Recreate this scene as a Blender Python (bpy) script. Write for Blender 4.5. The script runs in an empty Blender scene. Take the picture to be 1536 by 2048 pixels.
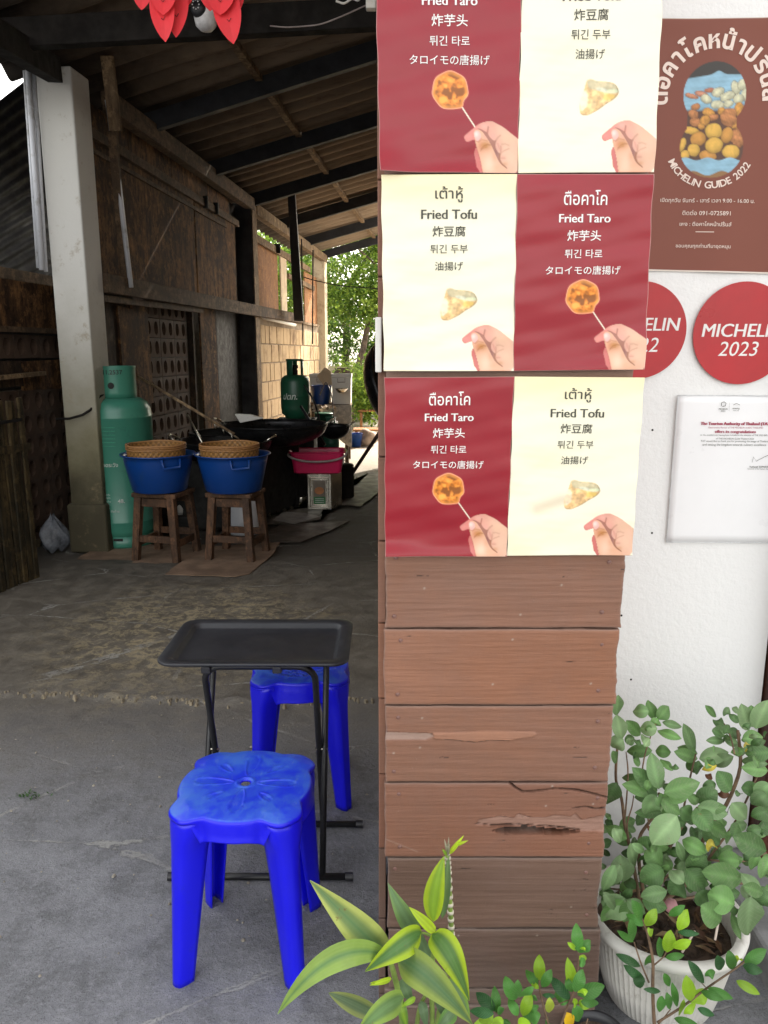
import bpy, bmesh, math, random
import numpy as np
from mathutils import Vector, Matrix, Euler
R = math.radians
random.seed(7)
rng = np.random.default_rng(7)
scene = bpy.context.scene
col = scene.collection
# ------------------------------------------------------------------ camera, sky, sun, exposure
F_PX, PITCH, EYE = 1538.0, R(11.7), 1.5
cam_data = bpy.data.cameras.new('camera')
cam = bpy.data.objects.new('camera', cam_data)
col.objects.link(cam)
cam.location = (0, 0, EYE)
cam.rotation_euler = (R(90) - PITCH, 0, 0)
cam_data.sensor_fit = 'VERTICAL'
cam_data.sensor_height = 24.0
cam_data.lens = 24.0 * F_PX / 2048.0
cam_data.clip_start = 0.05
cam_data.clip_end = 2000
scene.camera = cam
SUN_EL, SUN_AZ = R(38), R(32)          # azimuth measured from +Y towards +X
world = bpy.data.worlds.new('World')
scene.world = world
world.use_nodes = True
wn = world.node_tree
wn.nodes.clear()
sky = wn.nodes.new('ShaderNodeTexSky')
sky.sky_type = 'NISHITA'
sky.sun_disc = False
sky.sun_elevation = SUN_EL
sky.sun_rotation = SUN_AZ
sky.dust_density = 3.0
hs = wn.nodes.new('ShaderNodeHueSaturation')
hs.inputs['Saturation'].default_value = 0.30
bg = wn.nodes.new('ShaderNodeBackground')
bg.inputs['Strength'].default_value = 0.15
wo = wn.nodes.new('ShaderNodeOutputWorld')
wn.links.new(sky.outputs[0], hs.inputs['Color'])
haze_tint = wn.nodes.new('ShaderNodeMix'); haze_tint.data_type = 'RGBA'; haze_tint.blend_type = 'MULTIPLY'
haze_tint.inputs[0].default_value = 1.0; haze_tint.inputs[7].default_value = (1.06, 1.0, .90, 1)   # thin warm haze over the whole sky
wn.links.new(hs.outputs[0], haze_tint.inputs[6])
wn.links.new(haze_tint.outputs[2], bg.inputs['Color'])
wn.links.new(bg.outputs[0], wo.inputs['Surface'])
sd = bpy.data.lights.new('sun', 'SUN')
sd.energy = 2.6
sd.angle = R(0.6)
sd.color = (1.0, 0.93, 0.80)
sun = bpy.data.objects.new('sun', sd)
col.objects.link(sun)
sdir = Vector((math.sin(SUN_AZ) * math.cos(SUN_EL), math.cos(SUN_AZ) * math.cos(SUN_EL), math.sin(SUN_EL)))
sun.rotation_euler = sdir.to_track_quat('Z', 'Y').to_euler()
scene.view_settings.view_transform = 'Standard'
scene.view_settings.look = 'None'
scene.view_settings.gamma = 1
scene.view_settings.use_curve_mapping = False
scene.view_settings.exposure = 2.3
scene.cycles.max_bounces = 8
scene.cycles.diffuse_bounces = 5

# ------------------------------------------------------------------ placing: a pixel of the photograph on a plane of the place
CP, SP = math.cos(PITCH), math.sin(PITCH)
def ray(x, y):
    a = (x - 768) / F_PX
    b = -(y - 1024) / F_PX
    return Vector((a, CP + b * SP, -SP + b * CP))
def atY(x, y, Y):
    r = ray(x, y); t = Y / r.y
    return Vector((r.x * t, Y, EYE + r.z * t))
def atZ(x, y, Z=0.0):
    r = ray(x, y); t = (Z - EYE) / r.z
    return Vector((r.x * t, r.y * t, Z))
def mpp(p):                             # metres per photo pixel at a point
    return (p[1] * CP - (p[2] - EYE) * SP) / F_PX
TA = 0.0936
_n = math.hypot(1, TA)
AD = Vector((TA / _n, 1 / _n, 0))       # along the alley
AN = Vector((1 / _n, -TA / _n, 0))      # across the alley, away from the left wall
W0 = Vector((-2.12, 5.7, 0))
def wp(s, z, off=0.0):                  # point of the left wall: s along, z up, off towards the alley
    return W0 + AD * s + AN * off + Vector((0, 0, z))
def Wpx(x, y, off=0.0):
    r = ray(x, y); q = W0 + AN * off
    o = Vector((0, 0, EYE))
    t = (q - o).dot(AN) / r.dot(AN)
    h = o + r * t - q
    return h.dot(AD), h.z

# ------------------------------------------------------------------ materials
class NT:
    def __init__(s, name):
        s.m = bpy.data.materials.new(name); s.m.use_nodes = True
        s.t = s.m.node_tree; s.t.nodes.clear()
        s.out = s.n('ShaderNodeOutputMaterial')
        s.b = s.n('ShaderNodeBsdfPrincipled')
        s.l(s.b.outputs[0], s.out.inputs[0])
        s.tc = s.n('ShaderNodeTexCoord')
        s.geo = s.n('ShaderNodeNewGeometry')
    def n(s, t): return s.t.nodes.new(t)
    def l(s, a, b): s.t.links.new(a, b)
    def set(s, sock, v):
        if isinstance(v, (int, float)): sock.default_value = v
        elif isinstance(v, (tuple, list)): sock.default_value = tuple(v) + ((1,) if len(v) == 3 and sock.type == 'RGBA' else ())
        else: s.l(v, sock)
    def pos(s, scale=(1, 1, 1), world=False):
        mp = s.n('ShaderNodeMapping')
        mp.inputs['Scale'].default_value = scale
        s.l(s.geo.outputs['Position'] if world else s.tc.outputs['Object'], mp.inputs[0])
        return mp.outputs[0]
    def noise(s, scale, detail=5, rough=.6, vec=None, dist=0.0):
        k = s.n('ShaderNodeTexNoise'); k.inputs['Scale'].default_value = scale
        k.inputs['Detail'].default_value = detail; k.inputs['Roughness'].default_value = rough
        k.inputs['Distortion'].default_value = dist
        if vec is not None: s.l(vec, k.inputs['Vector'])
        return k.outputs['Fac']
    def voro(s, scale, vec=None, feat='F1', out='Distance'):
        k = s.n('ShaderNodeTexVoronoi'); k.feature = feat; k.inputs['Scale'].default_value = scale
        if vec is not None: s.l(vec, k.inputs['Vector'])
        return k.outputs[out]
    def ramp(s, fac, a, b, va=0.0, vb=1.0):
        k = s.n('ShaderNodeMapRange'); k.interpolation_type = 'SMOOTHSTEP'
        s.set(k.inputs['Value'], fac)
        for i, v in (('From Min', a), ('From Max', b), ('To Min', va), ('To Max', vb)): k.inputs[i].default_value = v
        return k.outputs[0]
    def mix(s, fac, a, b, mode='MIX'):
        k = s.n('ShaderNodeMix'); k.data_type = 'RGBA'; k.blend_type = mode
        s.set(k.inputs['Factor'], fac); s.set(k.inputs['A'], a) if False else None
        s.set(k.inputs[6], a); s.set(k.inputs[7], b)
        return k.outputs[2]
    def math(s, op, a, b=0.0):
        k = s.n('ShaderNodeMath'); k.operation = op
        s.set(k.inputs[0], a); s.set(k.inputs[1], b)
        return k.outputs[0]
    def attr(s, name='Col'):
        k = s.n('ShaderNodeAttribute'); k.attribute_name = name
        return k.outputs['Color']
    def sep(s, vec):
        k = s.n('ShaderNodeSeparateXYZ'); s.l(vec, k.inputs[0]); return k.outputs
    def rnd(s):
        k = s.n('ShaderNodeObjectInfo'); return k.outputs['Random']
    def bump(s, h, strength=.4, dist=.005):
        k = s.n('ShaderNodeBump'); k.inputs['Strength'].default_value = strength
        k.inputs['Distance'].default_value = dist
        s.l(h, k.inputs['Height']); s.l(k.outputs[0], s.b.inputs['Normal'])
    def fin(s, color, rough=.6, metal=0.0, spec=.5):
        s.set(s.b.inputs['Base Color'], color); s.set(s.b.inputs['Roughness'], rough)
        s.set(s.b.inputs['Metallic'], metal); s.set(s.b.inputs['Specular IOR Level'], spec)
        return s.m
def sc3(c, k): return tuple(max(0, min(1, x * k)) for x in c)
def simple(name, c, rough=.6, metal=0.0, var=.25, scale=9, bump=.15, bscale=60, bd=.002, spec=.5, stretch=(1, 1, 1), world=False):
    t = NT(name); v = t.pos(stretch, world)
    f = t.ramp(t.noise(scale, 6, .65, v), .3, .7)
    cc = t.mix(f, sc3(c, 1 - var), sc3(c, 1 + var))
    if bump: t.bump(t.noise(bscale, 6, .65, v), bump, bd)
    r = t.ramp(t.noise(scale * 1.7, 4, .6, v), .3, .7, max(0, rough - .1), min(1, rough + .12))
    return t.fin(cc, r, metal, spec)
def dirty(name, c, dirt, rough=.5, amount=.5, scale=3, metal=0.0, spec=.5, bump=.1):
    t = NT(name); v = t.pos((1, 1, 1), True)
    f = t.ramp(t.noise(scale, 8, .7, v, .4), .62 - amount * .3, .75)
    g = t.ramp(t.noise(scale * 7, 6, .7, v), .55, .75, 0, .6)
    cc = t.mix(f, c, dirt); cc = t.mix(g, cc, dirt)
    t.bump(t.noise(80, 5, .6, v), bump, .001)
    r = t.mix(f, (rough,) * 3, (min(1, rough + .3),) * 3)
    return t.fin(cc, r, metal, spec)
def streak(name, c, dark, vec=(18, 18, 1.2), rough=.8, s1=2.0, world=False, bump=.5, light=None):
    t = NT(name); v = t.pos(vec, world); w = t.pos((1, 1, 1), True)
    f = t.ramp(t.noise(s1, 8, .7, v), .35, .68)
    g = t.ramp(t.noise(1.9, 8, .75, w, .5), .40, .60)
    h = t.ramp(t.noise(11, 6, .75, w), .52, .62)
    cc = t.mix(f, dark, c); cc = t.mix(t.math('MULTIPLY', g, .88), cc, dark)
    cc = t.mix(t.math('MULTIPLY', h, .35), cc, light or sc3(c, 1.6))
    k = t.ramp(t.noise(26, 8, .8, t.pos((1, 1, .6), True), .3), .50, .62, 0, .85)
    cc = t.mix(k, cc, sc3(dark, .5))
    t.bump(t.noise(s1 * 2, 8, .75, v), bump, .004)
    return t.fin(cc, rough, 0, .2)
def vcol(name, rough=.5, spec=.5, bump=.0, grain=None, sub=0.0):
    t = NT(name); c = t.attr()
    if grain:
        v = t.pos(grain); f = t.ramp(t.noise(4, 8, .75, v), .3, .7, .88, 1.12)
        cc = t.n('ShaderNodeVectorMath'); cc.operation = 'SCALE'; t.l(c, cc.inputs[0]); t.l(f, cc.inputs['Scale']); c = cc.outputs[0]
        t.bump(t.noise(7, 8, .8, v), bump, .0018)
    elif bump:
        t.bump(t.noise(60, 5, .6, t.pos()), bump, .001)
    return t.fin(c, rough, 0, spec)
def leafmat(name, rough=.45, trans=.35, spec=.4, dust=.12, vn=.16):
    t = NT(name); c = t.attr()
    r = t.math('ADD', t.math('MULTIPLY', t.rnd(), .5), .75)
    k = t.n('ShaderNodeVectorMath'); k.operation = 'SCALE'; t.l(c, k.inputs[0]); t.l(r, k.inputs['Scale'])
    lp = t.n('ShaderNodeAttribute'); lp.attribute_name = 'LP'; q = t.sep(lp.outputs['Vector'])
    pin = t.math('SINE', t.math('MULTIPLY', t.math('SUBTRACT', t.math('MULTIPLY', q[0], 9.0), t.math('MULTIPLY', q[1], 2.2)), 6.283))
    par = t.math('SINE', t.math('MULTIPLY', q[1], 46.0))
    pv = t.ramp(pin, .80, 1.0); lv = t.math('MULTIPLY', t.math('ADD', par, 1.0), .2)
    vein = t.mix(q[2], pv, lv)
    vs = t.n('ShaderNodeSeparateColor'); t.l(vein, vs.inputs[0]); ve = vs.outputs[0]
    w = t.pos((1, 1, 1), True)
    cc = t.mix(t.math('MULTIPLY', ve, vn), k.outputs[0], (.42, .5, .25))
    cc = t.mix(t.ramp(t.noise(70, 6, .75, w), .50, .74, 0, dust), cc, (.30, .31, .22))      # dust and speckle
    cc = t.mix(t.ramp(t.noise(28, 5, .7, w), .68, .72, 0, .7), cc, (.22, .14, .05))        # small brown blemishes
    cc = t.mix(t.ramp(t.noise(9, 4, .6, w), .4, .6, 0, .18), cc, (.05, .10, .02))
    hh = t.math('ADD', t.math('MULTIPLY', ve, -.6), t.math('MULTIPLY', t.noise(60, 4, .6, w), .8))
    t.bump(hh, .5, .0016)
    k = type('o', (), {'outputs': [cc]})
    t.fin(cc, t.ramp(t.noise(30, 4, .6, w), .35, .65, max(.05, rough - .12), rough + .12), 0, spec)
    tr = t.n('ShaderNodeBsdfTranslucent'); t.l(k.outputs[0], tr.inputs['Color'])
    ms = t.n('ShaderNodeMixShader'); ms.inputs[0].default_value = trans
    t.l(t.b.outputs[0], ms.inputs[1]); t.l(tr.outputs[0], ms.inputs[2]); t.l(ms.outputs[0], t.out.inputs[0])
    return t.m
def _board():
    t = NT('painted_board'); c = t.attr(); v = t.pos((2.2, 60, 60), True); w = t.pos((1, 1, 1), True)
    f = t.ramp(t.noise(5, 9, .8, v), .3, .7, .90, 1.09)
    k = t.n('ShaderNodeVectorMath'); k.operation = 'SCALE'; t.l(c, k.inputs[0]); t.l(f, k.inputs['Scale'])
    cc = k.outputs[0]
    cc = t.mix(t.ramp(t.noise(3.2, 7, .7, w, .3), .42, .66, 0, .28), cc, (.17, .105, .085))         # greyed, weathered fields
    cc = t.mix(t.ramp(t.noise(6, 9, .85, t.pos((3, 26, 26), True)), .62, .70, 0, .55), cc, (.09, .05, .04))
    cc = t.mix(t.ramp(t.noise(130, 4, .7, w), .70, .76, 0, .6), cc, (.42, .30, .24))              # chipped flecks
    z = t.sep(w)[2]
    cc = t.mix(t.math('MULTIPLY', t.ramp(z, .0, .42, .35, 0), t.ramp(t.noise(7, 7, .75, w), .35, .65)), cc, (.12, .10, .09))
    t.bump(t.math('ADD', t.noise(8, 10, .85, v), t.math('MULTIPLY', t.noise(90, 4, .6, w), .25)), .75, .0026)
    return t.fin(cc, t.ramp(t.noise(11, 5, .6, w), .3, .7, .42, .72), 0, .4)
M = {}
M['black_steel'] = simple('black_steel', (.012, .012, .014), .38, .0, .3, 12, .05)
M['dark_steel'] = simple('dark_steel', (.014, .012, .011), .8, 0, .4, 7, .2, spec=.15)
M['soot'] = simple('soot', (.012, .011, .01), .75, .0, .5, 9, .6, 40, .006)  # also the black of the added shade sheets and shade slab
M['wok'] = simple('wok_iron', (.02, .02, .022), .35, .6, .4, 12, .2)
M['rafter'] = simple('rafter', (.012, .013, .017), .65, .0, .4, 4, .2)
M['white_metal'] = dirty('grey_white_pipe', (.55, .56, .6), (.2, .18, .15), .4, .2, 2)
M['bare_metal'] = simple('tin_plate', (.62, .58, .50), .24, 1.0, .06, 3, .03)
M['blue'] = dirty('blue_plastic', (.012, .035, .72), (.05, .09, .42), .28, .22, 5)
M['stool_leg'] = dirty('blue_plastic_leg', (.006, .005, .74), (.02, .03, .50), .30, .12, 4)
M['stool_top'] = dirty('blue_plastic_scuffed_sky_lit', (.010, .016, .72), (.06, .15, .55), .32, .62, 9)
M['tub_blue'] = dirty('blue_basin_plastic', (.004, .045, .22), (.012, .05, .16), .3, .25, 4)
M['pink'] = dirty('pink_plastic', (.62, .015, .10), (.40, .02, .09), .35, .3, 4)
M['grey_plastic'] = simple('grey_plastic', (.3, .25, .24), .45)
M['black_plastic'] = simple('black_plastic', (.02, .02, .024), .4, bump=.05)
M['green_gas'] = dirty('green_enamel', (.045, .20, .14), (.035, .13, .10), .30, .35, 3)
M['green_dark'] = dirty('dark_green_enamel', (.012, .085, .045), (.03, .06, .04), .38, .35, 3)
M['white_print'] = simple('faded_white_print', (.5, .55, .5), .5, bump=0)
M['black_print'] = simple('black_print', (.015, .02, .02), .5, bump=0)
M['stool_wood'] = streak('stool_wood', (.17, .085, .045), (.05, .03, .02), (14, 14, 1.5), .65)
M['fence_wood'] = streak('fence_bamboo', (.085, .058, .025), (.018, .015, .009), (14, 14, 1.2), .75)
M['ply'] = streak('weathered_plywood', (.24, .12, .048), (.028, .015, .009), (5, 5, 1.3), .85)
M['ply_warm'] = streak('lit_orange_plywood', (.42, .2, .075), (.24, .12, .06), (8, 8, .8), .8)  # brighter than the other plywood: the far bay's warm light in the colour
M['timber'] = streak('old_timber', (.17, .11, .065), (.06, .04, .026), (9, 3, 9), .8)
M['timber_v'] = streak('old_post_timber', (.33, .23, .13), (.12, .08, .05), (12, 12, 1.2), .8)
M['burnt_wood'] = streak('soot_shade_board', (.085, .05, .028), (.022, .016, .012), (9, 9, 1), .85)
M['clay'] = simple('clay_vent_block', (.055, .032, .02), .9, 0, .4, 5, .5, 40, .004)
M['block'] = dirty('concrete_block', (.42, .30, .17), (.17, .105, .06), .95, .62, 2.2, bump=.6)
M['mortar'] = simple('mortar', (.2, .15, .10), .95, 0, .3, 6, .6)
M['cloth'] = simple('cream_curtain', (.6, .48, .33), .85, 0, .12, 6, .2)
M['cardboard'] = simple('cardboard', (.20, .13, .085), .85, 0, .3, 5, .3, 30, .003)
M['grey_card'] = simple('greasy_cardboard', (.09, .075, .06), .5, 0, .4, 5, .4, 25, .003)
M['paper_red'] = simple('red_paper', (.88, .045, .06), .7, 0, .05, 5, 0)
M['camera_white'] = simple('white_plastic', (.7, .7, .72), .3, bump=0)
M['crate_white'] = dirty('white_crate_plastic', (.72, .7, .66), (.5, .45, .38), .4, .3, 4)
M['bamboo'] = vcol('woven_bamboo', .55, .4, .0)
M['board'] = _board()
M['poster'] = vcol('printed_poster', .27, .45)
M['print_matte'] = vcol('printed_sheet', .5, .4)
def _stool():
    t = NT('blue_plastic_worn_sky_lit_top'); v = t.pos(); nz = t.sep(t.geo.outputs['Normal'])[2]
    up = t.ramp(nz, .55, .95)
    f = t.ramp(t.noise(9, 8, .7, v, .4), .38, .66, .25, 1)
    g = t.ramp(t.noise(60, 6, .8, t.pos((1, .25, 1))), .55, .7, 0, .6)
    c = t.mix(t.math('MULTIPLY', up, f), (.006, .005, .74), (.045, .15, .66))  # up-facing seat lighter: scuffs plus sky reflection put into the colour
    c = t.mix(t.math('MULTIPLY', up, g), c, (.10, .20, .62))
    d = t.ramp(t.noise(14, 6, .7, v), .60, .72, 0, .35); c = t.mix(d, c, (.02, .03, .45))
    t.bump(t.noise(90, 5, .6, v), .08, .001)
    return t.fin(c, t.ramp(f, 0, 1, .27, .42), 0, .5)
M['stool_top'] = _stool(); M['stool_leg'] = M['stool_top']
M['leaf'] = leafmat('green_leaf')
M['leaf_dusty'] = leafmat('dusty_leaf', .55, .18, .35, .42, .12)
def _tl():
    t = NT('tree_leaf'); c = t.attr(); t.fin(c, .5, 0, .3)
    tr = t.n('ShaderNodeBsdfTranslucent'); t.l(c, tr.inputs['Color']); ms = t.n('ShaderNodeMixShader'); ms.inputs[0].default_value = .5
    t.l(t.b.outputs[0], ms.inputs[1]); t.l(tr.outputs[0], ms.inputs[2]); t.l(ms.outputs[0], t.out.inputs[0]); return t.m
M['tree_leaf'] = _tl()
M['stem'] = simple('green_stem', (.18, .26, .05), .5, 0, .3, 20, .1)
M['twig'] = simple('brown_twig', (.16, .10, .06), .8, 0, .4, 30, .4)
M['bark'] = simple('bark', (.10, .07, .05), .9, 0, .5, 9, .8, 25, .01)
M['soil'] = simple('soil', (.07, .045, .03), .95, 0, .6, 30, .9, 60, .01)
M['white_ring'] = simple('dry_sheath', (.55, .5, .4), .8, bump=.3)
M['pot_white'] = dirty('white_pot_plastic', (.62, .6, .56), (.3, .27, .22), .45, .3, 4)
M['txt_white'] = simple('white_ink', (.8, .78, .76), .45, bump=0, var=.02)
M['txt_dark'] = simple('grey_ink', (.05, .048, .034), .5, bump=0, var=.05)
M['txt_pink'] = simple('pale_pink_ink', (.78, .64, .56), .5, bump=0, var=.04)
M['txt_red'] = simple('dark_red_ink', (.35, .05, .09), .5, bump=0, var=.04)
M['sticker_red'] = simple('red_sticker', (.42, .012, .018), .35, 0, .12, 4, .05)
M['plastic_bag'] = simple('thin_plastic_bag', (.13, .14, .16), .12, 0, .5, 14, .8, 30, .012)
M['door_wood'] = streak('door_wood', (.10, .035, .02), (.05, .02, .012), (12, 12, 1), .5)
def _whitewall():
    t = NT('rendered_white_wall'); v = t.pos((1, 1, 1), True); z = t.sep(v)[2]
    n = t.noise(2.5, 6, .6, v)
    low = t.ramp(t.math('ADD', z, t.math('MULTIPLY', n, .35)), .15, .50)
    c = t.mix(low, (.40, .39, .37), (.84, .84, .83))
    sp = t.ramp(t.noise(22, 7, .8, v), .66, .74, 0, .4)
    c = t.mix(sp, c, (.5, .5, .48))
    dr = t.ramp(t.noise(4, 7, .7, t.pos((9, 9, .45), True)), .60, .74, 0, .22); c = t.mix(dr, c, (.50, .48, .43))
    sc = t.ramp(t.noise(5, 7, .75, v, .6), .66, .70, 0, .16); c = t.mix(sc, c, (.42, .40, .37))
    a = t.noise(55, 5, .55, v); b = t.noise(160, 3, .5, v)
    t.bump(t.math('ADD', a, t.math('MULTIPLY', b, .4)), .34, .006)
    return t.fin(c, .75, 0, .3)
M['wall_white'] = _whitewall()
M['side_render'] = dirty('grimy_tan_render', (.40, .31, .22), (.20, .14, .09), .85, .6, 1.6, bump=.4)
def _pillar():
    t = NT('dirty_whitewashed_concrete'); v = t.pos((1, 1, 1), True); z = t.sep(v)[2]
    n = t.noise(3, 7, .65, v)
    zz = t.math('ADD', z, t.math('MULTIPLY', n, .8))
    c = t.mix(t.ramp(zz, 1.0, 2.7), (.20, .18, .11), (.60, .59, .56))
    c = t.mix(t.ramp(zz, .65, 1.3), (.06, .052, .032), c)
    c = t.mix(t.ramp(t.noise(9, 7, .75, v), .56, .72, 0, .55), c, (.25, .19, .11))
    t.bump(t.noise(40, 6, .6, v), .35, .004)
    return t.fin(c, .85, 0, .25)
M['pillar'] = _pillar()
M['dark_pillar'] = simple('dark_concrete', (.035, .032, .034), .85, 0, .5, 3, .4)  # one dark tone over the whole pillar
M['pillar_warm'] = dirty('old_cream_concrete', (.5, .42, .3), (.2, .14, .09), .85, .5, 3)
def _roof():
    t = NT('fibre_cement_roof'); v = t.pos((1, 1, 1), True); x = t.sep(v)[0]
    n = t.noise(1.8, 7, .7, v, .4)
    soot = t.ramp(t.math('ADD', x, t.math('MULTIPLY', n, 1.6)), -1.7, -.1)
    c = t.mix(soot, (.025, .020, .017), (.23, .175, .125))
    c = t.mix(t.ramp(t.noise(6, 8, .75, t.pos((.5, 4, 1), True)), .5, .7, 0, .6), c, (.09, .06, .04))
    t.bump(t.noise(50, 5, .6, v), .3, .003)
    return t.fin(c, .9, 0, .2)
M['roof'] = _roof()
def _ground():
    t = NT('worn_concrete'); v = t.pos((1, 1, 1), True); xyz = t.sep(v)
    n1 = t.noise(1.3, 8, .7, v, .3); n2 = t.noise(9, 8, .75, v); n3 = t.noise(70, 6, .7, v); n4 = t.noise(300, 3, .6, v)
    base = t.mix(t.ramp(n1, .35, .65), (.19, .193, .207), (.30, .303, .322))
    base = t.mix(t.ramp(n2, .4, .7, 0, .6), base, (.10, .10, .10))
    base = t.mix(t.ramp(n3, .48, .68, 0, .55), base, (.33, .33, .35))
    base = t.mix(t.ramp(n4, .54, .66, 0, .6), base, (.06, .06, .06))
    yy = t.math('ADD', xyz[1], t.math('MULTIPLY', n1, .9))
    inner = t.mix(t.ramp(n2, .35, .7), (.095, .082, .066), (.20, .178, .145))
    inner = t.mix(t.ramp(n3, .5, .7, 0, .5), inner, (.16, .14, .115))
    base = t.mix(t.ramp(yy, 2.5, 3.9), base, inner)  # sky-blue front and dim warm inside are put into the floor colour
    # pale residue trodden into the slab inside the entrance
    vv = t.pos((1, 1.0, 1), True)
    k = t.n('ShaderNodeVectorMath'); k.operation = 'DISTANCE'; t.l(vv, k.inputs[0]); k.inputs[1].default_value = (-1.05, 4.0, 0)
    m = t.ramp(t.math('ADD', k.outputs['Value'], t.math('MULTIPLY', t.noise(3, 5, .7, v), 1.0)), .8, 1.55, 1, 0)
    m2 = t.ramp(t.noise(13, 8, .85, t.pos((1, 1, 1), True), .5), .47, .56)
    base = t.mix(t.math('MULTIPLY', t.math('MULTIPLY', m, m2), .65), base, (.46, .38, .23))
    # dark band further in, pale yard floor beyond
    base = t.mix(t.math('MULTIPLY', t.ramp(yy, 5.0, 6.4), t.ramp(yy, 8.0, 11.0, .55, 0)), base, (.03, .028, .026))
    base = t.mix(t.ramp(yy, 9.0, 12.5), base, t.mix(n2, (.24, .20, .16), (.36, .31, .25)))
    # hairline pale cracks
    cr = t.voro(1.1, t.pos((1, 1.6, 1), True), 'DISTANCE_TO_EDGE')
    wob = t.math('ADD', cr, t.math('MULTIPLY', t.math('SUBTRACT', n2, .5), .10))
    ck = t.ramp(t.math('ABSOLUTE', wob), .002, .010, 1, 0)
    ck = t.math('MULTIPLY', ck, t.ramp(t.noise(1.7, 4, .6, v), .45, .6))
    base = t.mix(t.math('MULTIPLY', ck, .6), base, (.46, .45, .42))
    h = t.math('ADD', t.math('MULTIPLY', n3, .8), t.math('MULTIPLY', n2, 1.2))
    h = t.math('SUBTRACT', h, t.math('MULTIPLY', ck, .5))
    t.bump(t.math('ADD', h, t.math('MULTIPLY', n4, .25)), .8, .010)
    rg = t.ramp(n2, .35, .65, .55, .9)
    return t.fin(base, rg, 0, .35)
M['ground'] = _ground()

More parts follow.
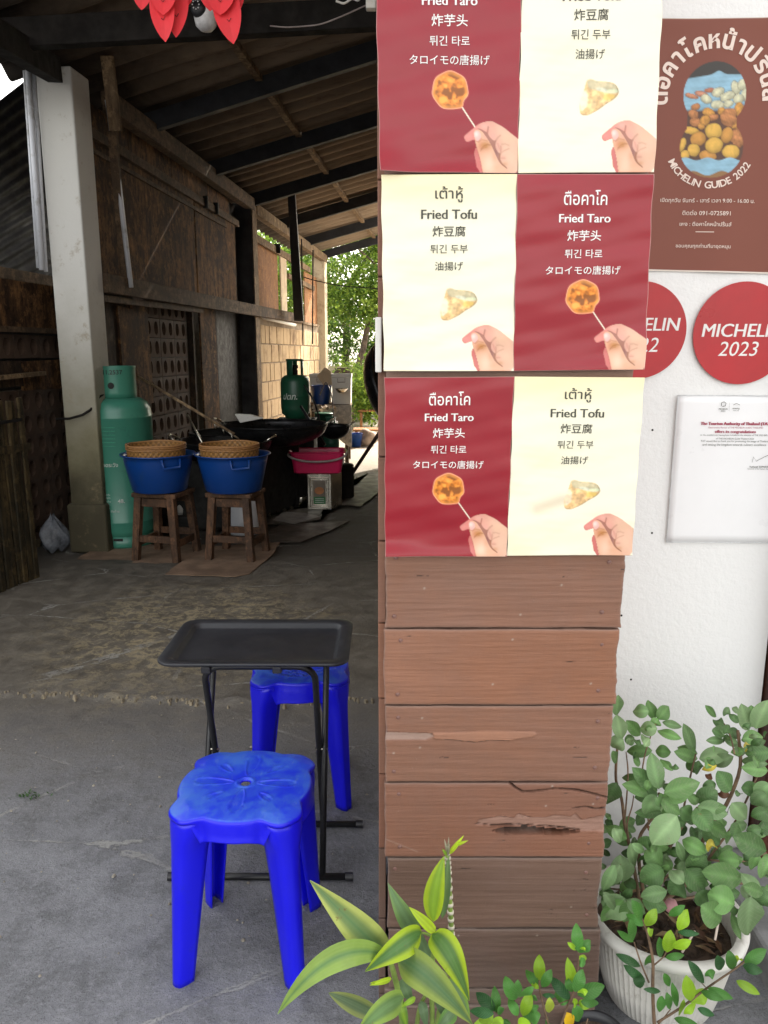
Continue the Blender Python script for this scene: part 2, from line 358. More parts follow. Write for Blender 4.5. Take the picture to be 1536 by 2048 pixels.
# ------------------------------------------------------------------ mesh building
class MB:
    def __init__(s): s.v = []; s.f = []; s.c = []; s.uc = False
    def add(s, vs, fs, cs=None):
        b = len(s.v); s.v += [tuple(p) for p in vs]; s.f += [tuple(b + i for i in f) for f in fs]
        if cs is not None: s.uc = True; s.c += list(cs)
        else: s.c += [(1, 1, 1)] * len(vs)
        return s
    def box(s, c, d, rz=0.0, M4=None):
        x, y, z = d[0] / 2, d[1] / 2, d[2] / 2
        p = [Vector((i * x, j * y, k * z)) for i in (-1, 1) for j in (-1, 1) for k in (-1, 1)]
        m = Matrix.Translation(c) @ Matrix.Rotation(rz, 4, 'Z') if M4 is None else M4
        s.add([m @ q for q in p], [(0, 1, 3, 2), (4, 6, 7, 5), (0, 4, 5, 1), (2, 3, 7, 6), (0, 2, 6, 4), (1, 5, 7, 3)])
        return s
    def beam(s, a, b, w, h, up=Vector((0, 0, 1)), w2=None, h2=None):
        a = Vector(a); b = Vector(b); ax = (b - a).normalized()
        sd = ax.cross(up)
        if sd.length < 1e-4: sd = ax.cross(Vector((0, 1, 0)))
        sd.normalize(); u = sd.cross(ax).normalized()
        w2 = w if w2 is None else w2; h2 = h if h2 is None else h2
        vs = []
        for p, ww, hh in ((a, w, h), (b, w2, h2)):
            for i, j in ((-1, -1), (1, -1), (1, 1), (-1, 1)): vs.append(p + sd * i * ww / 2 + u * j * hh / 2)
        s.add(vs, [(3, 2, 1, 0), (4, 5, 6, 7), (0, 1, 5, 4), (1, 2, 6, 5), (2, 3, 7, 6), (3, 0, 4, 7)])
        return s
    def tube(s, pts, r, n=10, cap=True):
        pts = [Vector(p) for p in pts]; k = len(pts)
        rs = r if isinstance(r, (list, tuple)) else [r] * k
        ref = None; vs = []; fs = []
        for i, p in enumerate(pts):
            d = (pts[min(i + 1, k - 1)] - pts[max(i - 1, 0)]).normalized()
            if ref is None:
                ref = d.orthogonal().normalized()
            ref = (ref - d * ref.dot(d)).normalized(); q = d.cross(ref)
            for j in range(n):
                a = 2 * math.pi * j / n
                vs.append(p + (ref * math.cos(a) + q * math.sin(a)) * rs[i])
        for i in range(k - 1):
            for j in range(n):
                fs.append((i * n + j, i * n + (j + 1) % n, (i + 1) * n + (j + 1) % n, (i + 1) * n + j))
        if cap: fs.append(tuple(range(n))[::-1]); fs.append(tuple((k - 1) * n + j for j in range(n)))
        s.add(vs, fs); return s
    def lathe(s, prof, c=(0, 0, 0), n=40, sx=1.0, sy=1.0, close=False):
        vs = []; fs = []; k = len(prof)
        for r, z in prof:
            for j in range(n):
                a = 2 * math.pi * j / n
                vs.append((c[0] + r * sx * math.cos(a), c[1] + r * sy * math.sin(a), c[2] + z))
        for i in range(k - 1):
            for j in range(n):
                fs.append((i * n + j, i * n + (j + 1) % n, (i + 1) * n + (j + 1) % n, (i + 1) * n + j))
        if close: fs.append(tuple(range(n))[::-1]); fs.append(tuple((k - 1) * n + j for j in range(n)))
        s.add(vs, fs); return s
    def prism(s, pts, vec):                   # planar outline pushed along vec
        vec = Vector(vec); n = len(pts); a = [Vector(p) for p in pts]
        s.add(a + [p + vec for p in a], [tuple(range(n)), tuple(range(2 * n - 1, n - 1, -1))] + [(i, i + n, (i + 1) % n + n, (i + 1) % n) for i in range(n)])
        return s
    def build(s, name, mat, parent=None, smooth=False, bevel=0.0, solid=0.0, local=False, seg=2, autos=None, off=0.0):
        me = bpy.data.meshes.new(name)
        o0 = Vector((0, 0, 0))
        if parent is not None and not local: o0 = parent.get('_org') and Vector(parent['_org']) or Vector((0, 0, 0))
        if o0.length > 0: vs = [(p[0] - o0.x, p[1] - o0.y, p[2] - o0.z) for p in s.v]
        else: vs = s.v
        me.from_pydata(vs, [], s.f); me.update()
        if s.uc:
            ca = me.color_attributes.new('Col', 'FLOAT_COLOR', 'POINT')
            arr = np.ones((len(s.v), 4), dtype=np.float32); arr[:, :3] = np.array(s.c, dtype=np.float32)
            ca.data.foreach_set('color', arr.ravel())
        bm = bmesh.new(); bm.from_mesh(me); bmesh.ops.recalc_face_normals(bm, faces=bm.faces); bm.to_mesh(me); bm.free()
        if smooth: me.polygons.foreach_set('use_smooth', [True] * len(me.polygons))
        me.materials.append(mat if not isinstance(mat, str) else M[mat])
        o = bpy.data.objects.new(name, me); col.objects.link(o)
        if parent is not None:
            o.parent = parent
            if '_org' in parent: o['_org'] = parent['_org']
        if solid:
            m = o.modifiers.new('solid', 'SOLIDIFY'); m.thickness = solid; m.offset = off
        if bevel:
            m = o.modifiers.new('bevel', 'BEVEL'); m.width = bevel; m.segments = seg; m.limit_method = 'ANGLE'; m.angle_limit = R(40)
        if autos is not None:
            m = o.modifiers.new('edge', 'EDGE_SPLIT'); m.split_angle = R(autos)
        return o
def tag(o, label=None, cat=None, group=None, kind=None):
    if label: o['label'] = label
    if cat: o['category'] = cat
    if group: o['group'] = group
    if kind: o['kind'] = kind
    return o
def thing(name, label, cat, loc=(0, 0, 0), rz=0.0, group=None):
    o = bpy.data.objects.new(name, None); col.objects.link(o)
    o.empty_display_size = .1
    o.location = loc; o.rotation_euler = (0, 0, rz)
    if rz == 0.0: o['_org'] = tuple(loc)
    return tag(o, label, cat, group)
def children(o): return [c for c in bpy.data.objects if c.parent == o]
def copy_tree(o, parent=None):
    c = o.copy(); col.objects.link(c)
    if parent is not None: c.parent = parent
    for ch in children(o): copy_tree(ch, c)
    return c
def structure(o): o['kind'] = 'structure'; return o
def ngrid(nu, nv):
    return [(i * nv + j, (i + 1) * nv + j, (i + 1) * nv + j + 1, i * nv + j + 1) for i in range(nu - 1) for j in range(nv - 1)]
def vnoise(x, y, seed=0):                     # cheap smooth noise for arrays
    r = np.random.default_rng(seed); o = np.zeros_like(x)
    for k in range(10):
        a = r.uniform(0, 2 * np.pi); f = 2.0 ** (k / 2.2) * r.uniform(.8, 1.2)
        o += np.sin((x * np.cos(a) + y * np.sin(a)) * f + r.uniform(0, 6.28)) / f ** .8
    return o / 2.5
def polymask(poly, U, V):
    m = np.zeros(U.shape, dtype=bool); n = len(poly)
    for i in range(n):
        x1, y1 = poly[i]; x2, y2 = poly[(i + 1) % n]
        if y1 == y2: continue
        c = ((y1 > V) != (y2 > V)) & (U < (x2 - x1) * (V - y1) / (y2 - y1) + x1)
        m ^= c
    return m
def softmask(poly, U, V, e):
    s = 0
    for a in (-.33, 0, .33):
        for b in (-.33, 0, .33): s = s + polymask(poly, U + a * e, V + b * e)
    return s / 9.0
def segdist(U, V, pts):
    d = np.full(U.shape, 1e9)
    for (x1, y1), (x2, y2) in zip(pts[:-1], pts[1:]):
        L = (x2 - x1) ** 2 + (y2 - y1) ** 2 + 1e-12
        t = np.clip(((U - x1) * (x2 - x1) + (V - y1) * (y2 - y1)) / L, 0, 1)
        d = np.minimum(d, np.hypot(U - x1 - t * (x2 - x1), V - y1 - t * (y2 - y1)))
    return d
def smoothpoly(p, it=2):
    for _ in range(it):
        q = []
        for i in range(len(p)):
            a = p[i]; b = p[(i + 1) % len(p)]
            q += [(a[0] * .75 + b[0] * .25, a[1] * .75 + b[1] * .25), (a[0] * .25 + b[0] * .75, a[1] * .25 + b[1] * .75)]
        p = q
    return p
_txt = {}
def text2d(body, bold=0.0, shear=0.0, res=3):
    key = (body, bold, shear)
    if key in _txt: return _txt[key]
    cu = bpy.data.curves.new('t', 'FONT'); cu.body = body; cu.align_x = 'CENTER'; cu.offset = bold; cu.shear = shear
    cu.resolution_u = res
    o = bpy.data.objects.new('t', cu); col.objects.link(o)
    bpy.context.view_layer.update()
    dg = bpy.context.evaluated_depsgraph_get()
    me = bpy.data.meshes.new_from_object(o.evaluated_get(dg))
    v = np.array([(p.co.x, p.co.y) for p in me.vertices]).reshape(-1, 2)
    f = [tuple(p.vertices) for p in me.polygons]
    bpy.data.objects.remove(o); bpy.data.curves.remove(cu); bpy.data.meshes.remove(me)
    _txt[key] = (v, f)
    return v, f
def fit_text(body, width, cx, cy, bold=0.0, shear=0.0, height=None):   # y grows upwards
    v, f = text2d(body, bold, shear)
    if len(v) == 0: return v, f
    lo, hi = v.min(0), v.max(0)
    k = width / (hi[0] - lo[0]); ky = k if height is None else height / (hi[1] - lo[1])
    q = (v - (lo + hi) / 2) * np.array([k, ky]) + np.array([cx, cy])
    return q, f
# ------------------------------------------------------------------ ground
def make_ground():
    xs = np.arange(-2.9, 1.61, .018); ys = np.arange(.5, 5.6, .018)
    X, Y = np.meshgrid(xs, ys, indexing='ij')
    Z = .006 * vnoise(X * 2.2, Y * 2.2, 3) + .0022 * vnoise(X * 17, Y * 17, 5)
    line = 3.16 + .035 * np.sin(X * 3.1 + .6) + .014 * vnoise(X * 9, Y * 0, 8) - .05 * (X > -1.0) * (X + 1.0)
    d = Y - line                                   # old slab edge: inner floor a finger higher, crumbled mortar lip
    Z += .016 / (1 + np.exp(-d / .012))
    lip = np.exp(-(d / .022) ** 2) * np.clip(.55 + .8 * vnoise(X * 14, Y * 14, 9), 0, 1.4)
    Z += .016 * lip * (X < .0)
    edge = np.minimum(np.minimum(X - xs[0], xs[-1] - X), np.minimum(Y - ys[0], ys[-1] - Y))
    Z = Z * np.clip(edge / .3, 0, 1) + .004
    m = MB(); m.add(np.stack([X.ravel(), Y.ravel(), Z.ravel()], 1).tolist(), ngrid(len(xs), len(ys)))
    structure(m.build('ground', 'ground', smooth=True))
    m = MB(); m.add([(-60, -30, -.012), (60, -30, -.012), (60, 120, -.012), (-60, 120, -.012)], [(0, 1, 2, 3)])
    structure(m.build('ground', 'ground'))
    # crumbled mortar lip as pale chips along the slab edge
    m = MB()
    for _ in range(260):
        x = random.uniform(-1.85, -.02) if random.random() < .7 else random.uniform(-1.05, -.5)
        y = 3.16 + .035 * math.sin(x * 3.1 + .6) + random.gauss(0, .016) - (.05 * (x + 1.0) if x > -1 else 0)
        r = random.uniform(.003, .013); h = r * random.uniform(.3, .6)
        vs = [(x + r * random.uniform(.6, 1.3) * math.cos(a), y + r * random.uniform(.6, 1.3) * math.sin(a), .006) for a in (0, 1.2, 2.5, 3.8, 5.1)]
        m.add(vs + [(p[0] * .55 + x * .45, p[1] * .55 + y * .45, .018 + h) for p in vs], [(5, 6, 7, 8, 9)] + [(i, (i + 1) % 5, (i + 1) % 5 + 5, i + 5) for i in range(5)])
    tag(m.build('mortar_crumbs', simple('pale_mortar', (.24, .20, .14), .95, 0, .4, 40, .4)), 'pale crumbled mortar along the old slab edge across the entrance', 'rubble', kind='stuff')
    m = MB()
    for _ in range(420):
        x = random.uniform(-1.9, .0); y = random.uniform(1.35, 4.6); r = random.choice([.0015, .002, .002, .003, .003, .005])
        if x > -.9 and y < 1.6: continue
        m.lathe([(0, -.3 * r), (r, 0), (.7 * r, r * .6), (0, r * .8)], (x, y, .010), 6, random.uniform(.7, 1.4), random.uniform(.7, 1.4))
    tag(m.build('grit', simple('grit_stone', (.30, .27, .22), .9, 0, .5, 3, .3, world=True)), 'small pebbles and grit scattered over the worn concrete', 'grit', kind='stuff')
make_ground()
# small weed in a crack at the left
def make_weed():
    c = atZ(62, 1592, .008)
    m = MB()
    for _ in range(40):
        p = c + Vector((random.gauss(0, .032), random.gauss(0, .012), 0)); a = random.uniform(0, 6.28); L = random.uniform(.008, .02)
        d = Vector((math.cos(a), math.sin(a), random.uniform(.3, 1.2))).normalized() * L; s = Vector((-math.sin(a), math.cos(a), 0)) * L * .28
        m.add([p, p + d * .5 + s, p + d, p + d * .5 - s], [(0, 1, 2, 3)], [(.05, .12, .03)] * 4)
    tag(m.build('weed', 'leaf'), 'tiny green weed growing from a crack in the bare concrete', 'weed', kind='stuff')
make_weed()

# ------------------------------------------------------------------ alley roof
ROOF_S = .255                                  # rise per metre across
def roof_z(a): return 3.46 + ROOF_S * a        # a = metres across from the wall line
RY = [5.3, 7.15, 8.85, 10.55, 12.4, 14.3, 16.15]
def rp(s, a, dz=0): return W0 + AD * s + AN * a + Vector((0, 0, roof_z(a) + dz))
roof = thing('alley_roof', 'low lean-to roof of grey brown corrugated sheets on dark steel rafters', 'roof', tuple(W0 + Vector((0, 0, 3.4))))
RS = [(y - 5.7) / AD.y for y in RY]
A0, A1 = -.55, 2.8
def roof_sheet(s0, s1):
    ss = np.arange(s0, s1 + .01, .0146); aa = np.linspace(A0, A1, 12)
    vs = []
    for s in ss:
        w = .042 * math.sin(2 * math.pi * s / .285)
        for a in aa: vs.append(rp(s, a, .115 + w + .006 * math.sin(a * 2 + s)))
    m = MB(); m.add(vs, ngrid(len(ss), len(aa)))
    m.build('roof_sheet', 'roof', roof, smooth=True, solid=.006)
bounds = [RS[0] - .75] + [s + .05 for s in RS[1:]] + []
for a, b in zip(bounds[:-1], bounds[1:]): roof_sheet(a, b - .01)
for s in RS[1:]:
    m = MB(); m.beam(rp(s, -.1, -.02), rp(s, A1 - .1, -.02), .075, .15); m.build('rafter', 'rafter', roof, bevel=.004)
for a in (.95, 2.02):                            # thin battens broken at the rafters
    for i in range(len(RS) - 1):
        m = MB(); m.beam(rp(RS[i] + .06, a + random.uniform(-.01, .01), .035), rp(RS[i + 1] - .06, a + random.uniform(-.01, .01), .035), .06, .045)
        m.build('batten', 'timber_v', roof)
m = MB(); m.beam(rp(RS[1] - .9, .0, -.12), wp(4.78, 3.36, -.03), .10, .15); m.build('wall_beam', 'timber', roof, bevel=.006)
m = MB(); m.beam(wp(4.9, 3.33, -.03), wp(10.4, 3.33, -.03), .10, .14); m.build('wall_beam', 'timber_v', roof, bevel=.006)
m = MB(); m.beam(rp(RS[0] - .75, A1 - .1, -.12), rp(RS[-1] + .1, A1 - .1, -.12), .12, .16); m.build('ridge_beam', 'dark_steel', roof)
# front fascia beam over the entrance, seen from below
m = MB(); m.beam(atY(-60, 74, 5.05), atY(840, 24, 4.95), .08, .16); m.build('front_beam', 'dark_steel', roof, bevel=.005)
m = MB(); m.beam(atY(-90, 20, 4.1), atY(108, 140, 5.62), .10, .15); m.build('front_beam', 'dark_steel', roof, bevel=.005)
# the porch roof in front of the fascia
def porch():
    m = MB(); vs = []
    ss = np.arange(-2.4, -.72, .0146); aa = np.linspace(-.2, 3.0, 8)
    for s in ss:
        for a in aa: vs.append(rp(s, a, .30 + .02 * math.sin(2 * math.pi * s / .146) - .12 * a))
    m.add(vs, ngrid(len(ss), len(aa)))
    m.build('roof_sheet', 'roof', roof, smooth=True, solid=.006)
porch()

# ------------------------------------------------------------------ pillars
def pillar(s0, w, depth, z1, mats, label, face=None):
    t = thing('concrete_pillar', label, 'pillar', tuple(wp(s0, 0)))
    m = MB(); m.prism([wp(s0, 0, 0), wp(s0, 0, -w), wp(s0 + depth, 0, -w), wp(s0 + depth, 0, 0)], (0, 0, z1))
    m.build('shaft', mats, t, bevel=.012)
    return t
pA = pillar(0, .255, .27, 3.40, 'pillar', 'whitewashed concrete pillar with green-stained foot beside the tall gas cylinder')
m = MB(); m.prism([wp(-.02, 0, .022), wp(-.03, 0, -.28), wp(.29, 0, -.28), wp(.285, 0, .018)], (0, 0, .38)); m.build('footing', 'pillar', pA, bevel=.02)
pB = pillar(4.64, .285, .22, 3.36, 'dark_pillar', 'dark middle pillar behind the black woks')
m = MB(); m.prism([wp(4.66, 0.35, 0.004), wp(4.88, 0.35, 0.004), wp(4.88, 0.35, .012), wp(4.66, .35, .012)], (0, 0, 3.0)); m.build('lit_face_strip', 'timber_v', pB)  # pale strip paints the back light on the pillar's alley face
pC = pillar(10.15, .25, .3, 3.36, 'pillar_warm', 'cream concrete pillar at the far open end of the alley')
# chain round the first pillar and the gas cylinder
def chain():
    a = atY(112, 838, 5.66); b = atY(165, 830, 5.66); c = atY(200, 792, 5.78); d = atY(215, 785, 5.95)
    m = MB(); pts = [a, a.lerp(b, .5) + Vector((0, 0, -.012)), b, b.lerp(c, .5) + Vector((0, -.02, -.03)), c, d]
    m.tube(pts, .009, 8)
    tag(m.build('tie_chain', 'dark_steel', smooth=True), 'dark chain tied round the white pillar holding the gas cylinder', 'chain')
chain()
# pale pipes strapped on the left face of the pillar
for k, (xa, xb, ya, yb, r) in enumerate([(56, 84, 138, 540, .020), (68, 92, 142, 543, .014), (49, 76, 142, 536, .012)]):
    m = MB(); m.tube([atY(xa, ya, 5.64 + .03 * k), atY(xb, yb, 5.64 + .03 * k)], r, 10)
    tag(m.build('drain_pipe', 'white_metal', smooth=True), ['broadest of the pale vertical pipes left of the white pillar', 'thin pale vertical pipe touching the white pillar\'s left edge', 'outermost thin pale pipe left of the white pillar'][k], 'pipe', 'pale pipes beside the pillar')

# ------------------------------------------------------------------ left wall of the alley
wall = thing('side_wall', 'patchwork alley side wall of weathered plywood, timber rails and hollow vent blocks', 'wall', tuple(wp(0, 0)))
def wpoly(name, px, mat, off=-.12, th=.02, parent=wall, bevel=.0, jag=0):
    pts = [Wpx(x, y, off) for x, y in px]
    if jag:
        q = []
        for i in range(len(pts)):
            a, b = pts[i], pts[(i + 1) % len(pts)]; q.append(a)
            n = max(1, int(math.hypot(a[0] - b[0], a[1] - b[1]) / .12))
            for k in range(1, n): q.append((a[0] + (b[0] - a[0]) * k / n + random.uniform(-jag, jag), a[1] + (b[1] - a[1]) * k / n + random.uniform(-jag, jag)))
        pts = q
    m = MB(); m.prism([wp(s, z, off) for s, z in pts], -AN * th)
    return m.build(name, mat, parent, bevel=bevel)
def wrect(name, s0, s1, z0, z1, mat, off=-.12, th=.02, parent=wall, bevel=0, skew=0, jag=0):
    m = MB(); j = lambda: random.uniform(-jag, jag)
    m.prism([wp(s0 + j(), z0, off), wp(s1 + j(), z0 + j(), off + skew), wp(s1 + j(), z1, off + skew), wp(s0 + j(), z1 + j(), off)], -AN * th)
    return m.build(name, mat, parent, bevel=bevel)
# bay 1 upper plywood
for a, b, sk, z0, mt in [(.27, 1.02, .01, 2.0, 'ply'), (1.03, 2.02, .0, 2.0, 'ply'), (2.03, 2.72, .015, 2.0, 'ply'), (2.80, 3.52, .0, 2.0, 'ply'), (3.53, 4.22, .02, 2.0, 'ply')]:
    wrect('plywood_panel', a, b, z0, 3.1, mt, skew=sk, jag=.02)
for a, b, dz in [(.27, 1.2, 0), (1.21, 2.2, .01), (2.21, 3.3, 0), (3.31, 4.1, -.03)]: wrect('plywood_panel', a, b, 3.13, 3.33 + dz, 'ply', off=-.13)
m = MB(); m.beam(wp(.27, 3.10, -.10), wp(4.35, 3.06, -.10), .045, .075); m.build('timber_rail', 'timber', wall, bevel=.003)
m = MB(); m.beam(wp(.27, 2.985, -.11), wp(3.9, 2.96, -.11), .03, .035); m.build('timber_rail', 'timber', wall, bevel=.003)
for s in (3.05, 3.42): m = MB(); m.beam(wp(s, 3.02, -.075), wp(s, 3.14, -.075), .05, .04); m.build('cleat', 'soot', wall)
m = MB(); m.beam(wp(.27, 2.01, .01), wp(7.62, 2.05, .055), .05, .14); m.build('timber_rail', 'timber', wall, bevel=.006)
m = MB(); m.beam(wp(.27, 1.90, -.02), wp(2.6, 1.93, -.02), .03, .05); m.build('timber_rail', 'timber', wall, bevel=.004)
# bay 1 lower: boards, vent blocks, posts, dark gaps
wrect('soot_shade_board', .27, .72, 0, 1.92, 'burnt_wood', jag=.01)
wrect('soot_shade_board', .74, 1.02, .9, 1.86, 'ply', off=-.10, jag=.02)
wrect('soot_shade_board', .74, 1.36, 0, 1.90, 'burnt_wood', off=-.14, jag=.02)
wrect('soot_shade_board', 1.05, 1.36, 1.05, 1.9, 'ply', off=-.11, jag=.03)
def vent_mesh(cells, w, h, r, th):
    m = MB(); N = 16
    for c in range(cells):
        cx = (c + .5) * w
        for z, fl in ((0, 0), (-th, 1)):
            sq = []; ci = []
            for k in range(N):
                a = 2 * math.pi * k / N; ca, sa = math.cos(a), math.sin(a)
                t = 1 / max(abs(ca), abs(sa))
                sq.append((cx + ca * t * w / 2, z, h / 2 + sa * t * h / 2)); ci.append((cx + ca * r * .85, z, h / 2 + sa * r * 1.12))
            m.add(sq + ci, [(k, (k + 1) % N, (k + 1) % N + N, k + N) for k in range(N)])
        ci0 = [(cx + math.cos(2 * math.pi * k / N) * r * .85, 0, h / 2 + math.sin(2 * math.pi * k / N) * r * 1.12) for k in range(N)]
        m.add(ci0 + [(p[0], -th, p[2]) for p in ci0], [(k, (k + 1) % N, (k + 1) % N + N, k + N) for k in range(N)])
    W = cells * w
    m.add([(0, 0, 0), (W, 0, 0), (W, 0, h), (0, 0, h), (0, -th, 0), (W, -th, 0), (W, -th, h), (0, -th, h)], [(0, 1, 5, 4), (1, 2, 6, 5), (2, 3, 7, 6), (3, 0, 4, 7)])
    return m
vent_proto = None
def vent_block(s, z, off, w=.178, h=.172, cells=2, r=.056, parent=wall):
    global vent_proto
    if vent_proto is None:
        vent_proto = vent_mesh(2, .178, .172, .056, .09).build('vent_block', 'clay', None, local=True)
        o = vent_proto
    else:
        o = vent_proto.copy(); col.objects.link(o)
    o.parent = parent
    p = wp(s, z, off - .09) - Vector(parent['_org'])
    o.location = p; o.rotation_euler = (0, 0, math.atan2(AD.y, AD.x)); 
    o.scale = (1, -1 if False else 1, 1)
    return o
for r_ in range(11):
    for c_ in range(3):
        vent_block(1.42 + c_ * .365 + random.uniform(-.004, .004), .02 + r_ * .18, -.17)
wrect('shade_backing', 1.36, 6.0, 0, 3.0, 'soot', off=-.75, th=.02)  # added dark sheet, makes the wall gaps read as shade
wrect('shade_backing', 2.3, 4.7, 2.9, 3.3, 'soot', off=-.30, th=.02)
wrect('soot_shade_board', 2.72, 3.26, 0, 1.97, 'ply', off=-.09, jag=.03)
wrect('soot_shade_board', 3.30, 3.42, 0, 1.97, 'burnt_wood', off=-.13)
wrect('soot_shade_board', 3.44, 4.63, 0, 2.04, 'soot', off=-.2)  # black sheet closing the gap, stands in for its shade
wrect('soot_shade_board', 4.23, 4.62, 2.0, 3.32, 'soot', off=-.2)  # black sheet in the upper gap, dark in place of shade
m = MB(); m.beam(wp(2.62, 0, -.16), wp(2.62, 1.95, -.16), .06, .08); m.build('post', 'burnt_wood', wall)
m = MB(); m.beam(wp(3.75, 0, -.2), wp(3.75, 3.2, -.2), .5, .03, up=AN); m.build('post', 'soot', wall)
# bay 2: orange panel, curtain, rails, open gap above, block wall below
wrect('plywood_panel', 4.90, 6.75, 2.12, 3.10, 'ply_warm', off=-.16, jag=.01)
wrect('plywood_panel', 6.78, 7.2, 2.10, 2.98, 'cloth', off=-.12, jag=.03)
m = MB(); m.beam(wp(4.9, 3.03, -.12), wp(9.2, 3.0, -.12), .045, .10); m.build('timber_rail', 'timber_v', wall, bevel=.003)
m = MB(); m.beam(wp(7.3, 2.72, -.12), wp(9.6, 2.70, -.12), .045, .08); m.build('timber_rail', 'timber_v', wall, bevel=.003)
m = MB(); m.beam(wp(6.45, 2.97, -.09), wp(6.45, 3.10, -.09), .10, .05); m.build('cleat', 'soot', wall)
wrect('plywood_panel', 8.9, 10.15, 2.05, 2.95, 'ply_warm', off=-.16)
_b = MB(); _b.box((0, 0, 0), (.225, .12, .255)); blk = None
for r_ in range(7):
    s = 4.92 - (.12 if r_ % 2 else 0)
    while s < 9.9:
        s2 = max(s, 4.92)
        L = s + .24 - s2
        if L > .08:
            if blk is None: blk = _b.build('concrete_block', 'block', wall, local=True, bevel=.006, seg=1); o = blk
            else: o = blk.copy(); col.objects.link(o)
            o.location = wp(s2 + L / 2, .14 + r_ * .27, -.17 + random.uniform(-.006, .006)) - Vector(wall['_org'])
            o.rotation_euler = (0, 0, math.atan2(AD.y, AD.x)); o.scale = (L / .24, 1, 1)
        s += .24
wrect('mortar_bed', 4.9, 10.1, 0, 2.0, 'mortar', off=-.125, th=.09)
wrect('coping', 4.9, 9.9, 2.0, 2.04, 'timber_v', off=-.08, th=.16)
m = MB(); m.tube([atY(520, 634, 11.2), atY(590, 650, 12.6)], .025, 10); tag(m.build('white_pipe', 'crate_white', smooth=True), 'short pale pipe lying level under the orange plywood panel', 'pipe')
# left bay towards the camera, set back from the pillar: brown board, vent blocks
LB = -.62
wrect('plywood_panel', -1.9, -.35, 1.70, 2.02, 'burnt_wood', off=LB, jag=.02)
wrect('plywood_panel', -.33, .9, 1.68, 2.03, 'ply', off=LB - .01, jag=.02)
m = MB(); m.beam(wp(-1.9, 1.66, LB + .04), wp(.9, 1.67, LB + .04), .04, .04); m.build('timber_rail', 'timber', wall)
for c_ in range(7): vent_block(.42 - c_ * .365, 1.46, LB)
wrect('soot_shade_board', -1.9, .1, 1.24, 1.44, 'burnt_wood', off=LB + .02, jag=.02)
wrect('soot_shade_board', .12, .9, 1.22, 1.45, 'ply', off=LB + .01, jag=.02)
m = MB(); m.beam(wp(-.45, 1.325, LB + .07), wp(.30, 1.345, LB + .07), .05, .03); m.build('timber_rail', 'timber_v', wall)
for r_ in range(7):
    for c_ in range(7): vent_block(.42 - c_ * .365, .02 + r_ * .172, LB)
wrect('shade_backing', -2.1, 1.6, 0, 2.0, 'soot', off=LB - .35, th=.02)  # added dark sheet, stops light leaking in from the left
# ------------------------------------------------------------------ dark sheet-metal lean-to beyond the wall, upper left
nb = thing('neighbour_shed', 'dark corrugated sheet-metal shed seen beyond the wall at upper left', 'shed', tuple(wp(-3, 0, -2.6)))
def shed():
    ss = np.arange(-5, 10.5, .03); m = MB(); vs = []
    for s in ss:
        for z in (0.0, 2.0, 3.75): vs.append(wp(s, z, -2.4))
    m = MB(); m.prism([wp(-.2, 3.80, -.5), wp(9, 3.80, -.5), wp(9, 4.85, -2.6), wp(-.2, 4.85, -2.6)], (0, 0, .04)); m.build('shade_slab', 'soot', nb)  # roof slab added to keep the sun off the sheet wall
    (sa_, za_), (sb_, zb_) = Wpx(0, 196, -2.4), Wpx(46, 160, -2.4)
    ztop = lambda s: max(3.0, za_ + (s - sa_) * (zb_ - za_) / (sb_ - sa_))
    zz = np.arange(0, 3.42, .02); vs = []
    for z in zz:
        w = .014 * math.sin(2 * math.pi * z / .11)
        for s in (-6, -3, 0, 2, 4.6): vs.append(wp(s, z * (ztop(s)) / 3.42, -2.4 + w))
    m.add(vs, ngrid(len(zz), 5)); m.build('sheet_wall', simple('dark_blue_sheet', (.010, .011, .017), .7, 0, .4, 4, .1), nb, smooth=True)
    m = MB(); m.beam(wp(-6, 2.35, -2.3), wp(4.6, 2.35, -2.3), .06, .12); m.build('girt', 'timber', nb)
shed()
# ------------------------------------------------------------------ hanging props on the wall side
t = thing('hanging_strut', 'brown timber hanger with a thin grey pipe running down past the white pillar', 'strut', tuple(atY(215, 120, 6.0)))
m = MB(); m.beam(atY(214, 112, 6.05), atY(232, 262, 6.15), .085, .05, up=Vector((0, -1, 0))); m.build('hanger', 'timber_v', t, bevel=.004)
m = MB(); m.tube([atY(215, 200, 6.18), atY(233, 330, 6.25), atY(262, 575, 6.35)], .02, 10); m.build('pipe', 'white_metal', t, smooth=True)
m = MB(); m.beam(atY(225, 262, 6.2), atY(252, 570, 6.4), .06, .05, up=Vector((0, -1, 0))); m.build('hanger', 'timber', t)
m = MB(); m.beam(atY(581, 350, 11.0), atY(598, 640, 11.9), .10, .08, up=Vector((0, -1, 0)), w2=.14); tag(m.build('hanging_post', 'black_steel', bevel=.004), 'long black steel post hanging from the roof at the alley\'s far end', 'post')
for a, b, lab in [((603, 478), (606, 690), 'left one of two thin rods hanging at the far alley end'), ((626, 500), (625, 688), 'right one of two thin rods hanging before the cream far pillar')]:
    m = MB(); m.tube([atY(*a, 13.2), atY(*b, 13.4)], .012, 6); tag(m.build('thin_rod', 'dark_steel'), lab, 'rod', 'thin rods hanging at the far end')
def cable(name, pts, r, mat, label, cat='cable'):
    m = MB(); P = []
    for i in range(len(pts) - 1):
        for k in range(6):
            t_ = k / 6; P.append(Vector(pts[i]).lerp(Vector(pts[i + 1]), t_))
    P.append(Vector(pts[-1]))
    for _ in range(3): P = [P[0]] + [(P[i - 1] + P[i] * 2 + P[i + 1]) / 4 for i in range(1, len(P) - 1)] + [P[-1]]
    m.tube(P, r, 6); return tag(m.build(name, mat, smooth=True), label, cat)
cable('wire', [atY(588, 548, 12.5), atY(625, 560, 12.4), atY(680, 572, 12.2), atY(768, 578, 12)], .008, 'black_plastic', 'thin black wire sagging in front of the sunlit tree')
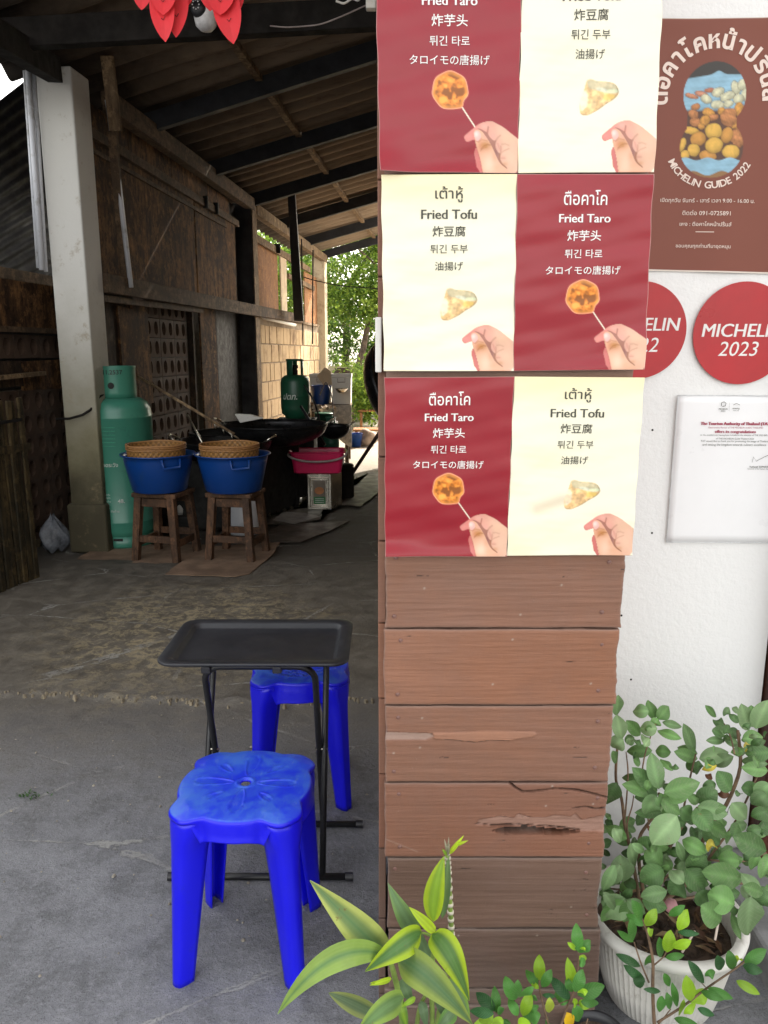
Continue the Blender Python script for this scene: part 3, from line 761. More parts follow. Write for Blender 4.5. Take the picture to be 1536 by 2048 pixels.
cable('wire', [atY(540, 52, 4.8), atY(575, 55, 4.8), atY(640, 50, 4.8), atY(690, 30, 4.8), atY(742, 6, 4.8)], .004, 'grey_plastic', 'pale loose wire hanging under the roof beside the posters')
cable('wire', [atY(672, 2, 4.7), atY(688, 8, 4.7), atY(705, -4, 4.7), atY(716, 2, 4.7), atY(722, -6, 4.7)], .006, 'crate_white', 'short tangled white wire end at the very top edge')
m = MB(); m.beam(atY(742, -25, 4.6), atY(742, 20, 4.6), .055, .05, up=Vector((0, -1, 0))); tag(m.build('junction_box', 'crate_white', bevel=.006), 'small white electrical box under the roof beside the top posters', 'junction box')

# ------------------------------------------------------------------ white house at the right
house = thing('white_house', 'white rendered house front carrying the round red stickers and certificate', 'house', (1.5, 2.0, 0))
HY = 2.0
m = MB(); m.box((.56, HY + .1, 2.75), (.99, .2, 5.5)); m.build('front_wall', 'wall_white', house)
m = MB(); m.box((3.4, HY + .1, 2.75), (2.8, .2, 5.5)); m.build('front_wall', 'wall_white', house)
m = MB(); m.box((1.53, HY + .1, 4.0), (.94, .2, 3.0)); m.build('front_wall', 'wall_white', house)
m = MB(); m.box((1.11, HY + .06, 1.25), (.10, .24, 2.5)); m.build('door_frame', 'door_wood', house, bevel=.004)
m = MB(); m.box((1.56, HY + .12, 1.25), (.80, .05, 2.5)); m.build('door', 'door_wood', house, bevel=.004)
sw = MB(); a = Vector((.16, HY + .2, 0)); b = a + AD * 9.9
sw.prism([a, a + AN * .2, b + AN * .2, b], (0, 0, 5.5)); sw.build('side_wall', 'side_render', house)
bw = MB(); bw.prism([b + AN * .2, b + AN * 4.5, b + AN * 4.5 - AD * .2, b + AN * .2 - AD * .2], (0, 0, 5.5)); bw.build('rear_wall', 'wall_white', house)
m = MB(); m.prism([(-.1, HY - .5, 5.5), (5.2, HY - .5, 5.5), (6.2, HY + 10.3, 5.5), (.9, HY + 10.3, 5.5)], (0, 0, .12)); m.build('roof_slab', 'rafter', house)
# step of rough concrete beside the door
m = MB(); xs = np.linspace(.93, 2.6, 40); 
m.prism([(.935, 2.0, -.01), (.91, 1.45, -.01), (.80, 1.18, -.01), (2.6, 1.1, -.01), (2.6, 2.0, -.01)], (0, 0, .10))
structure(m.build('step', simple('grey_step_concrete', (.20, .20, .20), .9, 0, .3, 8, .6, 50, .006), bevel=.012))
# ------------------------------------------------------------------ boarded column
CY = 1.45
colm = thing('boarded_column', 'column clad in reddish brown painted boards, lower half bare and split', 'column', (.24, CY, 0))
CX0, CX1 = .0, .466
zl = [atY(900, y, CY).z for y in (1110, 1257, 1411, 1565, 1716, 1858, 1978, 2010)]
levels = [zl[7], zl[6], zl[5], zl[4], zl[3], zl[2], zl[1], zl[0] + .02]
while levels[-1] < 2.75: levels.append(levels[-1] + .168)
levels = [-.01] + levels
bcol = [(.16, .10, .078), (.16, .10, .078), (.165, .10, .078), (.185, .108, .08), (.265, .118, .074), (.285, .135, .086), (.335, .15, .088), (.285, .138, .09)]
def pxXZ(p): q = atY(p[0], p[1], CY); return (q.x, q.z)
crackA = [pxXZ(p) for p in [(1019, 1566), (1032, 1576), (1045, 1584), (1062, 1583), (1090, 1580), (1110, 1577), (1150, 1580), (1180, 1586), (1214, 1595)]]
flap = [pxXZ(p) for p in [(866, 1466), (985, 1462), (1068, 1464), (1074, 1469), (1065, 1474), (1040, 1476), (1020, 1481), (980, 1480), (950, 1484), (915, 1480), (868, 1477)]]
peel = [pxXZ(p) for p in [(766, 1464), (862, 1467), (868, 1473), (850, 1480), (766, 1480)]]
hole = [pxXZ(p) for p in [(985, 1661), (1008, 1655), (1050, 1653), (1090, 1657), (1145, 1661), (1158, 1664), (1120, 1669), (1060, 1667), (1010, 1668)]]
rot = [pxXZ(p) for p in [(952, 1649), (958, 1640), (975, 1637), (1000, 1632), (1028, 1636), (1036, 1628), (1060, 1634), (1092, 1634), (1110, 1630), (1142, 1633), (1150, 1627), (1163, 1640), (1190, 1634), (1212, 1630), (1216, 1664), (1160, 1661), (1090, 1655), (1050, 1651), (1000, 1652)]]
crackB = [pxXZ(p) for p in [(1145, 1617), (1170, 1613), (1190, 1618), (1212, 1616)]]
crackC = [pxXZ(p) for p in [(948, 1647), (985, 1651), (1040, 1650), (1100, 1654), (1160, 1660)]]
scratch = [pxXZ(p) for p in [(770, 1678), (835, 1703)]]
def board(i, z0, z1, x0, x1, c, yoff, front=True):
    fine = levels[i] < 1.0
    nx, nz = (236, 84) if fine else (60, 8)
    g0 = .0016 + random.uniform(0, .0015)
    U, V = np.meshgrid(np.linspace(0, 1, nx), np.linspace(0, 1, nz), indexing='ij')
    X = x0 + U * (x1 - x0); Z = z0 + g0 + V * (z1 - z0 - 2 * g0)
    s = i * 11 + 3
    # wavy sawn ends and edges
    X = X + (U > .5) * (U - .5) * 2 * (.0035 * vnoise(Z * 40, Z * 0, s) + .002) + (U < .5) * (.5 - U) * 2 * .002 * vnoise(Z * 50, Z * 0, s + 1)
    Z = Z + (V - .5) * .0016 * vnoise(X * 22, X * 0, s + 2)
    H = .0006 * vnoise(X * 8, Z * 120, s + 3) + .0005 * vnoise(X * 14, Z * 420, s + 4) + .0012 * vnoise(X * 3, Z * 6, s + 5)
    C = np.ones(X.shape + (3,)) * np.array(c) * np.array((.88, .86, .82))
    tone = vnoise(X * 3.5, Z * 18, s + 6)[..., None]
    C = C * (1 + .08 * tone) + .012 * np.clip(vnoise(X * 5, Z * 8, s + 7), 0, 1)[..., None]
    ed = np.minimum(np.minimum(U * (x1 - x0), (1 - U) * (x1 - x0)), np.minimum(V, 1 - V) * (z1 - z0))
    H -= .0022 * np.exp(-ed / .0018)
    grey = np.array((.30, .24, .21))
    C = C * (1 - .5 * np.exp(-ed / .0016)[..., None]) + grey * .5 * np.exp(-ed / .0016)[..., None]
    if fine:
        def crack(pl, wd, dp):
            nonlocal H, C
            d = segdist(X, Z, pl) + .0007 * vnoise(X * 90, Z * 90, s + 8)
            k = np.exp(-np.clip(d / wd, 0, 9) ** 2)
            H -= dp * k; C = C * (1 - .9 * k[..., None])
        e = .002
        if i in (4, 5, 6):                       # boards 153 px tall each
            mfl = softmask(flap, X, Z, e); H += .0022 * mfl; C = C * (1 - .6 * mfl[..., None]) + np.array((.42, .20, .12)) * .6 * mfl[..., None]
            mp = softmask(peel, X, Z, e); H -= .004 * mp; C = C * (1 - .75 * mp[..., None]) + np.array((.42, .30, .25)) * .75 * mp[..., None]
            mr = softmask(rot, X, Z, e); H -= (.0035 + .0012 * vnoise(X * 30, Z * 160, 77)) * mr
            C = C * (1 - .6 * mr[..., None]) + np.array((.38, .23, .18)) * .6 * mr[..., None]
            mh = softmask(hole, X, Z, e); H -= .034 * mh
            inner = np.array((.22, .19, .17)) * np.clip(.15 + 1.1 * vnoise(X * 60, Z * 120, 5), .03, 1)[..., None]
            C = C * (1 - mh[..., None]) + inner * mh[..., None]
            crack(crackA, .0016, .010); crack(crackB, .0010, .005); crack(crackC, .0008, .004)
            crack([flap[-1], flap[-2], flap[-3], flap[-4], flap[-5]], .0007, .002)
            ds = segdist(X, Z, scratch); ks = np.exp(-(ds / .0012) ** 2)[..., None]; C = C * (1 - .5 * ks) + np.array((.45, .3, .24)) * .5 * ks
        r = np.random.default_rng(s)
        for _ in range(0 if z1 - z0 < .06 else 4 if c[0] > .2 else 9):              # small splits along the grain
            zc = r.uniform(z0 + .01, z1 - .01); side = r.random() < .7
            xa = x1 - r.uniform(.0, .14) if side else r.uniform(x0, x1); L = r.uniform(.01, .05)
            crack([(xa, zc), (xa + L * .3, zc + r.uniform(-.0015, .0015)), (xa + L * .7, zc + r.uniform(-.0015, .0015)), (xa + L, zc)], .00035, .0014)
        for _ in range(3):                               # paint flecks
            xc, zc = r.uniform(x0, x1), r.uniform(z0, z1)
            k = np.exp(-(((X - xc) ** 2 + (Z - zc) ** 2) / .0018 ** 2))[..., None]; C = C * (1 - k) + np.array((.5, .42, .36)) * k
    Yf = CY + yoff - H
    vs = np.stack([X.ravel(), Yf.ravel(), Z.ravel()], 1)
    m = MB(); m.add(vs.tolist(), ngrid(nx, nz), np.clip(C.reshape(-1, 3), 0, 1).tolist())
    # rim going back
    idx = [j for j in range(nz)] + [a * nz + nz - 1 for a in range(1, nx)] + [(nx - 1) * nz + j for j in range(nz - 2, -1, -1)] + [a * nz for a in range(nx - 2, 0, -1)]
    b0 = len(m.v); dk = tuple(np.array(c) * .8)
    for k in idx: m.v.append((vs[k][0], CY + .022, vs[k][2])); m.c.append(dk)
    n = len(idx)
    for k in range(n): m.f.append((idx[k], idx[(k + 1) % n], b0 + (k + 1) % n, b0 + k))
    o = m.build('board', 'board', colm, smooth=True, autos=50)
    return o
nail_me = None
for i in range(len(levels) - 1):
    c = bcol[min(i, len(bcol) - 1)]
    yo = random.uniform(-.0015, .0015)
    bo = board(i, levels[i], levels[i + 1], CX0 + random.uniform(.0, .004) + (.006 if i in (2, 3) else 0), CX1 + random.uniform(-.006, .005), c, yo)
    if levels[i] < 1.0 and i > 1:
        zm = levels[i]; h = levels[i + 1] - zm
        for (u, v) in [(.055, .15), (.06, .85), (.93, .2), (.94, .8)]:
            p = Vector((CX0 + u * (CX1 - CX0) + random.uniform(-.008, .008), CY + yo - .0007, zm + v * h))
            if nail_me is None:
                mb = MB(); mb.lathe([(0, .0016), (.0032, .0014), (.0044, 0), (.0046, -.001)], (0, 0, 0), 10)
                no = mb.build('nail', 'txt_dark', None, local=True, smooth=True); nail_me = no
                no.data.materials.clear(); no.data.materials.append(simple('painted_nail', (.20, .10, .08), .4, 0, .3, 50, 0))
            else: no = nail_me.copy(); col.objects.link(no)
            no.parent = bo; no.location = p - Vector(colm['_org']); no.rotation_euler = (R(90), 0, 0)
# side boards and core
m = MB(); m.box((.235, CY + .29, 1.37), (.44, .52, 2.76)); m.build('core', simple('dark_core_timber', (.05, .035, .03), .9), colm)
for i in range(len(levels) - 1):
    for xx, sgn in ((CX0 + .003, -1), (CX1 - .012, 1)):
        g = random.uniform(.002, .004); e = random.uniform(0, .004)
        m = MB(); m.box((xx + sgn * .006 + sgn * e * .3, CY + .286 + .004, (levels[i] + levels[i + 1]) / 2), (.016, .515 + e, levels[i + 1] - levels[i] - g))
        m.c = [tuple(np.array(bcol[min(i, 7)]) * .95)] * len(m.v); m.uc = True
        m.build('side_board', 'board', colm, bevel=.002)
m = MB(); m.box((.235, CY + .27, 2.80), (.52, .62, .05)); m.build('column_cap', 'dark_steel', colm)
# ------------------------------------------------------------------ printed posters
def lerp_c(C, m, c): return C * (1 - m[..., None]) + np.array(c) * m[..., None]
def hsh(X, Y, s): return vnoise(X, Y, s)
def blobs(X, Y, cx, cy, ext, w, n, seed):
    r = np.random.default_rng(seed); o = np.zeros(X.shape)
    for _ in range(n): o += r.choice((-1, 1)) * np.exp(-((X - cx - r.uniform(-ext, ext)) ** 2 + (Y - cy - r.uniform(-ext, ext)) ** 2) / (w * r.uniform(.7, 1.3)) ** 2)
    return o
def hand_print(C, X, Y, ox, oy):               # X, Y in poster units of 265 x 395
    tr = lambda pts: [(265 - (1371 - x) * .088 + ox, 396 - (1382 - y) * .088 + oy) for x, y in pts]
    def ell(cx, cy, rx, ry, col_, a, base):
        nonlocal C
        (px, py), = tr([(cx, cy)]); k = np.exp(-(((X - px) / (rx * .088)) ** 2 + ((Y - py) / (ry * .088)) ** 2)) * a * base; C = lerp_c(C, k, col_)
    def line(pts, w, a, base, c=(.34, .11, .07)):
        nonlocal C
        d = segdist(X, Y, tr(pts)); C = lerp_c(C, np.exp(-(d / w) ** 2) * a * base, c)
    mid = softmask(smoothpoly(tr([(450, 815), (490, 880), (535, 1040), (570, 1200), (610, 1390), (560, 1390), (500, 1275), (470, 1250), (455, 1130), (425, 1020), (412, 930)]), 1), X, Y, 1.2)
    C = lerp_c(C, mid, (.66, .20, .18)); line([(490, 880), (535, 1040), (575, 1200), (612, 1390)], 1.0, .6, mid, (.35, .07, .06))
    out = smoothpoly(tr([(192, 640), (200, 590), (290, 515), (390, 435), (470, 368), (560, 318), (660, 290), (745, 272), (820, 285), (920, 335), (1050, 402), (1200, 525), (1300, 600), (1420, 700), (1420, 1420), (900, 1420), (700, 900), (480, 660), (390, 668), (300, 706), (245, 716)]), 1)
    mb = softmask(out, X, Y, 1.2)
    gx = np.clip((X - tr([(380, 0)])[0][0]) / 60, 0, 1)[..., None]
    cb = np.array((.78, .30, .26)) * (1 - gx) + np.array((.84, .57, .42)) * gx
    cb = cb * (1 + .05 * hsh(X / 8, Y / 8, 4)[..., None]); C = C * (1 - mb[..., None]) + cb * mb[..., None]
    ell(640, 380, 110, 70, (.86, .52, .43), .7, mb); ell(820, 600, 70, 70, (.84, .45, .38), .7, mb); ell(1150, 620, 160, 120, (.82, .60, .40), .5, mb)
    ell(920, 800, 60, 110, (.85, .50, .42), .6, mb); ell(1030, 1040, 70, 60, (.80, .42, .33), .6, mb); ell(1250, 1050, 130, 160, (.88, .64, .46), .6, mb)
    ell(1080, 1180, 70, 50, (.70, .36, .18), .6, mb); ell(1180, 1300, 130, 70, (.85, .52, .36), .5, mb); ell(290, 600, 70, 50, (.84, .36, .32), .6, mb)
    line([(195, 640), (245, 716), (300, 706), (388, 668)], 1.0, .5, mb, (.42, .08, .08))
    gap = softmask(smoothpoly(tr([(450, 425), (560, 436), (650, 490), (705, 520), (735, 590), (800, 665), (860, 690), (905, 650), (868, 750), (876, 850), (930, 930), (975, 950), (960, 1060), (1010, 1160), (1140, 1255), (1100, 1275), (980, 1200), (900, 1090), (800, 850), (700, 640), (600, 520), (520, 450)]), 1), X, Y, 1.6)
    C = lerp_c(C, gap * .80, (.33, .14, .10)); ell(890, 920, 50, 110, (.30, .13, .12), .8, np.maximum(gap, mb * .3))
    line([(720, 395), (712, 450), (700, 520)], 1.4, .75, mb); line([(880, 680), (925, 620), (975, 575)], 1.7, .55, mb, (.45, .22, .15))
    line([(985, 800), (995, 870), (975, 960)], 1.3, .5, mb, (.48, .2, .14)); line([(1000, 935), (1060, 890), (1160, 850)], 1.3, .4, mb, (.45, .2, .13)); line([(920, 740), (950, 830), (985, 900)], 1.5, .4, mb, (.6, .25, .18))
    line([(975, 960), (960, 1060), (1010, 1160), (1125, 1262)], 1.5, .8, mb, (.35, .15, .07)); line([(1010, 760), (1080, 750), (1160, 780)], 1.6, .25, mb); line([(990, 1050), (1080, 1050)], 1.8, .25, mb)
    line([(800, 285), (920, 335), (1050, 402), (1200, 525), (1330, 625)], 1.3, .35, mb, (.80, .36, .30))
    th = smoothpoly(tr([(398, 560), (408, 495), (440, 458), (520, 455), (600, 505), (655, 590), (705, 665), (785, 785), (855, 930), (935, 1100), (1010, 1195), (1125, 1268), (1240, 1420), (628, 1420), (600, 1330), (570, 1180), (540, 1040), (502, 930), (455, 800), (438, 710)]), 1)
    mt = softmask(th, X, Y, 1.2); C = lerp_c(C, mt, (.85, .53, .36))
    ell(740, 1180, 130, 190, (.92, .72, .54), .9, mt); ell(560, 800, 60, 110, (.80, .34, .22), .7, mt); ell(650, 780, 120, 95, (.58, .27, .07), .9, mt); ell(660, 590, 50, 70, (.82, .42, .34), .7, mt)
    ell(860, 1020, 60, 110, (.80, .42, .26), .5, mt); ell(920, 1240, 80, 60, (.84, .50, .32), .5, mt)
    line([(560, 860), (620, 800), (700, 765), (760, 775)], 1.2, .6, mt, (.38, .14, .04)); line([(545, 900), (600, 850), (680, 820)], 1.0, .45, mt, (.42, .16, .05)); line([(500, 720), (580, 665), (690, 690)], 1.2, .5, mt, (.48, .2, .06))
    line([(398, 560), (438, 710), (455, 800), (502, 930), (570, 1180), (600, 1330), (628, 1420)], 1.0, .55, mt, (.60, .18, .12))
    nl = softmask(smoothpoly(tr([(404, 570), (418, 505), (465, 474), (525, 490), (562, 560), (565, 625), (505, 695), (455, 690)]), 1), X, Y, 1.0)
    C = lerp_c(C, nl * .9, (.84, .56, .52)); ell(460, 550, 50, 60, (.95, .86, .80), .9, nl)
    line([(455, 700), (510, 700), (570, 630)], .9, .6, mt, (.55, .2, .15))
    hm = np.maximum(np.maximum(mb, mt), mid)[..., None]; return C * (1 - hm * np.array((.16, .26, .28)))
def stick_print(C, X, Y, p, q, w=1.5):
    d = segdist(X, Y, [p, q]); C = lerp_c(C, np.clip((w + 1.0 - d) / 1.0, 0, 1) * .35, (.25, .12, .08))
    return lerp_c(C, np.clip((w - d) / .8, 0, 1), (.86, .74, .60))
def taro_img(X, Y):
    C = np.ones(X.shape + (3,)) * np.array((.265, .008, .018))
    C *= (1 + .05 * hsh(X / 90, Y / 60, 41))[..., None]
    cx, cy, rr = 135, 243, 33.5
    ang = np.arctan2(Y - cy, X - cx); rad = np.hypot(X - cx, Y - cy)
    Rr = rr * (1 + .05 * np.abs(np.sin(ang)) + .02 * np.sin(7 * ang) + .10 * np.exp(-((ang - .95) / .16) ** 2) - .05 * np.exp(-((ang - .55) / .2) ** 2))
    C = stick_print(C, X, Y, (157, 273), (184, 312))
    m = np.clip((Rr - rad) / 1.3 + .5, 0, 1)
    n = blobs(X, Y, cx, cy, 38, 5.2, 90, 11) + .5 * blobs(X, Y, cx, cy, 38, 2.4, 260, 12)
    c = np.array((.70, .21, .022)) * (1 - .0 * n[..., None])
    c = c + np.clip(n, 0, 1)[..., None] * np.array((.10, .18, .04))
    c = c * (1 - .62 * np.clip(-n * 1.3, 0, 1)[..., None])
    rim = np.clip((rad - Rr * .74) / (Rr * .12), 0, 1)[..., None] * .75
    c = c * (1 - rim) + (np.array((.82, .30, .05)) * (1 + .12 * n)[..., None]) * rim
    rim = np.clip((rad - Rr * .93) / (Rr * .04), 0, 1)[..., None]; c = c * (1 - rim) + np.array((.90, .36, .20)) * rim
    c = np.clip(c, 0, .95)
    C = C * (1 - m[..., None]) + c * m[..., None]
    return hand_print(C, X, Y, 0, 0)
def tofu_img(X, Y):
    C = np.ones(X.shape + (3,)) * np.array((.82, .785, .62))
    top = np.clip(1 - Y / 85, 0, 1)[..., None]; C = C * (1 - .8 * top) + np.array((.82, .73, .42)) * .8 * top
    st = np.clip(hsh(X / 70, Y / 18, 52) - .15, 0, 1) * .5; C = lerp_c(C, st, (.84, .74, .46))
    tr = lambda pts: [(105 + x / 15.36, 212 + y / 15.36) for x, y in pts]
    body = smoothpoly(tr([(345, 220), (430, 178), (530, 190), (640, 240), (880, 248), (1020, 268), (1130, 288), (1220, 355), (1285, 450), (1308, 545), (1280, 640), (1180, 735), (1100, 792), (960, 865), (830, 965), (700, 1052), (520, 1142), (400, 1192), (280, 1197), (195, 1150), (165, 1040), (160, 900), (172, 760), (215, 670), (280, 480), (300, 400)]), 1)
    m = softmask(body, X, Y, 1.3)
    n = blobs(X, Y, 152, 258, 46, 5, 110, 31) + .8 * blobs(X, Y, 152, 258, 46, 2.2, 420, 32)
    c = np.array((.80, .52, .24)) * (1 + .16 * np.clip(n, -1.2, 1.2))[..., None]
    def pt(poly, col_, a, e=3.0):
        nonlocal c
        k = softmask(smoothpoly(tr(poly), 1), X, Y, e) * a; c = lerp_c(c, k, np.array(col_)) * (1 + .05 * k * n)[..., None] if False else lerp_c(c, k, col_)
    pt([(340, 220), (520, 185), (640, 240), (1130, 288), (1290, 450), (1305, 560), (1140, 590), (900, 560), (700, 500), (500, 470), (400, 390)], (.50, .46, .30), .85)
    pt([(640, 400), (880, 430), (1000, 520), (880, 560), (640, 480)], (.62, .66, .52), .7); pt([(900, 480), (1250, 450), (1290, 560), (1000, 590)], (.66, .72, .46), .7)
    pt([(860, 590), (1200, 600), (1200, 720), (960, 780), (850, 740)], (.80, .55, .14), .8); pt([(650, 500), (900, 560), (850, 760), (780, 620)], (.62, .40, .14), .7)
    pt([(150, 480), (410, 520), (380, 1000), (170, 1080)], (.88, .80, .62), .75, 5); pt([(520, 760), (640, 760), (640, 1000), (500, 1010)], (.58, .40, .22), .6, 4); pt([(280, 1000), (420, 960), (430, 1110), (290, 1110)], (.72, .42, .16), .6)
    c = c * (1 + .10 * np.clip(n, -1.2, 1.2))[..., None]
    d = segdist(X, Y, tr([(1210, 350), (1305, 545), (1180, 735), (960, 865), (700, 1052), (400, 1192), (200, 1155)])); c = c * (1 - .45 * np.exp(-(d / 1.9) ** 2)[..., None])
    C = C * (1 - m[..., None]) + c * m[..., None]
    nx, ny = 177, 313
    C = lerp_c(C, np.clip(3.2 - np.hypot(X - nx, (Y - ny) * .8), 0, 1), (.84, .8, .62))
    return hand_print(C, X, Y, -2, 0)
def quad_map(c4, wave, fy):
    A, B, Cc, D = c4                          # TL TR BR BL as (x, z)
    def f(u, v, layer=0.0):
        x = (A[0] * (1 - u) + B[0] * u) * (1 - v) + (D[0] * (1 - u) + Cc[0] * u) * v
        z = (A[1] * (1 - u) + B[1] * u) * (1 - v) + (D[1] * (1 - u) + Cc[1] * u) * v
        return x, fy - wave(u, v) - layer, z
    return f
def lettering(parent, fmap, W, H, body, width, cx, cy, mat, layer=.0006, bold=0.0, shear=0.0, name='lettering', height=None, warp=None):
    strike = bold >= .012
    q, f = fit_text(body, width, cx, -cy, 0.0 if strike else bold, shear, height)
    if len(q) == 0: return None
    u = q[:, 0] / W; v = -q[:, 1] / H
    x, y, z = fmap(u, v, layer)
    m = MB(); m.add(np.stack([x, y, z], 1).tolist(), f)
    if strike:
        e = width * .0052
        for ii, s_ in enumerate((-1, 1)):
            x, y, z = fmap(u + s_ * e / W, v, layer + .0001 * (ii + 1)); m.add(np.stack([x, y, z], 1).tolist(), f)
    return m.build(name, mat, parent)
def menu_poster(c4, kind, label, seed, curl, fy):
    r = np.random.default_rng(seed); ph = r.uniform(0, 6.28, 6)
    def wave(u, v):
        w = .0026 + .0009 * np.sin(v * 13 + ph[0] + u * 2) * (1 - .3 * u) + .0005 * np.sin(v * 31 + ph[1] - u * 3) * np.sin(u * 4 + ph[4]) + .00022 * np.sin(v * 57 + u * 9 + ph[5]) + .0008 * np.sin(u * 5 + ph[2])
        for (cu, cv, h, su, sv) in curl: w = w + h * np.exp(-((u - cu) / su) ** 2 - ((v - cv) / sv) ** 2)
        return w
    fmap = quad_map(c4, wave, fy)
    nx, ny = 166, 250
    U, V = np.meshgrid(np.linspace(0, 1, nx), np.linspace(0, 1, ny), indexing='ij')
    C = (taro_img if kind == 'taro' else tofu_img)(U * 265, V * 395)
    if kind == 'taro':
        ed = np.minimum(np.minimum(U, 1 - U) * 265, np.minimum(V, 1 - V) * 395); C = lerp_c(C, np.clip(1 - ed / 1.2, 0, 1) * .5, (.7, .5, .45))
    if seed == 6:                             # tea-coloured stain on the lowest cream poster
        dd = segdist(U * 265, V * 395, [(60, 288), (110, 268), (150, 262)]); C = lerp_c(C, np.exp(-(dd / 13) ** 2) * .30, (.5, .28, .14))
    x, y, z = fmap(U, V)
    x = x + .0008 * np.sin(V * 23 + ph[3]) * np.where(U > .5, 1, -1) * np.abs(U - .5) * 2
    cx_, cz_ = float(x.mean()), float(z.mean())
    t = thing('menu_poster', label, 'poster', (cx_, fy, cz_), group='menu posters on the boarded column')
    m = MB(); m.add(np.stack([x.ravel(), y.ravel(), z.ravel()], 1).tolist(), ngrid(nx, ny), np.clip(C.reshape(-1, 3), 0, 1).tolist())
    m.build('sheet', 'poster', t, smooth=True, solid=.0003, off=1)
    if kind == 'taro':
        L = [('ตือคาโค', .32, .115, 'txt_white', .006, .074), ('Fried Taro', .378, .217, 'txt_white', .014, None), ('炸芋头', .25, .303, 'txt_white', .008, None), ('튀긴 타로', .28, .394, 'txt_white', .004, None), ('タロイモの唐揚げ', .56, .478, 'txt_white', .003, None)]
    else:
        L = [('เต้าหู้', .205, .098, 'txt_dark', .006, .078), ('Fried Tofu', .41, .195, 'txt_dark', .012, None), ('炸豆腐', .245, .28, 'txt_dark', .008, None), ('튀긴 두부', .28, .368, 'txt_dark', .004, None), ('油揚げ', .212, .455, 'txt_dark', .004, None)]
    for body, wd, cy, mt, bold, ht in L:
        lettering(t, fmap, 265, 395, body, wd * 265, .505 * 265 if kind == 'taro' else .5 * 265, cy * 395, mt, .0011, bold, height=None if ht is None else ht * 395)
    return t
PY = 1.4405
def xz(px, py, Y=PY): q = atY(px, py, Y); return (q.x, q.z)
top_h = .345
def up(px_bottom, px_ref0):                    # top corner of the highest posters, outside the frame
    b = xz(*px_bottom); a = xz(*px_ref0); k = top_h / (a[1] - b[1]); return (b[0] + (a[0] - b[0]) * k, b[1] + top_h)
bl, bm_, br = (760, 346), (1035, 347), (1308, 345)
r1 = [up(bl, (752, 0)), up(bm_, (1043, 0)), up(br, (1322, 0))]
menu_poster([r1[0], r1[1], xz(*bm_), xz(*bl)], 'taro', 'red fried taro poster at top left, its lower corner curling up', 1, [(0, 1, .016, .16, .09), (.5, 1.02, .005, .4, .05)], PY)
menu_poster([r1[1], r1[2], xz(*br), xz(*bm_)], 'tofu', 'cream fried tofu poster at top right with heading cut by the frame', 2, [(1, .3, .004, .2, .5)], PY)
menu_poster([xz(762, 350), xz(1034, 349), xz(1026, 742), xz(768, 742)], 'tofu', 'cream fried tofu poster in the middle row beside the far trees', 3, [(.5, 1.02, .004, .5, .04)], PY)
menu_poster([xz(1034, 349), xz(1307, 349), xz(1287, 739), xz(1026, 742)], 'taro', 'red fried taro poster in the middle row overlapping a round sticker', 4, [(1, .9, .006, .2, .2), (.6, 1.0, .004, .5, .06)], PY)
menu_poster([xz(769, 755), xz(1028, 753), xz(1013, 1112), xz(770, 1110)], 'taro', 'red fried taro poster in the bottom row above the bare boards', 5, [(0, 1, .012, .3, .06), (.5, 1, .004, .5, .04)], PY)
menu_poster([xz(1028, 753), xz(1288, 755), xz(1262, 1109), xz(1013, 1111)], 'tofu', 'cream fried tofu poster in the bottom row with a brown stain', 6, [(1, 1, .004, .3, .2)], PY)
m = MB(); m.box((atY(757, 690, 1.47).x, 1.47, atY(757, 690, 1.47).z), (.012, .03, .10)); tag(m.build('wire_clip', 'crate_white', bevel=.002), 'small white plastic clip on the column\'s left edge', 'clip')

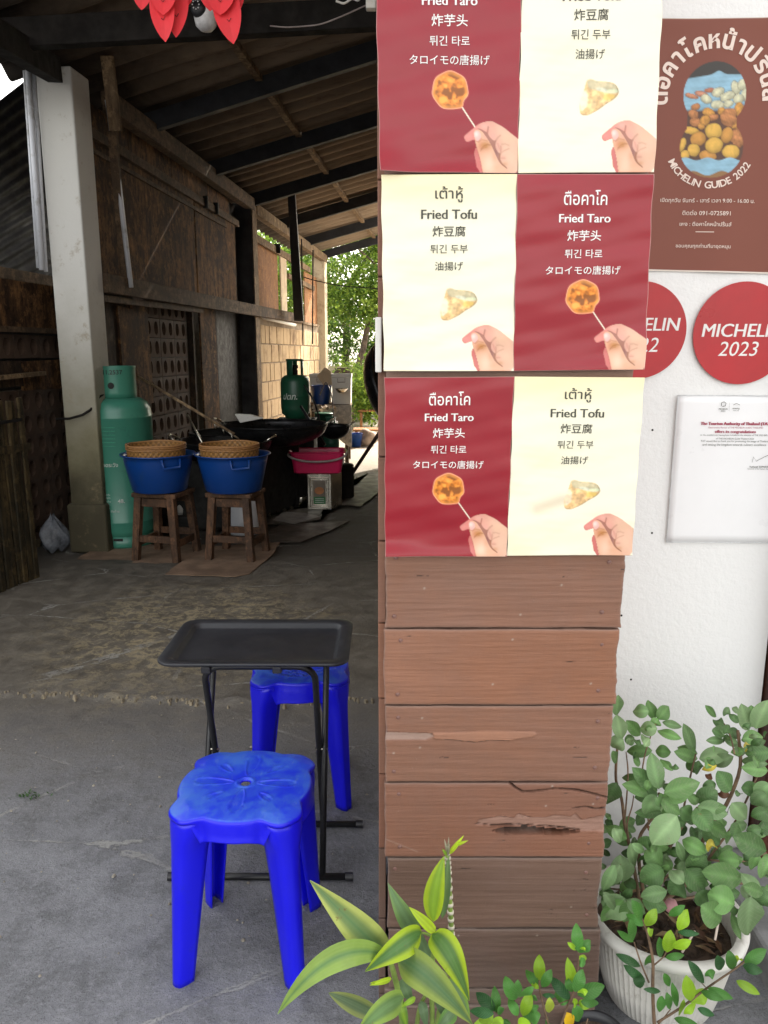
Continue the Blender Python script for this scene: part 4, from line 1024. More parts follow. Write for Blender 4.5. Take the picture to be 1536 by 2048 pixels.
# ------------------------------------------------------------------ brown poster on the house wall
WY = HY - .004
def W2(px, py): return xz(px, py, WY)
def brown_poster():
    c4 = [W2(1262, 40), W2(1612, 34), W2(1590, 549), W2(1240, 540)]
    def wave(u, v): return .002 + .0016 * np.sin(u * 13 + .6) + .0012 * np.sin(u * 7 + v * 3) + .004 * np.exp(-((v - 0) / .05) ** 2) * (1 + np.sin(u * 9)) * .5
    fmap = quad_map(c4, wave, WY)
    PW, PH = 350.0, 506.0
    t = thing('shop_poster', 'brown poster with a figure-eight food photograph and arched Thai title', 'poster', (1.0, WY, 2.1))
    nx, ny = 190, 260
    U, V = np.meshgrid(np.linspace(0, 1, nx), np.linspace(0, 1, ny), indexing='ij')
    X, Y = U * PW, V * PH
    C = np.ones(X.shape + (3,)) * np.array((.20, .055, .032))
    cx = 173.0                                   # centre of the window; two stacked rounds
    w1 = ((X - cx - 1) / 63) ** 2 + ((Y - 145) / 64) ** 2; w2 = ((X - cx + 1) / 63.5) ** 2 + ((Y - 249) / 62) ** 2
    neck = (np.abs(X - cx + 3) < 49.5) & (Y > 172) & (Y < 224)
    m = np.clip((1.0 - np.minimum(w1, w2)) * 30, 0, 1); m = np.maximum(m, neck * 1.0)
    n = hsh(X / 7, Y / 7, 61); sx = lambda x: 1350 + x / 8.533 - 1252; sy = lambda y: 110 + y / 8.533 - 38
    cloth = np.array((.27, .47, .60)) * (1 + .16 * hsh(X / 9, Y / 4, 62))[..., None]
    F = np.ones(C.shape) * np.array((.05, .045, .04))
    k = np.clip((Y - sy(290 - 60 * np.exp(-((X - sx(700)) / 10) ** 2) + 60 * np.clip((sx(600) - X) / 50, 0, 1))) / 2, 0, 1); F = F * (1 - k[..., None]) + cloth * k[..., None]
    k = np.clip((Y - sy(860)) / 6, 0, 1); F = lerp_c(F, k, (.10, .05, .035))
    r = np.random.default_rng(5)
    def lump(x, y, a, b, c, rough=.10):
        nonlocal F
        x, y, a, b = sx(x), sy(y), a / 8.533, b / 8.533; an = r.uniform(-.4, .4); dx, dy = X - x, Y - y
        p = (dx * math.cos(an) + dy * math.sin(an)) / a; q = (-dx * math.sin(an) + dy * math.cos(an)) / b
        d = p * p + q * q + rough * hsh(X / 4, Y / 4, int(abs(x) * 7))
        e = np.clip((1.22 - d) * 3.5, 0, 1); F = lerp_c(F, e * .55, (.09, .035, .02))
        kk = np.clip((1 - d) * 5, 0, 1); sh = np.clip(1.12 - .40 * d - .22 * q - .10 * p, .3, 1.35) * (1 + rough * hsh(X / 2.6, Y / 2.6, int(abs(y) * 5)))
        F = F * (1 - kk[..., None]) + np.clip(np.array(c) * sh[..., None], 0, .9) * kk[..., None]
    W_ = (.56, .55, .38); B_ = (.45, .19, .07); O_ = (.55, .27, .06); Y_ = (.66, .40, .08)
    for a in [(250, 650, 120, 40, (.5, .22, .12)), (420, 620, 110, 50, (.48, .22, .14)), (560, 560, 100, 45, (.42, .16, .09)), (330, 830, 80, 60, B_), (1000, 520, 80, 120, W_), (1110, 470, 90, 90, W_), (1170, 640, 70, 110, W_), (700, 590, 120, 80, W_), (860, 660, 130, 80, W_), (500, 700, 110, 75, W_), (700, 800, 120, 75, W_), (1050, 700, 100, 80, W_), (880, 780, 90, 60, W_)]: lump(*a, rough=.22)
    for a in [(300, 950, 90, 80, B_), (560, 930, 120, 75, O_), (340, 1090, 110, 80, B_), (640, 1010, 90, 60, B_), (500, 1060, 85, 90, O_), (440, 1160, 60, 55, O_), (1080, 880, 85, 130, O_), (780, 905, 75, 65, O_), (1010, 1120, 90, 80, O_), (900, 1010, 150, 160, B_), (1060, 1360, 120, 160, B_)]: lump(*a, rough=.28)
    for a in [(270, 1230, 150, 65, Y_), (130, 1470, 60, 130, Y_), (400, 1370, 135, 125, O_), (880, 1310, 105, 145, O_), (650, 1240, 155, 140, Y_), (330, 1560, 110, 115, Y_), (570, 1660, 155, 95, O_), (190, 1640, 80, 80, Y_), (670, 1480, 155, 145, Y_), (960, 1590, 160, 125, Y_)]: lump(*a, rough=.09)
    k = np.clip((Y - sy(1705 + 25 * np.sin(X / 7))) / 1.5, 0, 1); F = F * (1 - k[..., None]) + cloth * k[..., None]
    k = np.clip((Y - sy(1950 + 40 * np.sin(X / 9 + 2))) / 1.5, 0, 1); F = lerp_c(F, k, (.28, .15, .06))
    C = C * (1 - m[..., None]) + F * m[..., None]
    ed = np.minimum(V, 1 - V) * PH; C = lerp_c(C, np.clip(1 - (ed - 2) / 1.2, 0, 1) * (V > .5), (.75, .68, .6)); C = lerp_c(C, np.clip(1 - ed / 1.5, 0, 1) * (V < .5), (.7, .6, .52))
    x, y, z = fmap(U, V)
    mb = MB(); mb.add(np.stack([x.ravel(), y.ravel(), z.ravel()], 1).tolist(), ngrid(nx, ny), np.clip(C.reshape(-1, 3), 0, 1).tolist())
    mb.build('sheet', 'print_matte', t, smooth=True)
    def arc(clusters, ccx, ccy, rad, a0, a1, size, mat, bold, inward=False, stretch=1.0):
        ws = []
        for cl in clusters:
            v, f = text2d(cl, bold); w = (v[:, 0].max() - v[:, 0].min()) if len(v) else .35; ws.append(w + .06)
        tot = sum(ws); a = a0
        for cl, w in zip(clusters, ws):
            da = (a1 - a0) * w / tot; am = a + da / 2; a += da
            v, f = text2d(cl, bold)
            if not len(v): continue
            q = (v - np.array([(v[:, 0].max() + v[:, 0].min()) / 2, 0])) * size * np.array([1, stretch])
            if not inward:                       # letters stand outward, am measured clockwise from straight up
                px = ccx + (rad + q[:, 1]) * math.sin(am) + q[:, 0] * math.cos(am)
                py = ccy - (rad + q[:, 1]) * math.cos(am) + q[:, 0] * math.sin(am)
            else:                                # along the bottom, reading left to right
                px = ccx + (rad - q[:, 1]) * math.sin(am) + q[:, 0] * math.cos(am)
                py = ccy + (rad - q[:, 1]) * math.cos(am) - q[:, 0] * math.sin(am)
            xx, yy, zz = fmap(px / PW, py / PH, .0012)
            k = MB(); k.add(np.stack([xx, yy, zz], 1).tolist(), f); k.build('letter', mat, t)
    arc(['ตื', 'อ', 'ค', 'า', 'โ', 'ค', 'ห', 'น้', 'า', 'ป', 'ริ้', 'น', 'ส์'], 174, 152, 96, R(-99), R(96), 46, 'txt_pink', .03)
    def arc_low(body, a0, a1):
        arc(list(body), 170, 240, 92, a0, a1, 20, 'txt_pink', .02, True)
    arc_low('MICHELIN GUIDE 2022', R(-66), R(62))
    for body, wd, cx_, cy_ in [('เปิดทุกวัน จันทร์ - เสาร์ เวลา 9.00 - 16.00 น.', 188, 168, 358), ('ติดต่อ 091-0725891', 95, 167, 382), ('เพจ : ตือคาโคหน้าปริ้นส์', 102, 166, 405), ('ขอบคุณทุกท่านที่มาอุดหนุน', 108, 163, 452)]:
        lettering(t, fmap, PW, PH, body, wd, cx_, cy_, 'txt_pink', .0012, .006)
    lx = MB(); P = [fmap(u / PW, v / PH, .0012) for u, v in ((147, 421), (183, 421), (183, 422.5), (147, 422.5))]
    lx.add(P, [(0, 1, 2, 3)]); lx.build('rule', 'txt_pink', t)
brown_poster()
# round red stickers
def sticker(px, py, r_px, lines, label, bright):
    c = atY(px, py, WY - .001); r = r_px * mpp(c)
    t = thing('round_sticker', label, 'sticker', tuple(c), group='round red stickers on the white wall')
    n = 72; mb = MB()
    def wav(x, z): return .0018 + .001 * math.sin(x * 30 + px) + .0015 * max(0, -x / r) ** 2
    vs = [(c.x, c.y - wav(0, 0), c.z)]; fs = []
    for k in range(1, 7):
        for j in range(n):
            a = 2 * math.pi * j / n; x, z = r * k / 6 * math.cos(a), r * k / 6 * math.sin(a); vs.append((c.x + x, c.y - wav(x, z), c.z + z * 1.01))
    for j in range(n): fs.append((0, 1 + j, 1 + (j + 1) % n))
    for k in range(5):
        for j in range(n): fs.append((1 + k * n + j, 1 + k * n + (j + 1) % n, 1 + (k + 1) * n + (j + 1) % n, 1 + (k + 1) * n + j))
    mb.add(vs, fs); mb.build('disc', bright, t, smooth=True, solid=.0015, off=1, autos=50)
    for body, w, dx, dy, bold, sh in lines:
        q, f = fit_text(body, w * mpp(c), 0, 0, 0.0, sh)
        k = MB()
        for ii, sh_ in enumerate((-1, 0, 1) if bold else (0,)): k.add([(c.x + dx * mpp(c) + a + sh_ * .0009, c.y - wav(dx * mpp(c) + a, 0) - .0020 - ii * .00012, c.z - dy * mpp(c) + b) for a, b in q], f)
        k.build('lettering', 'txt_white', t)
sticker(1278, 661, 94, [('MICHELIN', 160, 0, -12, 1, .12), ('2022', 80, 0, 28, .0, .2)], 'round red sticker marked 2022, mostly hidden by the menu poster', 'sticker_red')
sticker(1484, 667, 99, [('MICHELIN', 162, 0, -6, 1, .12), ('2023', 80, -6, 30, .0, .2)], 'round red sticker marked 2023 above the paper certificate', 'sticker_red')
# certificate in a clear sleeve
def certificate():
    c4 = [W2(1354, 790), W2(1640, 792), W2(1622, 1086), W2(1332, 1084)]
    fmap = quad_map(c4, lambda u, v: .003 + .002 * np.sin(v * 4 + 1) + .001 * np.sin(u * 6), WY)
    PW, PH = 288.0, 294.0
    t = thing('paper_certificate', 'white paper certificate in a clear sleeve under the red stickers', 'certificate', tuple(atY(1450, 930, WY)))
    U, V = np.meshgrid(np.linspace(0, 1, 20), np.linspace(0, 1, 20), indexing='ij'); x, y, z = fmap(U, V)
    mb = MB(); mb.add(np.stack([x.ravel(), y.ravel(), z.ravel()], 1).tolist(), ngrid(20, 20)); mb.build('paper', simple('certificate_paper', (.86, .86, .87), .35, 0, .02, 5, .05, 5, .004), t, smooth=True, solid=.002, off=1)
    P = [Vector(fmap(u, v, .001)) for u, v in ((1, 0), (0, 0), (0, 1), (1, 1))]; mb = MB(); mb.tube(P, .0012, 6); mb.build('sleeve_edge', simple('clear_sleeve_edge', (.66, .67, .68), .3), t)
    for body, w, cx, cy, mt, b in [('The Tourism Authority of Thailand (TAT)', 141, 120, 55, 'txt_red', .012), ('Gastronomic Partner of THE MICHELIN GUIDE THAILAND', 110, 120, 62, 'txt_red', 0), ('offers its congratulations', 82, 120, 70.5, 'txt_red', .012),
            ('on the establishment having been included in the selection of THE 2023 BIB GOURMAND distinction', 180, 140, 77, 'txt_dark', 0), ('of THE MICHELIN Guide Thailand 2023', 76, 120, 83.5, 'txt_dark', 0), ('TAT would like to thank you for promoting the image of Thailand gastronomic tourism', 180, 142, 89, 'txt_dark', 0), ('and setting the kingdom towards culinary excellence', 128, 120, 96, 'txt_dark', 0), ('Yuthasak SUPASORN', 44, 175, 139, 'txt_dark', .01), ('Governor of the Tourism Authority', 50, 175, 143.5, 'txt_dark', 0), ('MICHELIN', 17, 92, 26, 'txt_dark', .02), ('2023', 9, 92, 30, 'txt_dark', 0), ('amazing', 14, 118, 25, 'txt_dark', .01), ('THAILAND', 12, 118, 29, 'txt_dark', 0)]:
        lettering(t, fmap, PW, PH, body, w, cx, cy, mt, .0025, b)
    for pts, w in [([(158, 130), (160, 119), (166, 128), (180, 120), (198, 112)], .5), ([(104, 14), (104, 30)], .2), ([(88, 20), (88, 14), (93, 12), (97, 15), (96, 20), (90, 21)], .8), ([(112, 18), (118, 15), (125, 18)], .6)]:
        mb = MB(); mb.tube([Vector(fmap(u / PW, v / PH, .0028)) for u, v in pts], w * .0009, 4); mb.build('pen_line', 'txt_dark', t)
certificate()
for px, py in ((1304, 1066), (1243, 1231), (1262, 1359), (1305, 860)):
    c = atY(px, py, HY); mb = MB(); mb.lathe([(0, .002), (.0022, .0015), (.003, 0)], (0, 0, 0), 8); o = mb.build('wall_nail', 'soot', None, local=True); o.location = c; o.rotation_euler = (R(90), 0, 0)
    tag(o, {1304: 'dark nail in the white wall left of the certificate foot', 1243: 'dark nail in the white wall tight against the second bare board', 1262: 'dark nail in the white wall just above the bush', 1305: 'dark nail in the white wall beside the certificate\'s upper corner'}[px], 'nail')
# ------------------------------------------------------------------ blue plastic stools
def blue_stool(loc, rz, label, H=.455, woven=False, rb=.150, cr=.150):
    t = thing('plastic_stool', label, 'stool', loc, rz, 'blue plastic stools at the tray table')
    n = 176
    th = np.linspace(0, 2 * np.pi, n, endpoint=False)
    da = (th + np.pi / 4) % (np.pi / 2) - np.pi / 4              # distance to nearest axis (0,90..)
    dc = th % (np.pi / 2) - np.pi / 4                            # distance to nearest corner
    lobe = np.exp(-(np.abs(dc) / .28) ** 4)
    notch = np.exp(-((np.abs(dc) - .37) / .06) ** 2)
    Rr = rb + (.197 - rb + (cr - .150) * 1.3) * lobe - .002 * notch * (0 if woven else 1)
    rows = []
    nr = 46
    for i in range(nr + 1):
        f = i / nr
        r = .0115 + (Rr - .006 - .0115) * f
        if woven: r = .002 + (Rr - .006 - .002) * f
        x, y = r * np.cos(th), r * np.sin(th)
        z = np.full(n, H) - .0025 * (1 - f) ** 2 - .004 * f ** 6 - .006 * lobe * np.clip((f - .8) / .2, 0, 1)
        if not woven:
            rim = np.exp(-((r - .021) / .003) ** 2) * .0028 + np.exp(-((r - (rb - .018)) / .004) ** 2) * .0
            z = z + rim - .0035 * np.exp(-((r - .0125) / .002) ** 2)
            for k in range(8):
                a = k * math.pi / 4; big = k % 2 == 0
                u = x * math.cos(a) + y * math.sin(a); l = -x * math.sin(a) + y * math.cos(a)
                r0, r1, hw = (.030, .128, .021) if big else (.062, .108, .013)
                q = np.clip((u - r0) / (r1 - r0), 0, 1)
                w = hw * np.sqrt(np.clip(q, 0, 1)) * np.sqrt(np.clip(1 - q ** 5, 0, 1)) + 1e-5
                s = np.abs(l) - w
                s = np.where((u < r0) | (u > r1), 1, s)
                z = z + .0022 * np.exp(-(s / .0019) ** 2) - (.0012 * (s < 0))
        else:
            inside = np.clip((.118 - r) / .006, 0, 1)
            z = z - inside * .0035 * (.5 + .5 * np.sign(np.sin(x * 260) * np.sin(y * 260 + (np.floor(x * 41) % 2) * 1.5))) + .002 * np.exp(-((r - .122) / .003) ** 2)
        rows.append(np.stack([x, y, z], 1))
    def ring(off, dz): 
        r = Rr + off; return np.stack([r * np.cos(th), r * np.sin(th), H - .004 - .006 * lobe - dz * np.ones(n)], 1)
    rows.append(ring(-.0025, .002)); rows.append(ring(-.0005, .006)); rows.append(ring(0, .012))
    arch = (.046 + .014 * np.clip((np.abs(da) - .18) / .28, 0, 1) ** 2) * (1 - .8 * np.clip((np.abs(da) - .47) / .08, 0, 1)) if not woven else (.062 + .012 * np.clip((np.abs(da) - .22) / .25, 0, 1) ** 2) * (1 - .8 * np.clip((np.abs(da) - .47) / .08, 0, 1))
    for k, f in enumerate((.3, .55, .8, .93, 1.0)):
        extra = (.003 if (woven and k == 1) else 0) + (.002 if k >= 3 else 0) + (.006 * lobe if woven and k in (1, 2) else 0)
        r = Rr + extra + .002 * f - .009 * np.exp(-(np.abs(dc) / .37) ** 6)
        rows.append(np.stack([r * np.cos(th), r * np.sin(th), H - .010 - .006 * lobe - arch * f], 1))
    # turn the lip inwards a little so that the apron reads as thick
    r = Rr - .010
    rows.append(np.stack([r * np.cos(th), r * np.sin(th), H - .010 - .006 * lobe - arch], 1))
    V = np.concatenate(rows); k = len(rows)
    m = MB(); fs = []
    for i in range(k - 1):
        for j in range(n): fs.append((i * n + j, i * n + (j + 1) % n, (i + 1) * n + (j + 1) % n, (i + 1) * n + j))
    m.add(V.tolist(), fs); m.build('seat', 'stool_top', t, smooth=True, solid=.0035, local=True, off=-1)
    for sx, sy in ((1, 1), (-1, 1), (-1, -1), (1, -1)):
        m = MB(); vs = []; N = 17; K = 26
        o = Vector((sx, sy, 0)).normalized(); l = Vector((-o.y, o.x, 0))
        for i in range(K):
            f = i / (K - 1); z = H - .017 - f * (H - .017)
            w = (.080 - .042 * f ** .5 + .020 * math.exp(-(max(0, f - .09) / .055) ** 1.5)) * (1.06 if woven else 1)
            d = .056 - .026 * f
            base = (cr - .150) * 1.3 + .1955 + .024 * f - d - .004 * math.exp(-f / .035)
            for j in range(N):
                a = -math.pi * .60 + math.pi * 1.20 * j / (N - 1)
                ca, sa = math.cos(a), math.sin(a)
                cx = d * math.copysign(abs(ca) ** .62, ca); ly = w / 2 * math.copysign(abs(sa) ** .70, sa)
                if woven: cx -= .004 * math.exp(-(a / .22) ** 2)
                else: cx -= .0022 * math.exp(-((abs(a) - .5) / .12) ** 2)
                p = o * (base + cx) + l * ly
                vs.append((p.x, p.y, z))
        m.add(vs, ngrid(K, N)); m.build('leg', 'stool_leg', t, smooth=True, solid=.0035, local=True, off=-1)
    return t
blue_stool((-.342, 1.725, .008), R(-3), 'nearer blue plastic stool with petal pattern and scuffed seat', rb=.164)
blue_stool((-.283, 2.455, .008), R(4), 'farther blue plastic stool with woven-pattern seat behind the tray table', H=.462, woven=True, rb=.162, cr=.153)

# ------------------------------------------------------------------ folding tray table
def tray_table():
    cx, x0, x1, y0, y1, z = 0, -.635, -.098, 1.985, 2.352, .662
    t = thing('tray_table', 'black folding tray table with crossed tube legs', 'table', ((x0 + x1) / 2, (y0 + y1) / 2, 0))
    mx, my = (x0 + x1) / 2, (y0 + y1) / 2
    def rr(ins, r, zz, k=9):
        w, d = (x1 - x0) / 2 - ins, (y1 - y0) / 2 - ins; P = []
        for qx, qy, a0 in ((1, 1, 0), (-1, 1, 90), (-1, -1, 180), (1, -1, 270)):
            for i in range(k):
                a = R(a0 + 90 * i / (k - 1)); P.append((mx + qx * (w - r) + r * math.cos(a), my + qy * (d - r) + r * math.sin(a), zz))
        return P
    rings = [rr(.004, .045, z - .010), rr(0, .048, z - .006), rr(0, .048, z - .001), rr(.003, .045, z), rr(.034, .026, z - .002), rr(.037, .024, z - .005), rr(.044, .02, z - .014), rr(.050, .018, z - .016), rr(.10, .01, z - .0165)]
    m = MB(); n = len(rings[0]); vs = [p for r_ in rings for p in r_]; fs = []
    for i in range(len(rings) - 1):
        for j in range(n): fs.append((i * n + j, i * n + (j + 1) % n, (i + 1) * n + (j + 1) % n, (i + 1) * n + j))
    fs.append(tuple(range((len(rings) - 1) * n, len(rings) * n)))
    m.add(vs, fs); m.build('tray', simple('black_tray_plastic', (.022, .023, .028), .36, 0, .12, 3, .10, 260, .0006), t, smooth=True, solid=.003, off=-1)
    def frame(ytop, ybot, xl, xr, barl, barr, rt):
        zt = z - .026; zb = .018; P = []
        pl = Vector((xl, ybot, zb)); pr_ = Vector((xr, ybot, zb)); tl = Vector((xl, ytop, zt)); tr_ = Vector((xr, ytop, zt))
        up = (tl - pl).normalized(); P = [pl, pl.lerp(tl, .5)]
        for k in range(7):
            a = R(90 * k / 6); P.append(tl + Vector((rt - rt * math.cos(a), 0, 0)) - up * (rt - rt * math.sin(a)))
        for k in range(7):
            a = R(90 - 90 * k / 6); P.append(tr_ - Vector((rt - rt * math.cos(a), 0, 0)) - up * (rt - rt * math.sin(a)))
        P += [pr_.lerp(tr_, .5), pr_]
        m = MB(); m.tube(P, .0095, 12); m.build('leg_frame', 'black_steel', t, smooth=True)
        m = MB(); m.tube([(barl, ybot, .018), (barr, ybot, .018)], .0100, 12); m.build('foot_bar', 'black_steel', t, smooth=True)
        for xx, s in ((barl, 1), (barr, -1)):
            m = MB(); m.tube([(xx - s * .002, ybot, .018), (xx + s * .02, ybot, .018)], .0122, 12); m.build('end_cap', 'black_plastic', t, smooth=True, autos=40)
    frame(2.03, 2.215, -.508, -.195, -.615, -.070, .05)
    frame(2.27, 1.962, -.527, -.178, -.622, -.092, .012)
    for xx in (-.512, -.188):
        m = MB(); m.tube([(xx - .018, 2.117, .335), (xx + .018, 2.117, .335)], .004, 8); m.build('pivot', 'bare_metal', t, smooth=True)
    for xx in (-.50, -.30):
        m = MB(); m.box((xx, 2.03, z - .033), (.026, .026, .020)); m.build('clip', 'black_plastic', t, bevel=.003)
        m = MB(); m.box((xx, 2.27, z - .033), (.026, .026, .020)); m.build('clip', 'black_plastic', t, bevel=.003)
tray_table()

# ------------------------------------------------------------------ leaves
VIEW_UP = Vector((0, -math.cos(PITCH + .35), math.sin(PITCH + .35)))
def leaf_mesh(B, T, W, mid, up, cedge, cmid, shape=.55, fold=.22, nseg=12, wav=.0, pw=.82, cband=.35, par=0.0):
    """one blade from B to T through mid (a 3-D point), full width W"""
    B, T, mid = Vector(B), Vector(T), Vector(mid)
    m = MB(); vs = []; cs = []
    prof = []
    K = [-1, -.72, -.38, 0, .38, .72, 1]
    for i in range(nseg + 1):
        t = i / nseg
        # quadratic through mid at t = .5
        c1 = mid * 2 - (B + T) * .5
        p = B * (1 - t) ** 2 + c1 * 2 * t * (1 - t) + T * t * t
        d = (c1 - B) * (1 - t) * 2 + (T - c1) * 2 * t
        d = d.normalized()
        s = d.cross(up)
        if s.length < .05: s = d.cross(Vector((0, 0, 1)))
        s.normalize(); nrm = s.cross(d).normalized()
        w = (math.sin(math.pi * t ** shape) ** pw if 0 < t < 1 else 0) * W / 2
        w = max(w, W * .012)
        wv = wav * math.sin(t * 9 + 1) * W
        for k in K:
            off = s * (w * k) + nrm * (fold * w * abs(k) ** 1.3 - fold * w * .4 + wv * k)
            vs.append(p + off)
            e = min(1, max(0, (abs(k) - cband) / .25)); e = e * e * (3 - 2 * e)
            st = .9 + .2 * ((i * 7 + int(k * 10)) % 3) / 2
            c = [(cmid[q] * (1 - e) + cedge[q] * e) * (1.0 if abs(k) > .05 else 1.25) * (.94 + .06 * st) for q in range(3)]
            cs.append(tuple(c))
    m.add(vs, ngrid(nseg + 1, len(K)), cs)
    m.lp = [(i / nseg, abs(k) if not par else k * .5 + .5, par) for i in range(nseg + 1) for k in K]
    return m
def px_leaf(parent, base, tip, wpx, Yb, Yt, ce, cm, ctrl=None, Ym=None, mat='leaf', **kw):
    b = atY(*base, Yb); t = atY(*tip, Yt)
    c = ctrl or ((base[0] + tip[0]) / 2, (base[1] + tip[1]) / 2)
    ym = Ym if Ym is not None else (Yb + Yt) / 2 - .012
    md = atY(*c, ym)
    m = leaf_mesh(b, t, wpx * mpp(md), md, VIEW_UP + Vector((random.uniform(-.25, .25), 0, 0)), ce, cm, **kw)
    o = m.build('leaf', mat, parent, smooth=True)
    at = o.data.attributes.new('LP', 'FLOAT_VECTOR', 'POINT'); at.data.foreach_set('vector', np.array(m.lp, dtype=np.float32).ravel())
    return o
YG = (.56, .76, .03); G1 = (.13, .30, .04); PALE = (.55, .62, .16); GREY = (.13, .22, .10); LG = (.32, .54, .04)
def z4(x, y): return (550 + x / 3.413, 1650 + y / 3.413)
dr = thing('dracaena_plant', 'yellow-edged dracaena with broad pointed leaves before the boarded column', 'plant', (.10, 1.27, 0))
def D(base, tip, w, Yb, Yt, ce, cm, ctrl=None, Ym=None, **kw):
    kw.setdefault('wav', .012)
    px_leaf(dr, z4(*base), z4(*tip), w / 3.413 * .94, Yb, Yt, ce, cm, z4(*ctrl) if ctrl else None, Ym, par=1.0, **kw)
D((1055, 920), (945, 640), 85, 1.30, 1.31, GREY, GREY, (985, 770))
D((960, 735), (770, 395), 135, 1.29, 1.27, (.18, .30, .10), GREY, (868, 590))
D((1140, 640), (1185, 215), 75, 1.285, 1.30, GREY, (.16, .26, .10), (1165, 430), shape=.8)
D((1078, 660), (1155, 212), 150, 1.265, 1.27, YG, LG, (1092, 450), shape=.78, cband=.4, fold=.3)
D((1095, 735), (915, 560), 75, 1.27, 1.26, YG, (.45, .6, .04), (1000, 640))
D((760, 900), (238, 378), 235, 1.24, 1.20, PALE, (.12, .22, .09), (540, 680), 1.21, shape=.62, nseg=16, cband=.3)
D((770, 900), (18, 1290), 185, 1.23, 1.12, (.32, .48, .10), (.12, .24, .08), (400, 915), 1.14, shape=.75, nseg=18, cband=.15)
D((1000, 735), (615, 1000), 190, 1.26, 1.19, YG, (.10, .24, .06), (845, 835), 1.20, shape=.66, nseg=16)
D((1075, 740), (1325, 1200), 205, 1.26, 1.22, YG, (.12, .26, .06), (1205, 905), 1.21, shape=.62, nseg=16, cband=.38)
D((1170, 1060), (1330, 1350), 130, 1.28, 1.25, (.2, .36, .06), GREY, (1260, 1190))
D((835, 905), (1350, 1365), 240, 1.24, 1.18, (.40, .52, .10), (.11, .22, .09), (1065, 1060), 1.17, shape=.60, nseg=18, cband=.3)
D((880, 1180), (560, 1420), 170, 1.22, 1.16, (.3, .45, .08), (.13, .24, .08), (720, 1275), 1.17)
D((760, 1330), (365, 1145), 130, 1.27, 1.25, (.36, .42, .12), (.13, .2, .1), (540, 1225), shape=.8)
D((870, 1050), (950, 1215), 90, 1.27, 1.26, GREY, GREY, (900, 1140))
D((1000, 1200), (1040, 1400), 70, 1.28, 1.27, GREY, GREY)
D((1230, 1260), (1100, 1400), 110, 1.28, 1.27, (.14, .3, .06), GREY)
D((960, 1180), (855, 1245), 40, 1.25, 1.24, LG, LG)
D((850, 1200), (905, 1400), 75, 1.26, 1.25, (.2, .4, .05), LG)
D((1100, 1180), (1220, 1400), 60, 1.30, 1.29, GREY, GREY)
def stem(parent, pts, Y, r, mat, name='stem', ends=None):
    P = [atY(*p, Y if not isinstance(Y, (list, tuple)) else Y[i]) for i, p in enumerate(pts)]
    Q = []
    for i in range(len(P) - 1):
        for k in range(4): Q.append(P[i].lerp(P[i + 1], k / 4))
    Q.append(P[-1])
    for _ in range(2): Q = [Q[0]] + [(Q[i - 1] + Q[i] * 2 + Q[i + 1]) / 4 for i in range(1, len(Q) - 1)] + [Q[-1]]
    n = len(Q); rs = [r * (1 - .35 * i / n) for i in range(n)]
    m = MB(); m.tube(Q, rs, 9); return m.build(name, mat, parent, smooth=True)
stem(dr, [z4(1075, 1400), z4(1068, 1100), z4(1080, 860), z4(1085, 720)], 1.28, .0055, 'stem')
stem(dr, [z4(880, 1430), z4(845, 1150), z4(795, 950), z4(770, 890)], 1.255, .0065, 'stem')
stem(dr, [z4(1085, 770), z4(1030, 738), z4(970, 735)], 1.27, .003, 'stem')
stem(dr, [z4(960, 1430), z4(985, 1240), z4(1060, 1100)], 1.29, .005, 'stem')
cane = [z4(1100, 1430), z4(1135, 1200), z4(1180, 960), z4(1207, 770), z4(1196, 560), z4(1185, 330), z4(1176, 190)]
stem(dr, cane, 1.315, .0062, 'stem', 'cane')
cp = [atY(*p, 1.315) for p in cane]
for i in range(15):
    f = 2.6 + i * .24; k = int(f); 
    if k >= len(cp) - 1: break
    a = cp[k].lerp(cp[k + 1], f - k); b = cp[k].lerp(cp[k + 1], min(1, f - k + .085))
    m = MB(); m.tube([a, b], .0062 + .0004, 9, cap=True); m.build('dry_sheath', 'white_ring', dr, smooth=True)
for i in range(7):
    a = random.uniform(-.5, .5); top = z4(1176 + 40 * a, random.uniform(70, 130))
    D((1180, 205), ((top[0] - 550) * 3.413, (top[1] - 1650) * 3.413), 20, 1.31, 1.30, (.4, .38, .25), (.45, .4, .3))
D((1185, 200), (1290, 70), 36, 1.31, 1.29, YG, YG); D((1225, 140), (1320, 105), 26, 1.30, 1.29, YG, YG); D((1175, 210), (1140, 160), 24, 1.31, 1.30, LG, LG)
D((795, 1050), (645, 1095), 42, 1.25, 1.23, YG, YG); D((720, 1065), (645, 1080), 22, 1.25, 1.23, YG, YG); D((1190, 1060), (1130, 980), 30, 1.3, 1.29, (.3, .3, .15), (.3, .25, .15)); D((1190, 1060), (1205, 990), 26, 1.3, 1.29, (.3, .3, .15), (.3, .25, .15))

